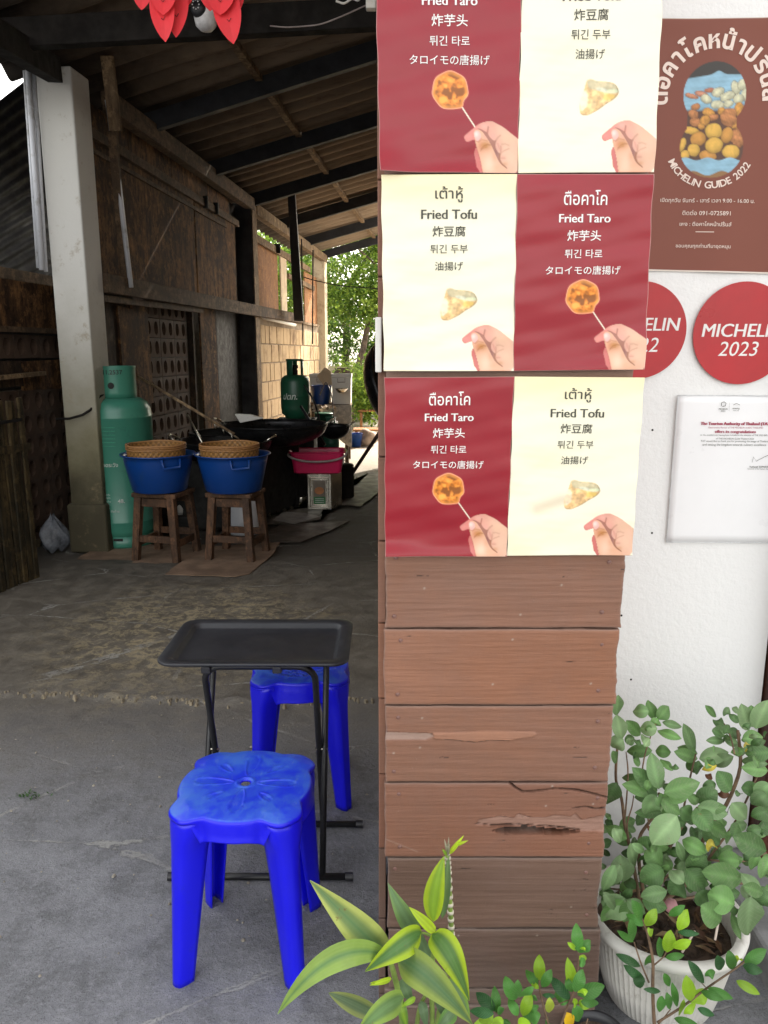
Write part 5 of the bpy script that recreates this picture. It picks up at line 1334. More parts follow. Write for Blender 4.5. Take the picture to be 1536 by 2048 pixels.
# small-leaved fig seedlings in front of the column and the pot
BR = (.36, .62, .03); MG = (.09, .28, .05); DG = (.035, .13, .04); YE = (.85, .52, .01)
def sprig(name, label, loc, leaves, stems, z, Y):
    t = thing(name, label, 'plant', loc)
    for b, tp, w, c in leaves:
        dy = random.uniform(-.035, .03)
        tilt = random.uniform(-.03, .03)
        px_leaf(t, z(*b), z(*tp), z(w, 0)[0] - z(0, 0)[0], Y + dy, Y + dy + tilt, c, sc3(c, .85), shape=.9, pw=.78, fold=.28, nseg=9, cband=.2)
    for pts, r in stems: stem(t, [z(*p) for p in pts], Y, r, 'twig')
    return t
def z5(x, y): return (930 + x / 4.151, 1800 + y / 4.151)
sprig('fig_seedling', 'low fig seedling with mixed bright and dark leaves below the lowest boards', (.20, 1.30, 0), [
 ((265, 940), (245, 712), 85, MG), ((250, 920), (92, 768), 105, DG), ((240, 945), (38, 922), 85, DG), ((235, 950), (120, 1015), 100, LG),
 ((405, 835), (333, 630), 105, MG), ((420, 830), (440, 660), 90, MG), ((450, 810), (572, 722), 80, MG), ((440, 960), (363, 815), 80, MG),
 ((480, 965), (547, 758), 98, BR), ((490, 985), (628, 955), 120, MG), ((505, 930), (615, 882), 65, MG), ((300, 950), (290, 880), 70, MG),
 ((320, 1000), (220, 1050), 120, LG), ((440, 1010), (540, 1080), 120, BR), ((350, 990), (330, 1080), 90, MG), ((200, 1000), (60, 1090), 100, LG)],
 [([(420, 1120), (440, 1000), (405, 835)], .0022), ([(330, 1120), (300, 980), (265, 930)], .002), ([(430, 1010), (490, 975)], .0015)], z5, 1.30)
sprig('fig_seedling', 'taller fig seedling with one yellow-orange leaf near the column\'s right corner', (.36, 1.32, 0), [
 ((618, 670), (617, 452), 98, BR), ((605, 720), (506, 576), 80, MG), ((640, 725), (720, 576), 82, MG), ((615, 735), (542, 682), 42, BR), ((640, 790), (760, 800), 40, DG), ((590, 800), (560, 830), 60, MG),
 ((700, 935), (705, 808), 78, (.4, .5, .05)), ((700, 1060), (690, 975), 70, MG), ((905, 760), (850, 476), 98, BR), ((915, 765), (980, 575), 105, MG), ((890, 765), (838, 645), 70, MG),
 ((870, 825), (706, 638), 95, DG), ((870, 830), (742, 792), 110, MG), ((935, 790), (1160, 712), 125, MG), ((960, 845), (1112, 860), 75, MG), ((940, 855), (1055, 878), 80, BR),
 ((920, 870), (945, 1010), 105, MG), ((845, 930), (885, 1075), 105, YE), ((885, 850), (935, 862), 70, BR), ((940, 770), (1020, 760), 60, BR),
 ((940, 430), (923, 190), 98, MG), ((950, 440), (1042, 335), 95, MG), ((925, 415), (850, 350), 42, BR), ((945, 480), (1010, 490), 60, BR), ((945, 505), (1000, 530), 75, MG), ((955, 420), (1000, 400), 50, BR)],
 [([(720, 1120), (660, 920), (620, 760), (618, 670)], .0022), ([(770, 1120), (850, 880), (905, 760)], .0024), ([(880, 860), (930, 640), (943, 500), (943, 430)], .002), ([(760, 870), (860, 830)], .0012), ([(980, 1120), (1020, 985)], .0016)], z5, 1.32)
def z8(x, y): return (1180 + x / 2.977, 1360 + y / 2.977)
sprig('fig_seedling', 'leggy fig seedling growing from the small black pot before the white pot', (.46, 1.36, 0), [
 ((312, 1425), (248, 1308), 70, MG), ((333, 1465), (396, 1362), 66, LG), ((258, 1550), (240, 1422), 64, MG), ((258, 1560), (162, 1492), 42, MG), ((370, 1522), (350, 1472), 45, LG), ((322, 1462), (214, 1393), 50, MG),
 ((530, 1492), (582, 1366), 75, BR), ((470, 1405), (566, 1342), 50, MG), ((460, 1622), (482, 1488), 78, BR), ((490, 1595), (604, 1552), 60, BR), ((520, 1502), (652, 1512), 38, DG), ((450, 1655), (562, 1638), 45, MG), ((425, 1650), (412, 1530), 66, MG),
 ((300, 1705), (152, 1630), 50, DG), ((330, 1800), (198, 1695), 55, DG), ((300, 1835), (278, 1738), 64, DG), ((420, 1855), (318, 1840), 34, DG), ((442, 1745), (474, 1825), 45, MG), ((430, 1880), (415, 1978), 55, MG), ((478, 1960), (458, 1858), 50, MG), ((520, 1945), (488, 1798), 48, MG),
 ((680, 1805), (583, 1668), 60, DG), ((600, 1912), (573, 1756), 80, BR), ((600, 1925), (704, 1850), 90, LG), ((700, 1835), (852, 1898), 55, MG), ((660, 1855), (800, 1905), 50, MG), ((640, 1955), (742, 1998), 44, DG), ((850, 1725), (828, 1608), 66, MG),
 ((868, 1695), (884, 1646), 70, YG), ((920, 1685), (1052, 1606), 78, MG), ((910, 1705), (1028, 1738), 60, DG), ((870, 1790), (1012, 1872), 55, LG), ((782, 1725), (758, 1638), 68, DG), ((690, 1765), (745, 1738), 55, MG), ((500, 2015), (650, 2060), 50, MG), ((560, 1990), (630, 1930), 50, BR), ((330, 1700), (372, 1640), 50, MG), ((530, 2000), (560, 1900), 44, LG)],
 [([(385, 2090), (372, 1850), (378, 1660), (335, 1480)], .004), ([(330, 1480), (312, 1420)], .0018), ([(350, 1800), (300, 1680), (262, 1560)], .002), ([(400, 2040), (560, 1940), (700, 1830), (850, 1730), (930, 1670)], .0026), ([(378, 1700), (450, 1640), (470, 1560), (530, 1480)], .0016), ([(400, 2060), (480, 1960)], .0015), ([(700, 1840), (640, 1780)], .001)], z8, 1.37)

# ------------------------------------------------------------------ white ribbed pot and its bush
def white_pot():
    c = Vector((.655, 1.575, .0)); zr = .225
    t = thing('plant_pot', 'large white ribbed plastic pot with a worn rolled rim', 'pot', tuple(c))
    n = 216; prof = [(.118, .0, 0), (.124, .02, 1), (.140, .08, 1), (.152, .14, 1), (.160, .190, 1), (.163, .197, 0), (.176, .199, 0), (.184, .206, 0), (.186, .216, 0), (.182, .224, 0), (.170, .227, 0), (.160, .222, 0), (.156, .20, 0), (.150, .14, 0)]
    vs = []; fs = []
    for r, z, rib in prof:
        for j in range(n):
            a = 2 * math.pi * j / n
            rr_ = r + (.0032 * (1 if j % 3 == 0 else -.4) if rib else 0) + (.0015 * math.sin(5 * a + 1) if z > .2 else 0)
            vs.append((c.x + rr_ * math.cos(a), c.y + rr_ * math.sin(a), z + .004 * math.cos(a + 2) * (z / .2)))
    for i in range(len(prof) - 1):
        for j in range(n): fs.append((i * n + j, i * n + (j + 1) % n, (i + 1) * n + (j + 1) % n, (i + 1) * n + j))
    m = MB(); m.add(vs, fs); m.build('pot_wall', 'pot_white', t, smooth=True, autos=50)
    m = MB(); xs = []
    for r in np.linspace(0, .152, 14):
        for j in range(40):
            a = 2 * math.pi * j / 40; xs.append((c.x + r * math.cos(a), c.y + r * math.sin(a), .165 + random.uniform(-.006, .008)))
    m.add(xs, [(i * 40 + j, i * 40 + (j + 1) % 40, (i + 1) * 40 + (j + 1) % 40, (i + 1) * 40 + j) for i in range(13) for j in range(40)])
    m.build('soil', 'soil', t, smooth=False)
    m = MB()
    for _ in range(70):
        a = random.uniform(0, 6.28); r = .14 * math.sqrt(random.random()); p = c + Vector((r * math.cos(a), r * math.sin(a), .172 + random.uniform(0, .012)))
        d = Vector((random.gauss(0, 1), random.gauss(0, 1), random.gauss(0, .4))).normalized() * random.uniform(.012, .032); s = d.cross(Vector((0, 0, 1))).normalized() * d.length * .28
        cc = random.choice([(.16, .08, .04), (.24, .14, .07), (.10, .05, .03), (.30, .2, .1)])
        m.add([p - d, p + s + Vector((0, 0, .004)), p + d, p - s], [(0, 1, 2, 3)], [cc] * 4)
    tag(m.build('leaf_litter', 'leaf_dusty', t), kind='stuff')
    for a, b in (((1390, 1862), (1364, 1905)), ((1445, 1800), (1430, 1880))):
        m = MB(); m.tube([atY(*a, 1.50), atY(*b, 1.47)], .0025, 6); m.build('stick', 'txt_pink', t)
    m = MB(); p = atY(1342, 1812, 1.5); m.lathe([(0, -.014), (.012, -.01), (.016, 0), (.011, .012), (0, .016)], tuple(p), 14); tag(m.build('bulb', simple('pink_bulb_skin', (.45, .22, .24), .5), smooth=True), 'small pinkish shallot resting among the bush stems in the pot', 'shallot')
    return c
pc = white_pot()
def black_pot():
    c = Vector((.455, 1.385, 0)); t = thing('plant_pot', 'small black plastic pot at the bottom edge before the white pot', 'pot', tuple(c))
    m = MB(); m.lathe([(.05, 0), (.062, .055), (.066, .058), (.069, .064), (.066, .070), (.060, .068), (.056, .055), (.05, .03)], tuple(c), 40); m.build('pot_wall', 'black_plastic', t, smooth=True)
    m = MB(); m.lathe([(.0, .053), (.03, .052), (.056, .050)], tuple(c), 20); m.build('soil', 'soil', t)
black_pot()
bush = thing('potted_bush', 'dusty round-leaved bush rising from the white ribbed pot', 'plant', (pc.x, pc.y, .17))
DU = [(.13, .25, .08), (.17, .29, .12), (.09, .18, .06), (.15, .30, .09), (.21, .32, .15)]
def bleaf(bx, by, tx, ty, w, Y, c=None, dz=0):
    c = c or random.choice(DU)
    px_leaf(bush, (bx, by), (tx, ty), w, Y, Y + dz, c, sc3(c, 1.1), mat='leaf_dusty', shape=.92, pw=.80, fold=.20, nseg=10, cband=.1, wav=.012)
# leaves read off the photograph: base, tip (zoomed pixels), width
BL = [((160, 210), (168, 88), 70, 1.62), ((190, 350), (160, 205), 85, 1.6), ((350, 185), (255, 185), 75, 1.68), ((385, 235), (345, 118), 62, 1.7), ((405, 235), (470, 158), 78, 1.7), ((300, 330), (215, 240), 70, 1.66), ((400, 290), (295, 290), 80, 1.66), ((430, 250), (548, 280), 45, 1.7), ((400, 300), (545, 350), 55, 1.7),
 ((380, 275), (405, 230), 60, 1.68), ((200, 355), (130, 400), 90, 1.6), ((210, 370), (265, 345), 60, 1.66), ((370, 420), (218, 425), 70, 1.64), ((390, 420), (482, 430), 68, 1.68), ((350, 390), (310, 320), 50, 1.68), ((420, 470), (495, 540), 45, 1.68), ((160, 490), (135, 420), 60, 1.6), ((300, 500), (260, 470), 50, 1.66), ((240, 380), (235, 345), 45, 1.66),
 ((625, 435), (555, 258), 78, 1.7), ((640, 440), (520, 400), 60, 1.7), ((640, 470), (500, 425), 70, 1.68), ((650, 470), (825, 430), 90, 1.66), ((640, 500), (575, 530), 70, 1.66), ((720, 500), (855, 455), 75, 1.68), ((640, 560), (650, 480), 60, 1.66),
 ((752, 220), (685, 150), 42, 1.75), ((800, 270), (735, 235), 60, 1.74), ((800, 215), (830, 165), 48, 1.75), ((805, 320), (730, 290), 70, 1.72), ((800, 360), (690, 360), 45, 1.7), ((900, 330), (810, 300), 60, 1.7), ((880, 380), (800, 345), 60, 1.7), ((890, 190), (845, 165), 38, 1.74),
 ((945, 300), (900, 140), 90, 1.64), ((985, 290), (1060, 120), 110, 1.62), ((980, 280), (960, 150), 90, 1.66), ((905, 350), (1030, 340), 85, 1.63), ((900, 460), (890, 380), 70, 1.68), ((1080, 430), (925, 440), 90, 1.6), ((1060, 540), (900, 520), 80, 1.62), ((900, 480), (1060, 500), 60, 1.64),
 ((900, 640), (1012, 655), 80, 1.6), ((890, 690), (880, 660), 40, 1.6), ((1060, 680), (960, 740), 90, 1.58), ((1070, 620), (1000, 700), 110, 1.58), ((1080, 820), (1000, 760), 90, 1.58), ((1085, 740), (1000, 745), 60, 1.6),
 ((410, 650), (365, 430), 100, 1.52), ((400, 660), (250, 520), 90, 1.54), ((400, 670), (190, 620), 85, 1.53), ((405, 680), (265, 700), 80, 1.52), ((395, 690), (330, 800), 105, 1.5), ((430, 640), (410, 580), 50, 1.55), ((440, 670), (655, 610), 105, 1.5), ((430, 690), (585, 700), 75, 1.5), ((420, 700), (540, 800), 90, 1.5), ((390, 700), (430, 740), 60, 1.49),
 ((520, 810), (370, 980), 155, 1.48), ((540, 760), (610, 820), 90, 1.5), ((640, 740), (590, 660), 70, 1.53), ((640, 730), (760, 660), 110, 1.53), ((640, 750), (820, 800), 100, 1.5), ((650, 760), (815, 760), 70, 1.5), ((630, 760), (720, 900), 110, 1.49), ((700, 850), (820, 930), 80, 1.5), ((770, 980), (680, 880), 100, 1.5), ((640, 770), (640, 860), 80, 1.5),
 ((840, 660), (760, 540), 105, 1.58), ((750, 620), (670, 640), 60, 1.58), ((845, 730), (930, 830), 100, 1.55), ((860, 870), (935, 860), 60, 1.57), ((820, 970), (840, 900), 65, 1.55), ((220, 945), (90, 870), 75, 1.55), ((160, 610), (100, 740), 100, 1.56), ((300, 590), (190, 580), 50, 1.6), ((430, 790), (265, 790), 60, 1.56),
 ((240, 970), (270, 1110), 80, 1.54), ((285, 980), (390, 960), 75, 1.53), ((430, 1100), (330, 1010), 115, 1.5), ((440, 1130), (300, 1200), 120, 1.48), ((385, 970), (470, 1000), 60, 1.52), ((550, 950), (690, 1030), 90, 1.52), ((560, 1080), (515, 955), 50, 1.5), ((590, 1130), (695, 1050), 120, 1.49), ((480, 1130), (560, 1210), 80, 1.47), ((570, 1120), (685, 1250), 125, 1.47), ((480, 1140), (440, 1060), 60, 1.5), ((520, 1130), (600, 1110), 70, 1.49), ((560, 1200), (480, 1280), 120, 1.48),
 ((910, 1190), (665, 1140), 135, 1.44), ((900, 1080), (760, 1060), 90, 1.5), ((860, 1340), (700, 1270), 150, 1.42), ((780, 1440), (660, 1340), 140, 1.42), ((1050, 1020), (850, 930), 125, 1.46), ((1020, 890), (930, 900), 60, 1.5), ((970, 1020), (870, 980), 60, 1.5), ((1005, 1030), (960, 1130), 70, 1.48), ((1020, 1280), (900, 1150), 80, 1.42), ((1030, 1270), (910, 1225), 75, 1.42), ((960, 1290), (940, 1520), 160, 1.40), ((1080, 1280), (1010, 1340), 110, 1.4), ((1080, 1060), (1020, 1180), 110, 1.42), ((840, 1390), (900, 1545), 55, 1.44), ((870, 1400), (850, 1330), 60, 1.42),
 ((150, 1100), (75, 1260), 70, 1.5), ((180, 1100), (120, 1230), 75, 1.49), ((200, 1200), (180, 1040), 130, 1.54), ((80, 1260), (155, 1370), 55, 1.47), ((460, 1260), (300, 1290), 85, 1.45), ((120, 1340), (70, 1290), 60, 1.5), ((210, 1300), (90, 1410), 140, 1.49), ((200, 1310), (70, 1440), 110, 1.47), ((250, 1320), (200, 1440), 90, 1.47), ((310, 1310), (460, 1360), 90, 1.46), ((220, 1310), (330, 1390), 80, 1.46), ((640, 1260), (700, 1330), 100, 1.46)]
for b, tp, w, Y in BL:
    q = z8(*b); r_ = z8(*tp)
    bleaf(q[0], q[1], r_[0], r_[1], w / 2.977 * 1.12, Y + random.uniform(-.015, .015), None, random.uniform(-.035, .03))
for b, tp, w, Y in [((755, 510), (665, 535), 38, 1.6), ((735, 960), (710, 1015), 70, 1.5), ((940, 370), (935, 430), 45, 1.63)]:
    q = z8(*b); r_ = z8(*tp); bleaf(q[0], q[1], r_[0], r_[1], w / 2.977 * 1.1, Y, (.52, .42, .05))
for b, tp, w, Y in [((760, 670), (830, 680), 60, 1.6), ((360, 900), (345, 860), 30, 1.55), ((690, 560), (730, 590), 40, 1.62)]:
    q = z8(*b); r_ = z8(*tp); bleaf(q[0], q[1], r_[0], r_[1], w / 2.977, Y, (.16, .06, .03))
rb_ = random.Random(3)
for _ in range(190):
    x = rb_.uniform(90, 1080); y = rb_.triangular(560, 1400, 1250) if rb_.random() < .8 else rb_.uniform(250, 560)
    if 250 < y < 560 and 480 < x < 700: continue
    if y > 1230 and 380 < x < 600: continue
    a = rb_.uniform(0, 6.28); L = rb_.uniform(60, 125) * (1 if y > 600 else .75)
    q = z8(x, y); r_ = z8(x + L * math.cos(a), y + L * math.sin(a) * .8)
    bleaf(q[0], q[1], r_[0], r_[1], L / 2.977 * rb_.uniform(.52, .72), rb_.uniform(1.5, 1.72), (.07, .15, .045) if rb_.random() < .5 else None, rb_.uniform(-.05, .05))
def bstem(pts, r=.003):
    stem(bush, [z8(*p) for p in pts], [1.545 + (1.66 - 1.545) * i / max(1, len(pts) - 1) for i in range(len(pts))], r, 'twig', 'branch')
bstem([(300, 1330), (240, 1000), (205, 860), (190, 700), (150, 600), (160, 430), (175, 300)], .0042)
bstem([(240, 990), (215, 860), (250, 760), (260, 690)], .002); bstem([(205, 860), (230, 560), (215, 430)], .002)
bstem([(330, 1330), (290, 1100), (290, 930), (350, 850), (420, 760), (410, 670)], .0045); bstem([(350, 850), (300, 600), (330, 420), (390, 260)], .002)
bstem([(380, 1330), (440, 1050), (560, 850), (640, 760)], .0045); bstem([(470, 960), (540, 850), (600, 560), (630, 440)], .0028)
bstem([(420, 1330), (620, 1180), (660, 960), (820, 740), (905, 520), (880, 300)], .0055); bstem([(700, 1070), (860, 860), (940, 700), (1060, 420)], .003); bstem([(440, 1320), (640, 1290), (760, 1240), (900, 1200), (1060, 1280)], .0035); bstem([(860, 440), (840, 340), (800, 260)], .0018)
bstem([(360, 1320), (470, 1140), (600, 1120)], .0028); bstem([(300, 1320), (200, 1250), (100, 1240)], .0028); bstem([(700, 1070), (900, 1090), (1050, 1030)], .0025)
# ------------------------------------------------------------------ cooking corner
# tall gas cylinder
def big_cyl():
    c = Vector(((253 - 768) * mpp((0, 6.0, .1)), 6.0, .012)); r = .248
    t = thing('gas_cylinder', 'tall green gas cylinder chained beside the white pillar', 'gas cylinder', tuple(c))
    m = MB(); m.lathe([(0, .06), (r * .8, .065), (r * .96, .10), (r, .14), (r, .20), (r + .002, .205), (r, .21), (r, 1.0), (r + .003, 1.005), (r, 1.012), (r * .985, 1.06), (r * .9, 1.115), (r * .7, 1.145), (r * .5, 1.155), (0, 1.16)], tuple(c), 56); m.build('tank', 'green_gas', t, smooth=True)
    m = MB(); m.lathe([(r * .90, .0), (r * .92, .02), (r * .92, .10)], tuple(c), 48); m.build('foot_ring', 'green_gas', t, smooth=True, solid=.006)
    m = MB(); m.box((c.x + .01, c.y - r * .92 - .002, .085), (.07, .012, .018)); m.build('slot', 'soot', t)
    m = MB(); rc = r * .58
    vs = []; n = 48; fs = []
    for k, z in enumerate((1.15, 1.19, 1.36, 1.385, 1.39)):
        for j in range(n + 1):
            a = R(215) + R(290) * j / n; rr = rc + (.004 if k in (3, 4) else 0); vs.append((c.x + rr * math.cos(a), c.y + rr * math.sin(a), c.z + z))
    m.add(vs, ngrid(5, n + 1)); m.build('collar', 'green_gas', t, smooth=True, solid=.006)
    m = MB(); m.lathe([(0, 1.15), (.03, 1.16), (.03, 1.24), (.02, 1.25), (.02, 1.29), (.035, 1.30), (.035, 1.33), (0, 1.33)], tuple(c), 20); m.build('valve', 'bare_metal', t, smooth=True)
    m = MB(); ns = 18
    m.lathe([(0, 0), (.024, 0), (.024, .004), (0, .004)], (0, 0, 0), ns); o = m.build('hole', 'soot', t, local=True); o.location = Vector((0.01, -rc - .004, 1.245)); o.rotation_euler = (R(90), 0, 0)
    def wraptext(body, w, dx, z, mat, rad, bold=0.0, h=None):
        q, f = fit_text(body, w, 0, 0, bold, 0, h); k = MB()
        k.add([(c.x + rad * math.sin((dx + a) / rad), c.y - rad * math.cos((dx + a) / rad), c.z + z + b) for a, b in q], f); k.build('lettering', mat, t)
    wraptext('11.11.2537', .20, .0, 1.345, 'black_print', rc + .010, .01)
    wraptext('โปรดระวัง', .15, -.02, .66, 'white_print', r + .003, .01)
    wraptext('48.', .05, .06, .38, 'white_print', r + .003, .02)
    for i, b_ in enumerate(['น้ำหนักถัง', 'ความจุน้ำ', 'น้ำหนักก๊าซ', 'มอก.', 'วันทดสอบ', 'ผู้ผลิต ถังก๊าซ']): wraptext(b_, (.07, .07, .075, .06, .05, .13)[i], -.055 + (.03 if i == 5 else 0), .43 - i * .026, 'white_print', r + .003, 0)
    k = MB()
    for i in range(6): k.box((c.x + .0, c.y - r - .0035, c.z + .94 - i * .028), (.10, .001, .004))
    k.build('worn_print', simple('worn_green_print', (.05, .30, .19), .5, bump=0), t)
big_cyl()
# small dark green cylinder on a stand, lettering as on its side
def small_cyl(cx, cy, zb, r, h, label, lettering_=None, mat='green_dark'):
    c = Vector((cx, cy, zb)); t = thing('gas_cylinder', label, 'gas cylinder', tuple(c))
    m = MB(); m.lathe([(0, 0), (r * .7, 0), (r * .75, .03), (r * .95, .06), (r, .12), (r, h * .5), (r + .003, h * .5 + .006), (r, h * .5 + .012), (r, h * .82), (r * .92, h * .92), (r * .7, h * .985), (0, h)], tuple(c), 44); m.build('tank', mat, t, smooth=True)
    m = MB(); m.lathe([(0, h), (.03, h), (.03, h + .05), (.02, h + .06), (.036, h + .07), (.036, h + .10), (0, h + .10)], tuple(c), 18); m.build('valve', 'dark_steel', t, smooth=True)
    for k in range(3):
        m = MB(); vs = []; n = 10
        for z in (h - .03, h + .155):
            for j in range(n + 1):
                a = R(200 + 120 * k) + R(62) * j / n; vs.append((c.x + r * .56 * math.cos(a), c.y + r * .56 * math.sin(a), zb + z))
        m.add(vs, ngrid(2, n + 1)); m.build('handle_plate', mat, t, smooth=True, solid=.006)
    m = MB(); m.tube([(c.x + r * .56 * math.cos(R(a)), c.y + r * .56 * math.sin(R(a)), zb + h + .155) for a in range(0, 361, 15)], .010, 8, cap=False); m.build('handle_ring', mat, t, smooth=True)
    if lettering_:
        q, f = fit_text(lettering_, .16, 0, 0, .02, .25); k = MB()
        k.add([(c.x + (r + .004) * math.sin((a - .045) / r), c.y - (r + .004) * math.cos((a - .045) / r), zb + h * .52 + b) for a, b in q], f); k.build('lettering', 'white_print', t)
        q, f = fit_text('PICNIC', .10, 0, 0, .0, .1); k = MB()
        k.add([(c.x + (r + .004) * math.sin((a - .045) / r), c.y - (r + .004) * math.cos((a - .045) / r), zb + h * .42 + b) for a, b in q], f) if False else None
p = atY(590, 840, 8.3)
small_cyl(p.x, 8.4, .80, .158, .47, 'dark green gas cylinder with white lettering standing above the big wok', 'ปตท.')
m = MB(); m.box((p.x, 8.4, .40), (.42, .42, .80)); tag(m.build('equipment_stand', 'soot', bevel=.01), 'soot-black stand under the dark green gas cylinder', 'stand')
p = atY(661, 888, 9.2); small_cyl(p.x, 9.3, .28, .10, .30, 'small pale green gas bottle half hidden behind the pink tub', None, 'green_gas')
m = MB(); m.box((p.x, 9.3, .14), (.3, .3, .28)); tag(m.build('low_stand', 'soot', bevel=.01), 'low black stand under the small pale green gas bottle', 'stand')
# wooden stools
def wooden_stool(cx, cy, rz, label, h=.50, w=.285, sp=.035):
    t = thing('wooden_stool', label, 'stool', (cx, cy, .014), rz, 'wooden stools under the blue tubs')
    m = MB(); m.box((0, 0, h - .016), (w + .06, w + .03, .032)); m.build('seat', 'stool_wood', t, local=True, bevel=.005)
    top = w / 2 - .015; bot = top + sp
    for sx in (-1, 1):
        for sy in (-1, 1):
            m = MB(); m.beam((sx * bot, sy * bot, 0), (sx * top, sy * top, h - .032), .05, .05, up=Vector((0, 1, 0)), w2=.055, h2=.055); m.build('leg', 'stool_wood', t, local=True, bevel=.004)
    q = top + sp * .7
    for sx in (-1, 1): m = MB(); m.beam((sx * q, -q, .13), (sx * q, q, .13), .022, .05); m.build('stretcher', 'stool_wood', t, local=True, bevel=.003)
    for sy in (-1, 1): m = MB(); m.beam((-q, sy * q, .165), (q, sy * q, .165), .022, .05); m.build('stretcher', 'stool_wood', t, local=True, bevel=.003)
    for sy in (-1, 1): m = MB(); m.beam((-top, sy * top, h - .07), (top, sy * top, h - .07), .022, .06); m.build('apron', 'stool_wood', t, local=True, bevel=.003)
S1 = (atZ(347, 1105, 0).x, 5.55); S2 = (atZ(485, 1105, 0).x, 5.55)
wooden_stool(S1[0], S1[1], R(-13), 'left wooden stool under a blue tub, next to the tall green cylinder')
wooden_stool(S2[0], S2[1], R(-11), 'right wooden stool under a blue tub, next to the black wok stove')
def blue_tub(cx, cy, z, r, h, label, rz):
    t = thing('plastic_tub', label, 'tub', (cx, cy, z), rz, 'blue tubs on the wooden stools')
    m = MB(); m.lathe([(0, .006), (r * .70, .004), (r * .74, .012), (r * .92, h - .04), (r * .93, h - .01), (r, h - .005), (r * 1.02, h), (r * 1.01, h + .006), (r * .96, h + .003), (r * .93, h - .01), (r * .9, h - .05), (r * .72, .02), (0, .014)], (0, 0, 0), 56); m.build('tub_wall', 'tub_blue', t, local=True, smooth=True)
    for a in (R(-68), R(112)):
        o, l = Vector((math.cos(a), math.sin(a), 0)), Vector((-math.sin(a), math.cos(a), 0))
        P = [o * (r * .95) + l * .065 + Vector((0, 0, h - .015)), o * (r * .975) + l * .06 + Vector((0, 0, h - .075)), o * (r * .975) - l * .06 + Vector((0, 0, h - .075)), o * (r * .95) - l * .065 + Vector((0, 0, h - .015))]
        m = MB(); m.tube(P, .010, 8); m.build('handle', 'tub_blue', t, local=True, smooth=True)
    return t
TH = .27
blue_tub(S1[0] - .02, S1[1] - .02, .515, .262, TH, 'left blue plastic tub holding a bamboo basket', .25)
blue_tub(S2[0] - .01, S2[1] - .02, .515, .270, TH, 'right blue plastic tub holding a bamboo basket', .0)
def basket(cx, cy, z, r, h, label, seed):
    t = thing('bamboo_basket', label, 'basket', (cx, cy, z), 0, 'bamboo baskets in the blue tubs')
    n = 200; nz = 26; vs = []; cs = []; rr = np.random.default_rng(seed)
    for i in range(nz):
        v = i / (nz - 1)
        for j in range(n):
            a = 2 * math.pi * j / n
            wv = math.sin(a * 33) * math.sin(v * math.pi * 9)
            q = r * (.93 + .07 * v) + .0035 * wv; vs.append((q * math.cos(a), q * math.sin(a), v * h + .002 * math.sin(a * 4 + seed)))
            s = .55 + .45 * (wv * .5 + .5) + rr.uniform(-.1, .1)
            s = s ** 1.8; cs.append((.42 * s, .21 * s, .06 * s))
    fs = [(i * n + j, i * n + (j + 1) % n, (i + 1) * n + (j + 1) % n, (i + 1) * n + j) for i in range(nz - 1) for j in range(n)]
    m = MB(); m.add(vs, fs, cs); m.build('woven_side', 'bamboo', t, local=True, smooth=True, solid=.004)
    for z_, w_, dr_ in ((h, .007, .002), (h - .028, .005, .004), (h - .012, .004, .005)):
        m = MB(); m.tube([((r + dr_) * math.cos(R(a)), (r + dr_) * math.sin(R(a)), z_ + .002 * math.sin(R(a) * 4 + seed)) for a in range(0, 361, 6)], w_, 6, cap=False); m.uc = True; m.c = [(.36, .18, .07)] * len(m.v); m.build('rim_hoop', 'bamboo', t, local=True, smooth=True)
    X = []; C = []; k = 46
    for i in range(k):
        for j in range(k):
            x = (i / (k - 1) * 2 - 1) * r * .92; y = (j / (k - 1) * 2 - 1) * r * .92; d = math.hypot(x, y)
            if d > r * .92: x *= r * .92 / d; y *= r * .92 / d
            wv = math.sin(i * 1.57) * math.sin(j * 1.57); X.append((x, y, .035 + .003 * wv)); s = .7 + .3 * wv; C.append((.38 * s, .20 * s, .06 * s))
    m = MB(); m.add(X, ngrid(k, k), C); m.build('woven_base', 'bamboo', t, local=True, smooth=True)
basket(S1[0] - .03, S1[1] - .02, .665, .205, .19, 'light woven bamboo basket in the left blue tub', 1)
basket(S2[0] - .03, S2[1] - .02, .665, .208, .19, 'open-weave bamboo basket in the right blue tub', 2)
# cardboard on the floor
def sheet(name, px, mat, label, z=.012, th=.004, cat='cardboard', jag=.0, group=None):
    pts = [atZ(x, y, z) for x, y in px]
    q = []
    for i in range(len(pts)):
        a, b = pts[i], pts[(i + 1) % len(pts)]; n = max(1, int((b - a).length / .06))
        for k in range(n): q.append(a.lerp(b, k / n) + (Vector((random.uniform(-jag, jag), random.uniform(-jag, jag), 0)) if k or jag > .01 else Vector()))
    m = MB(); m.prism(q, (0, 0, th)); return tag(m.build(name, mat), label, cat, group)
sheet('cardboard_sheet', [(148, 1141), (150, 1124), (162, 1112), (190, 1098), (300, 1088), (312, 1120), (272, 1147), (180, 1145)], 'cardboard', 'leftmost flattened brown cardboard under the tall gas cylinder', .010, .004, jag=.006)
sheet('cardboard_sheet', [(236, 1146), (262, 1128), (300, 1090), (420, 1090), (412, 1120), (370, 1148), (300, 1149)], 'cardboard', 'flattened brown cardboard under the left wooden stool', .016, .004, jag=.006)
sheet('cardboard_sheet', [(330, 1149), (355, 1130), (400, 1095), (560, 1085), (545, 1110), (500, 1148), (470, 1154), (400, 1152)], 'cardboard', 'flattened brown cardboard under the right wooden stool', .022, .004, jag=.006)
sheet('cardboard_sheet', [(500, 1085), (560, 1050), (700, 1042), (660, 1062), (600, 1085)], 'grey_card', 'thin greasy reddish sheet on the floor before the stove', .006, .003, jag=.01)
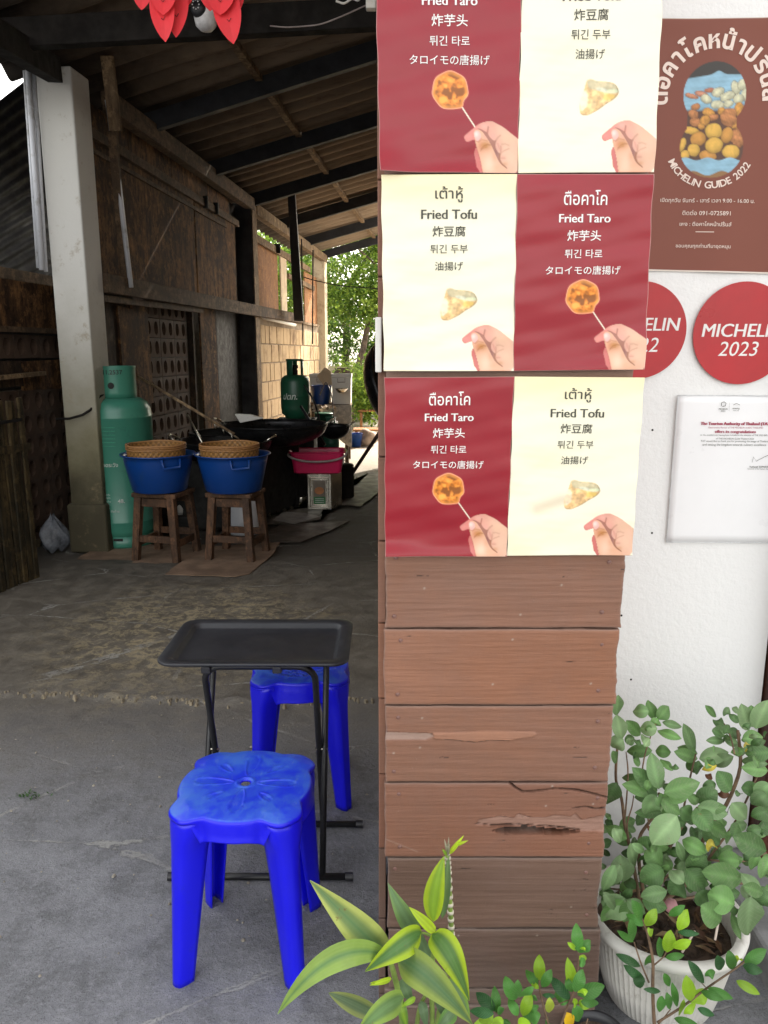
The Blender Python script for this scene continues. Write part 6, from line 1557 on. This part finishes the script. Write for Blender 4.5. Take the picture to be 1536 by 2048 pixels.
sheet('cardboard_sheet', [(520, 1050), (580, 1020), (700, 1010), (720, 1014), (770, 975), (775, 940), (700, 950), (650, 1000), (640, 1040), (600, 1046)], 'grey_card', 'greasy grey cardboard spread under the tin can and pink tub', .010, .004, jag=.012)
sheet('cardboard_sheet', [(545, 1040), (570, 1024), (610, 1026), (640, 1034), (590, 1048)], simple('pale_card', (.28, .26, .24), .5), 'small pale scrap of card beside the black stove foot', .016, .003, jag=.01)
# stoves
def stove():
    A = atZ(503, 1046); B = atZ(603, 1012); d = (B - A).normalized(); nl = Vector((-d.y, d.x, 0))
    t = thing('wok_stove', 'large soot-black stove block carrying the two big woks', 'stove', tuple(A))
    m = MB(); m.prism([A, B, B + nl * .85, A + nl * .85], (0, 0, .70)); m.build('body', 'soot', t, bevel=.03)
    m = MB(); C = A + nl * .42 + d * .4 ; m.lathe([(.40, .70), (.44, .70), (.44, .77), (.40, .77)], (C.x, C.y, 0), 36); m.build('burner_ring', 'soot', t)
    m = MB(); A2 = Vector((-2.0, 6.45, 0)); m.prism([A2, A2 + Vector((.85, 0, 0)), A2 + Vector((.85, .6, 0)), A2 + Vector((0, .6, 0))], (0, 0, .62)); m.build('side_body', 'soot', t, bevel=.03)
    for k in range(7):
        p = A.lerp(B, k / 7 + .05) + Vector((.01, -.01, .0)); m = MB(); m.lathe([(0, .0), (.02, 0), (.022, .02), (.0, .03)], (p.x, p.y, .01), 8); m.build('foil_scrap', 'bare_metal', t)
stove()
def wok(c, r, depth, label, handle_deg, rz=0):
    t = thing('iron_wok', label, 'wok', tuple(c), rz, 'big iron woks on the stove')
    prof = []; 
    for k in range(14):
        a = k / 13; prof.append((r * math.sin(a * math.pi / 2) ** .9 if a else 0, -depth * math.cos(a * math.pi / 2)))
    prof += [(r + .006, .002), (r + .004, .010), (r - .004, .006)]
    m = MB(); m.lathe(prof, (0, 0, 0), 64); m.build('bowl', 'wok', t, smooth=True, solid=.005, local=True)
    for a in handle_deg:
        o, l = Vector((math.cos(R(a)), math.sin(R(a)), 0)), Vector((-math.sin(R(a)), math.cos(R(a)), 0))
        P = [o * (r - .02) + l * .075, o * (r + .045) + l * .065 + Vector((0, 0, .045)), o * (r + .06) + Vector((0, 0, .055)), o * (r + .045) - l * .065 + Vector((0, 0, .045)), o * (r - .02) - l * .075]
        m = MB(); m.tube(P, .009, 8); m.build('handle', 'bare_metal', t, smooth=True, local=True)
    return t
w1 = atY(547, 849, 7.15); wok(w1, .495, .20, 'larger black iron wok at the back of the stove', (178, 358))
w2 = atY(447, 882, 6.5); wok(w2, .40, .18, 'smaller black iron wok on the stove behind the baskets', (180, 350))
w3 = atY(668, 852, 8.3); wok(w3, .17, .14, 'small black iron pan beside the dark green gas cylinder', (350,))
m = MB(); m.prism([atY(x, y, 7.3) for x, y in [(469, 828), (500, 829), (527, 837), (480, 846)]], (0, .06, 0)); tag(m.build('wok_cover', 'crate_white', bevel=.006), 'pale angled lid sticking out above the larger wok', 'lid')
for a, b, r_, mat, lab in [((275, 752), (468, 868), .012, 'timber_v', 'long wooden-handled ladle slanting down from the tall cylinder to the woks'), ((375, 830), (410, 896), .008, 'bare_metal', 'thin bright metal ladle standing in the right blue tub'), ((601, 812), (650, 890), .014, 'black_steel', 'black slanting bar in front of the small green cylinder')]:
    m = MB(); m.tube([atY(*a, 6.35 if a[0] != 601 else 7.6), atY(*b, 6.15 if a[0] != 601 else 7.5)], r_, 8); tag(m.build('ladle', mat, smooth=True), lab, 'ladle')
m = MB(); pp = [atY(x, y, 6.2) for x, y in [(428, 845), (445, 856), (462, 868), (478, 878)]]
m.tube(pp, .008, 8)
for q in pp: m.tube([q, q + Vector((.012, 0, -.05))], .004, 6)
tag(m.build('wire_rack', 'bare_metal', smooth=True), 'small bright wire drainer hooked on the smaller wok\'s rim', 'rack')
# gas hoses
cable('gas_hose', [atY(608, 770, 8.2), atY(628, 800, 8.1), atY(640, 840, 8.2), atY(632, 850, 8.2)], .010, 'black_plastic', 'black gas hose hanging from the dark green cylinder', 'hose')
cable('gas_hose', [atY(640, 790, 9.5), atY(652, 760, 9.4), atY(664, 790, 9.2), atY(668, 840, 9.2)], .007, 'grey_plastic', 'pale hose looping over the blue basin at the back', 'hose')
# tin can
def tin():
    p0 = atZ(615, 1020, .014); w = .235; h = .355; d = .235; q = Vector((w, .0, 0)); e = Vector((.09, d * .93, 0))
    t = thing('tin_can', 'square shiny tin with framed label panel, standing under the pink tub', 'tin', tuple(p0))
    m = MB(); m.prism([p0, p0 + q, p0 + q + e, p0 + e], (0, 0, h)); m.build('body', 'bare_metal', t, bevel=.008)
    def fr(i, dz0, dz1, th, mat, nm):
        a = p0 + Vector((i, -th, dz0)); b = p0 + Vector((w - i, -th, dz1)); m = MB()
        m.box(((a.x + b.x) / 2, p0.y - th / 2, (a.z + b.z) / 2), (b.x - a.x, th, b.z - a.z)); m.build(nm, mat, t, bevel=.001)
    for i, th in ((.030, .003), ):
        P = [p0 + Vector((i, -th, .03)), p0 + Vector((w - i, -th, .03)), p0 + Vector((w - i, -th, h - .04)), p0 + Vector((i, -th, h - .04)), p0 + Vector((i, -th, .03))]
        m = MB(); m.tube(P, .005, 6); m.build('pressed_frame', 'bare_metal', t)
    P = [p0 + Vector((i_, -.003, z_)) for i_, z_ in ((.05, .05), (w - .05, .05), (w - .05, h - .06), (.05, h - .06), (.05, .05))]
    m = MB(); m.tube(P, .004, 6); m.build('pressed_frame', 'bare_metal', t)
    fr(.058, .058, h - .068, .002, simple('dull_label', (.16, .13, .10), .5), 'label_panel')
    fr(.060, .060, .13, .003, simple('green_label', (.03, .16, .05), .5), 'label_panel')
    c = p0 + Vector((w / 2, -.004, .19)); m = MB(); m.lathe([(0, 0), (.045, 0), (.045, .001), (0, .001)], (0, 0, 0), 24, 1, .8); o = m.build('label_picture', simple('orange_label', (.42, .16, .05), .5), t, local=True); o.location = c - p0; o.rotation_euler = (R(90), 0, 0)
    for kk in range(3): 
        m = MB(); m.box((c.x, p0.y - .0045, .075 + kk * .018 + .014), (.085, .001, .006)); m.build('label_line', 'white_print', t)
    return p0, w, h
tp, tw, thh = tin()
m = MB(); m.prism([atZ(598, 1016), atZ(598, 1016) + Vector((-.2, .0, 0)), atZ(598, 1016) + Vector((-.12, .3, 0)), atZ(598, 1016) + Vector((.10, .3, 0))], (0, 0, .34)); tag(m.build('tin_can', 'dark_steel', bevel=.01), 'dark grimy tin in the shade left of the shiny one', 'tin')
m = MB(); q = atZ(690, 1000); m.lathe([(0, 0), (.11, 0), (.12, .02), (.12, .35), (.11, .36), (0, .36)], (q.x - .03, q.y + .12, 0), 28); tag(m.build('metal_pail', 'dark_steel', smooth=True), 'dark round pail right behind the shiny square tin', 'pail')
m = MB(); q = atZ(608, 1004); m.lathe([(0, .0), (.04, 0), (.05, .03), (.052, .08), (.05, .085)], (q.x + .0, q.y - .25, .02), 20); tag(m.build('metal_cup', 'bare_metal', smooth=True), 'small shiny metal cup on the floor at the stove corner', 'cup')
def pink_tub():
    c = Vector((tp.x + .10, tp.y + .10, .014 + thh + .002)); t = thing('plastic_tub', 'bright pink rectangular tub with grey bail handle on the square tin', 'tub', tuple(c), .05)
    def rr(w, d, r, z, k=7):
        P = []
        for qx, qy, a0 in ((1, 1, 0), (-1, 1, 90), (-1, -1, 180), (1, -1, 270)):
            for i in range(k):
                a = R(a0 + 90 * i / (k - 1)); P.append((qx * (w - r) + r * math.cos(a), qy * (d - r) + r * math.sin(a), z))
        return P
    rings = [rr(.21, .13, .04, 0), rr(.225, .145, .045, .01), rr(.25, .17, .05, .17), rr(.252, .172, .05, .195), rr(.268, .186, .06, .20), rr(.270, .188, .06, .212), rr(.262, .180, .058, .215), rr(.248, .166, .05, .205), rr(.222, .14, .045, .02)]
    n = len(rings[0]); m = MB(); vs = [p for r_ in rings for p in r_]; fs = [tuple(range(n))[::-1], tuple(range((len(rings) - 1) * n, len(rings) * n))]
    for i in range(len(rings) - 1):
        for j in range(n): fs.append((i * n + j, i * n + (j + 1) % n, (i + 1) * n + (j + 1) % n, (i + 1) * n + j))
    m.add(vs, fs); m.build('tub_wall', 'pink', t, smooth=True, local=True, autos=45)
    P = [(.275 * math.cos(a), -.18 - .02 * math.sin(a) , .20 - .075 * math.sin(a)) for a in np.linspace(0, math.pi, 24)]
    P[0] = (.272, -.0, .205); P[-1] = (-.272, -.0, .205)
    m = MB(); m.tube(P, .011, 8); m.build('bail_handle', 'grey_plastic', t, smooth=True, local=True)
pink_tub()
# bucket and white can seen through the stool legs
m = MB(); q = atZ(475, 1085); m.lathe([(0, 0), (.13, 0), (.14, .02), (.14, .34), (0, .36)], (q.x, q.y + .35, .0), 28); tag(m.build('pale_canister', 'white_metal', smooth=True), 'pale grey canister seen between the right wooden stool\'s legs', 'canister')
q = atZ(363, 1060); m = MB(); m.lathe([(0, 0), (.035, 0), (.04, .05), (.025, .09), (.012, .10), (0, .1)], (q.x, q.y, .14), 16); tag(m.build('plastic_bottle', 'crate_white', smooth=True), 'small white bottle glimpsed behind the left wooden stool', 'bottle')
m = MB(); m.box((q.x, q.y, .07), (.2, .2, .14)); tag(m.build('low_box', 'soot', bevel=.01), 'low black box under the small white bottle', 'box')
# plastic bag by the pillar foot
def bag():
    c = atZ(100, 1108); n = 20; k = 14; vs = []
    for i in range(k):
        v = i / (k - 1)
        for j in range(n):
            a = 2 * math.pi * j / n; r = (.13 * math.sin(math.pi * min(.97, .12 + v * .9)) ** .6) * (1 + .20 * math.sin(3 * a + 4 * v) + .12 * math.sin(7 * a + 9 * v))
            vs.append((c.x + r * math.cos(a) * (1 - .45 * v), c.y + .10 + r * .8 * math.sin(a) * (1 - .3 * v), .01 + v * .27 + .02 * math.sin(5 * a)))
    m = MB(); fs = [(i * n + j, i * n + (j + 1) % n, (i + 1) * n + (j + 1) % n, (i + 1) * n + j) for i in range(k - 1) for j in range(n)]
    m.add(vs, fs); o = m.build('plastic_bag', 'plastic_bag', smooth=True); o.modifiers.new('s', 'SUBSURF').levels = 1
    tag(o, 'crumpled clear plastic bag on the floor against the white pillar foot', 'bag')
bag()
# upright slatted fence panel at the lower left
def slats():
    t = thing('slat_panel', 'upright panel of old brown bamboo slats at the lower left edge', 'fence', tuple(atZ(40, 1170)))
    a = atZ(-60, 1215); b = atZ(79, 1160); top = 1.215
    n = 12
    for i in range(n):
        p = a.lerp(b, (i + .5) / n); h = top + random.uniform(-.03, .02); w = (b - a).length / n
        m = MB(); m.beam(p + Vector((0, random.uniform(-.01, .01), .0)), p + Vector((random.uniform(-.012, .012) - .02, .02, h)), w * .42, w * .90, up=(b - a).normalized()); m.build('slat', 'fence_wood', t, bevel=.008)
    for z in (.25, .9):
        m = MB(); m.beam(a + Vector((0, .04, z)), b + Vector((0, .04, z)), .02, .05); m.build('cross_rail', 'fence_wood', t)
    m = MB(); m.beam(a + Vector((-.02, -.01, 1.06)), b + Vector((-.02, -.01, 1.08)), .03, .02); m.build('tie_wire', 'dark_steel', t)
slats()
# dome camera and red paper cut-outs near the top edge
def dome():
    c = atY(407, 30, 4.85); t = thing('security_camera', 'white dome security camera with a black lens face between red paper cut-outs', 'camera', tuple(c)); s = mpp(c)
    m = MB(); pr = [(0, -28 * s), (12 * s, -26 * s), (20 * s, -18 * s), (23 * s, -4 * s), (23 * s, 10 * s), (20 * s, 24 * s), (0, 28 * s)]
    m.lathe(pr, tuple(c + Vector((4 * s, 0, -2 * s))), 30); m.build('housing', 'camera_white', t, smooth=True)
    m = MB(); m.lathe([(0, 0), (9 * s, -1 * s), (15 * s, -6 * s), (16 * s, -14 * s)], (0, 0, 0), 28); o = m.build('lens_face', 'black_plastic', t, smooth=True, local=True); o.location = (-8 * s, -28 * s, 6 * s); o.rotation_euler = (R(80), 0, R(-15))
    for k in range(8):
        a = 2 * math.pi * k / 8; m = MB(); m.lathe([(0, 1.0 * s), (1.2 * s, .6 * s), (1.5 * s, 0)], (0, 0, 0), 8); o = m.build('led', 'camera_white', t, local=True, smooth=True); o.location = (-8 * s + 6.5 * s * math.cos(a), -30.5 * s, 7 * s + 8 * s * math.sin(a)); o.rotation_euler = (R(90), 0, 0)
    m = MB(); m.tube([c + Vector((4 * s, 0, 20 * s)), c + Vector((4 * s, .02, 60 * s))], 12 * s, 14); m.build('bracket', 'camera_white', t, smooth=True)
dome()
def petals(label, loc, items):
    t = thing('paper_decoration', label, 'decoration', tuple(atY(*loc, 4.3)), group='red paper cut-outs hanging from the roof edge')
    for (top, tip, w, Y, sk) in items:
        b = atY(*top, Y); q = atY(*tip, Y - .02); L = q - b; d = L.normalized(); s = Vector((d.z, 0, -d.x)) * -1; n = 26; W = w * mpp(b)
        lm = leaf_mesh(b, q, W, b.lerp(q, .5) + Vector((0, -.006, 0)), Vector((0, -1, .1)), (1, 1, 1), (1, 1, 1), shape=1.2, pw=.75, fold=.22, nseg=16); lm.build('petal', 'paper_red', t, smooth=False, solid=.0006)
        out = []
        for side in (1, -1):
            rngk = range(n + 1) if side == 1 else range(n - 1, 0, -1)
            for k in rngk:
                v = k / n; out.append(b + L * v + s * side * W / 2 * (math.sin(math.pi * v ** 1.25) ** .75 if 0 < v < 1 else 0))
        for v in (.42, .72):
            p = b + L * v + Vector((0, -.008, 0)); e = .010
            m = MB(); m.tube([p + Vector((-e, 0, e * .9)), p, p + Vector((e, 0, e * 1.5))], .0016, 5); m.build('slit', 'soot', t)
petals('left pair of red paper petals hanging from the roof edge', (325, 20), [((318, -70), (331, 84), 50, 4.3, 0), ((360, -70), (352, 75), 46, 4.34, 0), ((290, -60), (283, 20), 40, 4.32, 0), ((368, -60), (376, 12), 34, 4.36, 0), ((330, -60), (326, 30), 52, 4.28, 0)])
petals('right pair of red paper petals beside the white dome camera', (445, 20), [((438, -70), (467, 88), 56, 4.3, 0), ((430, -60), (420, 22), 50, 4.32, 0), ((462, -60), (478, 22), 36, 4.34, 0), ((445, -60), (440, 30), 56, 4.28, 0)])

# ------------------------------------------------------------------ far end of the alley: table, crates, yard, trees
def back():
    t = thing('work_table', 'table draped with grey newspaper at the alley\'s far end', 'table', (-.9, 10.6, 0))
    A = atY(612, 803, 10.6); B = atY(700, 800, 10.4)
    m = MB(); m.box(((A.x + B.x) / 2, 10.75, .79), (B.x - A.x, .7, .03)); m.build('table_top', 'timber_v', t)
    m = MB(); vs = []; 
    for i in range(14):
        for j in range(9): 
            u = i / 13; x = atY(655, 800, 10.4).x * (1 - u) + (B.x + .02) * u; vs.append((x, 10.38 - .03 * math.sin(u * 14) * (j / 8), .815 - j / 8 * (.5 - .06 * math.sin(u * 5))))
    m.add(vs, ngrid(14, 9)); m.build('paper_cloth', simple('newspaper_cloth', (.60, .53, .45), .8, 0, .3, 22, .4, 30, .01), t, smooth=True, solid=.004)
    for x in (A.x + .05, B.x - .05):
        for y in (10.45, 11.05): m = MB(); m.box((x, y, .385), (.05, .05, .77)); m.build('leg', 'timber', t)
    def crate(pxs, Y, z0, z1, d, label):
        a = atY(pxs[0], 790, Y).x; b = atY(pxs[1], 790, Y).x; t = thing('plastic_crate', label, 'crate', ((a + b) / 2, Y, z0))
        P = [((a), Y), (b, Y), (b, Y + d), (a, Y + d)]; cx = (a + b) / 2
        m = MB(); rg = [(.94, z0), (1.0, z1 - .05), (1.04, z1 - .045), (1.05, z1), (1.0, z1), (.92, z0 + .02)]; vs = []
        for s, z in rg:
            for x, y in P: vs.append((cx + (x - cx) * s, Y + d / 2 + (y - Y - d / 2) * s, z))
        fs = [(i * 4 + j, i * 4 + (j + 1) % 4, (i + 1) * 4 + (j + 1) % 4, (i + 1) * 4 + j) for i in range(5) for j in range(4)] + [(0, 1, 2, 3), (20, 21, 22, 23)]
        m.add(vs, fs); m.build('crate_wall', 'crate_white', t, bevel=.004)
        m = MB(); m.tube([(cx - .05, Y - .012, z1 - .06), (cx - .05, Y - .014, z1 - .11), (cx + .05, Y - .014, z1 - .11), (cx + .05, Y - .012, z1 - .06)], .005, 6); m.build('latch', 'grey_plastic', t)
    crate((620, 663), 11.0, .81, atY(640, 748, 11).z, .45, 'left white plastic crate behind the blue basin')
    crate((664, 702), 10.6, .81, atY(680, 748, 10.6).z, .4, 'right white plastic crate on the draped table')
    c = atY(640, 812, 10.3); tb = thing('plastic_tub', 'small round blue basin on the table before the white crates', 'tub', (c.x, 10.5, .81))
    m = MB(); m.lathe([(0, 0), (.10, 0), (.145, .25), (.155, .255), (.155, .262), (.14, .258), (.10, .01)], (c.x, 10.5, .81), 36); m.build('tub_wall', 'tub_blue', tb, smooth=True)
    c = atY(682, 786, 10.3); m = MB(); m.lathe([(0, 0), (.05, 0), (.085, .05), (.09, .055), (.08, .05), (.04, .01)], (c.x, 10.42, c.z), 24); tag(m.build('steel_bowl', 'bare_metal', smooth=True), 'small steel bowl leaning at the right crate\'s foot', 'bowl')
    c = atY(645, 848, 9.2); tb = thing('green_pot', 'dark green lidded pot on a low shelf below the blue basin', 'pot', (c.x, 9.4, c.z - .0))
    m = MB(); m.lathe([(0, 0), (.10, 0), (.115, .02), (.115, .10), (.125, .105), (.125, .115), (.10, .12), (0, .125)], (c.x, 9.4, c.z), 30); m.build('pot_body', 'green_dark', tb, smooth=True)
    m = MB(); m.box((c.x - .02, 9.45, c.z / 2), (.36, .4, c.z)); tag(m.build('low_shelf', 'soot', bevel=.01), 'soot-black low shelf under the green lidded pot', 'shelf')
    m = MB()
    for _ in range(60):
        p = Vector((c.x + random.uniform(-.16, .12), 9.65 + random.uniform(-.05, .1), c.z + .10 + random.uniform(0, .09))); d = Vector((random.uniform(-1, 1), random.uniform(-1, 1), random.uniform(-.6, .6))).normalized() * .035; s = d.cross(Vector((0, -1, .3))).normalized() * .022
        cc = random.choice([(.5, .42, .32), (.35, .25, .18), (.6, .55, .48)]); m.add([p - d, p + s, p + d, p - s], [(0, 1, 2, 3)], [cc] * 4)
    tag(m.build('scraps', 'print_matte'), 'heap of pale paper scraps above the green lidded pot', 'scraps', kind='stuff')
    m = MB(); m.prism([atY(x, y, 10.9) for x, y in [(634, 752), (650, 734), (662, 742), (664, 770), (648, 772)]], (0, .05, 0)); tag(m.build('paper_bag', 'cloth', bevel=.006), 'crumpled beige bag standing in the left white crate', 'bag')
    # far yard
    c = atZ(711, 893); tb = thing('plastic_bucket', 'blue bucket on the yard floor beyond the draped table', 'bucket', (c.x, c.y, 0))
    m = MB(); m.lathe([(0, 0), (.085, 0), (.115, .21), (.122, .215), (.11, .21), (.08, .01)], tuple(c), 26); m.build('bucket_wall', 'tub_blue', tb, smooth=True)
    def bench(x0p, x1p, yp, Y, label):
        a = atY(x0p, yp, Y); b = atY(x1p, yp, Y); t = thing('wooden_bench', label, 'bench', ((a.x + b.x) / 2, Y, 0))
        for k in range(3): m = MB(); m.box(((a.x + b.x) / 2, Y + k * .13, a.z), (b.x - a.x, .11, .03)); m.build('slat', 'ply_warm', t, bevel=.004)
        for x in (a.x + .06, b.x - .06): m = MB(); m.box((x, Y + .13, a.z / 2 - .01), (.05, .3, a.z - .04)); m.build('leg', 'ply_warm', t, bevel=.004)
    bench(706, 770, 860, 13.6, 'lower of two warm brown wooden benches in the yard')
    bench(716, 775, 822, 15.5, 'upper warm brown wooden bench nearer the trees')
    m = MB(); c = atZ(735, 893); vs = []
    bm = bmesh.new(); bmesh.ops.create_icosphere(bm, subdivisions=3, radius=.17)
    for v in bm.verts: v.co = v.co * (1 + .18 * math.sin(v.co.x * 21) * math.cos(v.co.z * 17 + v.co.y * 13)); v.co.z *= .85
    me = bpy.data.meshes.new('boulder'); bm.to_mesh(me); bm.free(); me.materials.append(simple('boulder_stone', (.34, .27, .22), .9, 0, .3, 6, .6)); o = bpy.data.objects.new('boulder', me); col.objects.link(o); o.location = (c.x, c.y + .2, .12)
    for p_ in me.polygons: p_.use_smooth = True
    tag(o, 'pale rounded boulder in the yard beside the blue bucket', 'rock')
    # round jar on a ledge by the tree
    c = atY(685, 745, 17.5); m = MB(); m.lathe([(0, -.7), (.22, -.7), (.30, -.45), (.30, -.2), (.16, .05), (.18, .1), (.14, .1)], tuple(c), 26); tag(m.build('clay_jar', 'clay', smooth=True), 'large brown clay jar standing below the far tree trunk', 'jar')
    m = MB(); m.box((c.x, 17.5, (c.z - .7) / 2), (.6, .6, c.z - .7)); tag(m.build('jar_plinth', 'mortar', bevel=.02), 'plain plinth under the brown clay jar', 'plinth')
    # white low wall at the very end and a far hedge
    bwall = thing('yard_wall', 'low pale garden wall at the back of the yard', 'wall', (0, 24, 0))
    m = MB(); m.box((0, 24.0, .55), (14, .2, 1.1)); m.build('wall_body', 'pillar_warm', bwall)
back()
# black rounded hood on a slanted leg, at the column's left edge
def parasol():
    t = thing('black_dish', 'dark rounded dish half hidden by the column, propped on a thin slanted leg', 'dish', tuple(atY(760, 800, 8.6)))
    c = atY(790, 775, 8.7); s = mpp(c); m = MB(); prof = []
    for k in range(12): a = k / 11 * math.pi / 2; prof.append((92 * s * math.sin(a), -48 * s * math.cos(a)))
    m.lathe(prof, (0, 0, 0), 44); o = m.build('bowl', 'wok', t, smooth=True, local=True, solid=.012); o.location = c - t.location; o.rotation_euler = (R(20), R(68), 0)
    m = MB(); m.tube([atY(697, 958, 9.15), atY(745, 886, 9.0), atY(772, 846, 8.9)], [.022, .022, .026], 10); m.build('leg', simple('rusty_black_rod', (.06, .03, .025), .6), t, smooth=True)
    m = MB(); m.prism([atY(x, y, 8.9) for x, y in [(748, 690), (775, 660), (775, 728), (742, 722)]], (0, .04, 0)); tag(m.build('red_panel', simple('faded_red_panel', (.30, .05, .05), .5), bevel=.01), 'small dark red panel just left of the posters', 'panel')
parasol()
# trees
def tree(base, h, crown, nleaf, label, cols, trunk=True, ls=.07, r0=.10, seed=1, lean=0):
    r = random.Random(seed); t = thing('broadleaf_tree', label, 'tree', tuple(base), group='trees in the yard beyond the alley')
    P = [Vector(base)]
    tips = []
    def grow(p, d, L, rad, lev, m):
        pts = [p]; n = 5
        for k in range(n):
            d = (d + Vector((r.gauss(0, .12), r.gauss(0, .12), r.gauss(0, .06)))).normalized(); p = p + d * L / n; pts.append(p)
        m.tube(pts, [rad * (1 - .45 * i / n) for i in range(n + 1)], 7)
        if lev == 0: tips.append(p); return
        for k in range(r.choice((3, 3, 4))):
            a = r.uniform(0, 6.28); q = (d * .75 + Vector((math.cos(a), math.sin(a), r.uniform(0, .5))) * .8).normalized()
            grow(pts[-1 - r.choice((0, 1, 2))], q, L * r.uniform(.6, .8), rad * .5, lev - 1, m); 
        tips.append(p)
    if trunk:
        m = MB(); grow(Vector(base), Vector((lean, 0, 1)).normalized(), h * .42, r0, 3, m); m.build('trunk', 'bark', t, smooth=True)
    m = MB(); clumps = []
    for cx, cy, cz, rx, rz_ in crown:
        for _ in range(max(8, int(nleaf / len(crown) / 34))):
            u = Vector((r.gauss(0, 1), r.gauss(0, 1), r.gauss(0, 1))).normalized() * r.uniform(.35, 1.0)
            clumps.append((Vector(base) + Vector((cx + u.x * rx, cy + u.y * rx, cz + u.z * rz_)), r.uniform(.5, 1.2), r.choice(cols)))
    vs = []; fs = []; cs = []
    for c, k, cc in clumps:
        for _ in range(34):
            p = c + Vector((r.gauss(0, .17), r.gauss(0, .17), r.gauss(0, .11))) * k * 1.3
            d = Vector((r.gauss(0, 1), r.gauss(0, 1), r.gauss(-.4, .7))).normalized(); s = d.cross(Vector((r.gauss(0, .5), r.gauss(0, .5), 1))).normalized()
            L = ls * r.uniform(.6, 1.3); b = len(vs); vs += [p, p + d * L * .5 + s * L * .26, p + d * L, p + d * L * .5 - s * L * .26]; fs.append((b, b + 1, b + 2, b + 3))
            j = r.uniform(.75, 1.3); cs += [tuple(x * j for x in cc)] * 4
    m.add(vs, fs, cs); m.build('crown', 'tree_leaf', t)
    return t
TC = [(.16, .26, .04), (.22, .33, .05), (.10, .19, .035), (.28, .38, .06)]
tree((-.75, 19.5, 0), 6.5, [(0, 0, 4.6, 1.9, 1.3), (-.9, .3, 3.3, 1.3, 1.0), (.9, -.3, 3.4, 1.2, 1.1), (.2, -.5, 2.7, 1.1, .6), (1.2, 0, 4.6, 1.4, 1.2)], 26000, 'nearest bright green tree with a forked trunk beyond the alley', TC, ls=.10, r0=.11, seed=4, lean=.05)
tree((-3.6, 21.5, 0), 7, [(0, 0, 4.8, 2.2, 1.6), (1.0, 0, 3.2, 1.6, 1.2), (-1.2, 0, 3.2, 1.5, 1.2)], 15000, 'leafy tree behind the cream pillar, seen through the wall gap', TC, ls=.13, seed=9)
tree((2.2, 22.5, 0), 7, [(0, 0, 4.8, 2.3, 1.7), (-1.2, 0, 2.9, 1.6, 1.2), (.8, 0, 2.8, 1.5, 1.2)], 15000, 'leafy tree at the right of the yard behind the column', TC, ls=.13, seed=12)
tree((-1.4, 27, 0), 9, [(0, 0, 6.5, 3.4, 2.2), (2.4, 0, 4.2, 2.4, 1.8), (-2.4, 0, 4.2, 2.4, 1.8), (0, 0, 2.0, 3.4, 1.6), (-3, -1, 1.2, 2, 1.2), (2.5, -1, 1.2, 2, 1.2)], 40000, 'tall darker tree at the very back of the yard', [(.08, .15, .03), (.12, .2, .035)], ls=.17, seed=21, r0=.16)
for i, (px, py, Y, lab) in enumerate([(722, 850, 16.5, 'low leafy shrub nearest the boulder in the yard'), (700, 800, 18.0, 'low leafy shrub between the crates and the far tree'), (752, 850, 15.8, 'low leafy shrub behind the benches next to the column'), (735, 790, 17.6, 'low leafy shrub under the tree\'s right side')]):
    p = atY(px, py, Y); tree((p.x, Y, 0), 1, [(0, 0, .45, .35, .4), (0, .1, .9, .3, .35)], 1500, lab, TC, trunk=False, ls=.11, seed=30 + i)
    bpy.data.objects[-1] if False else None
for o in bpy.data.objects:
    if '_org' in o.keys(): del o['_org']
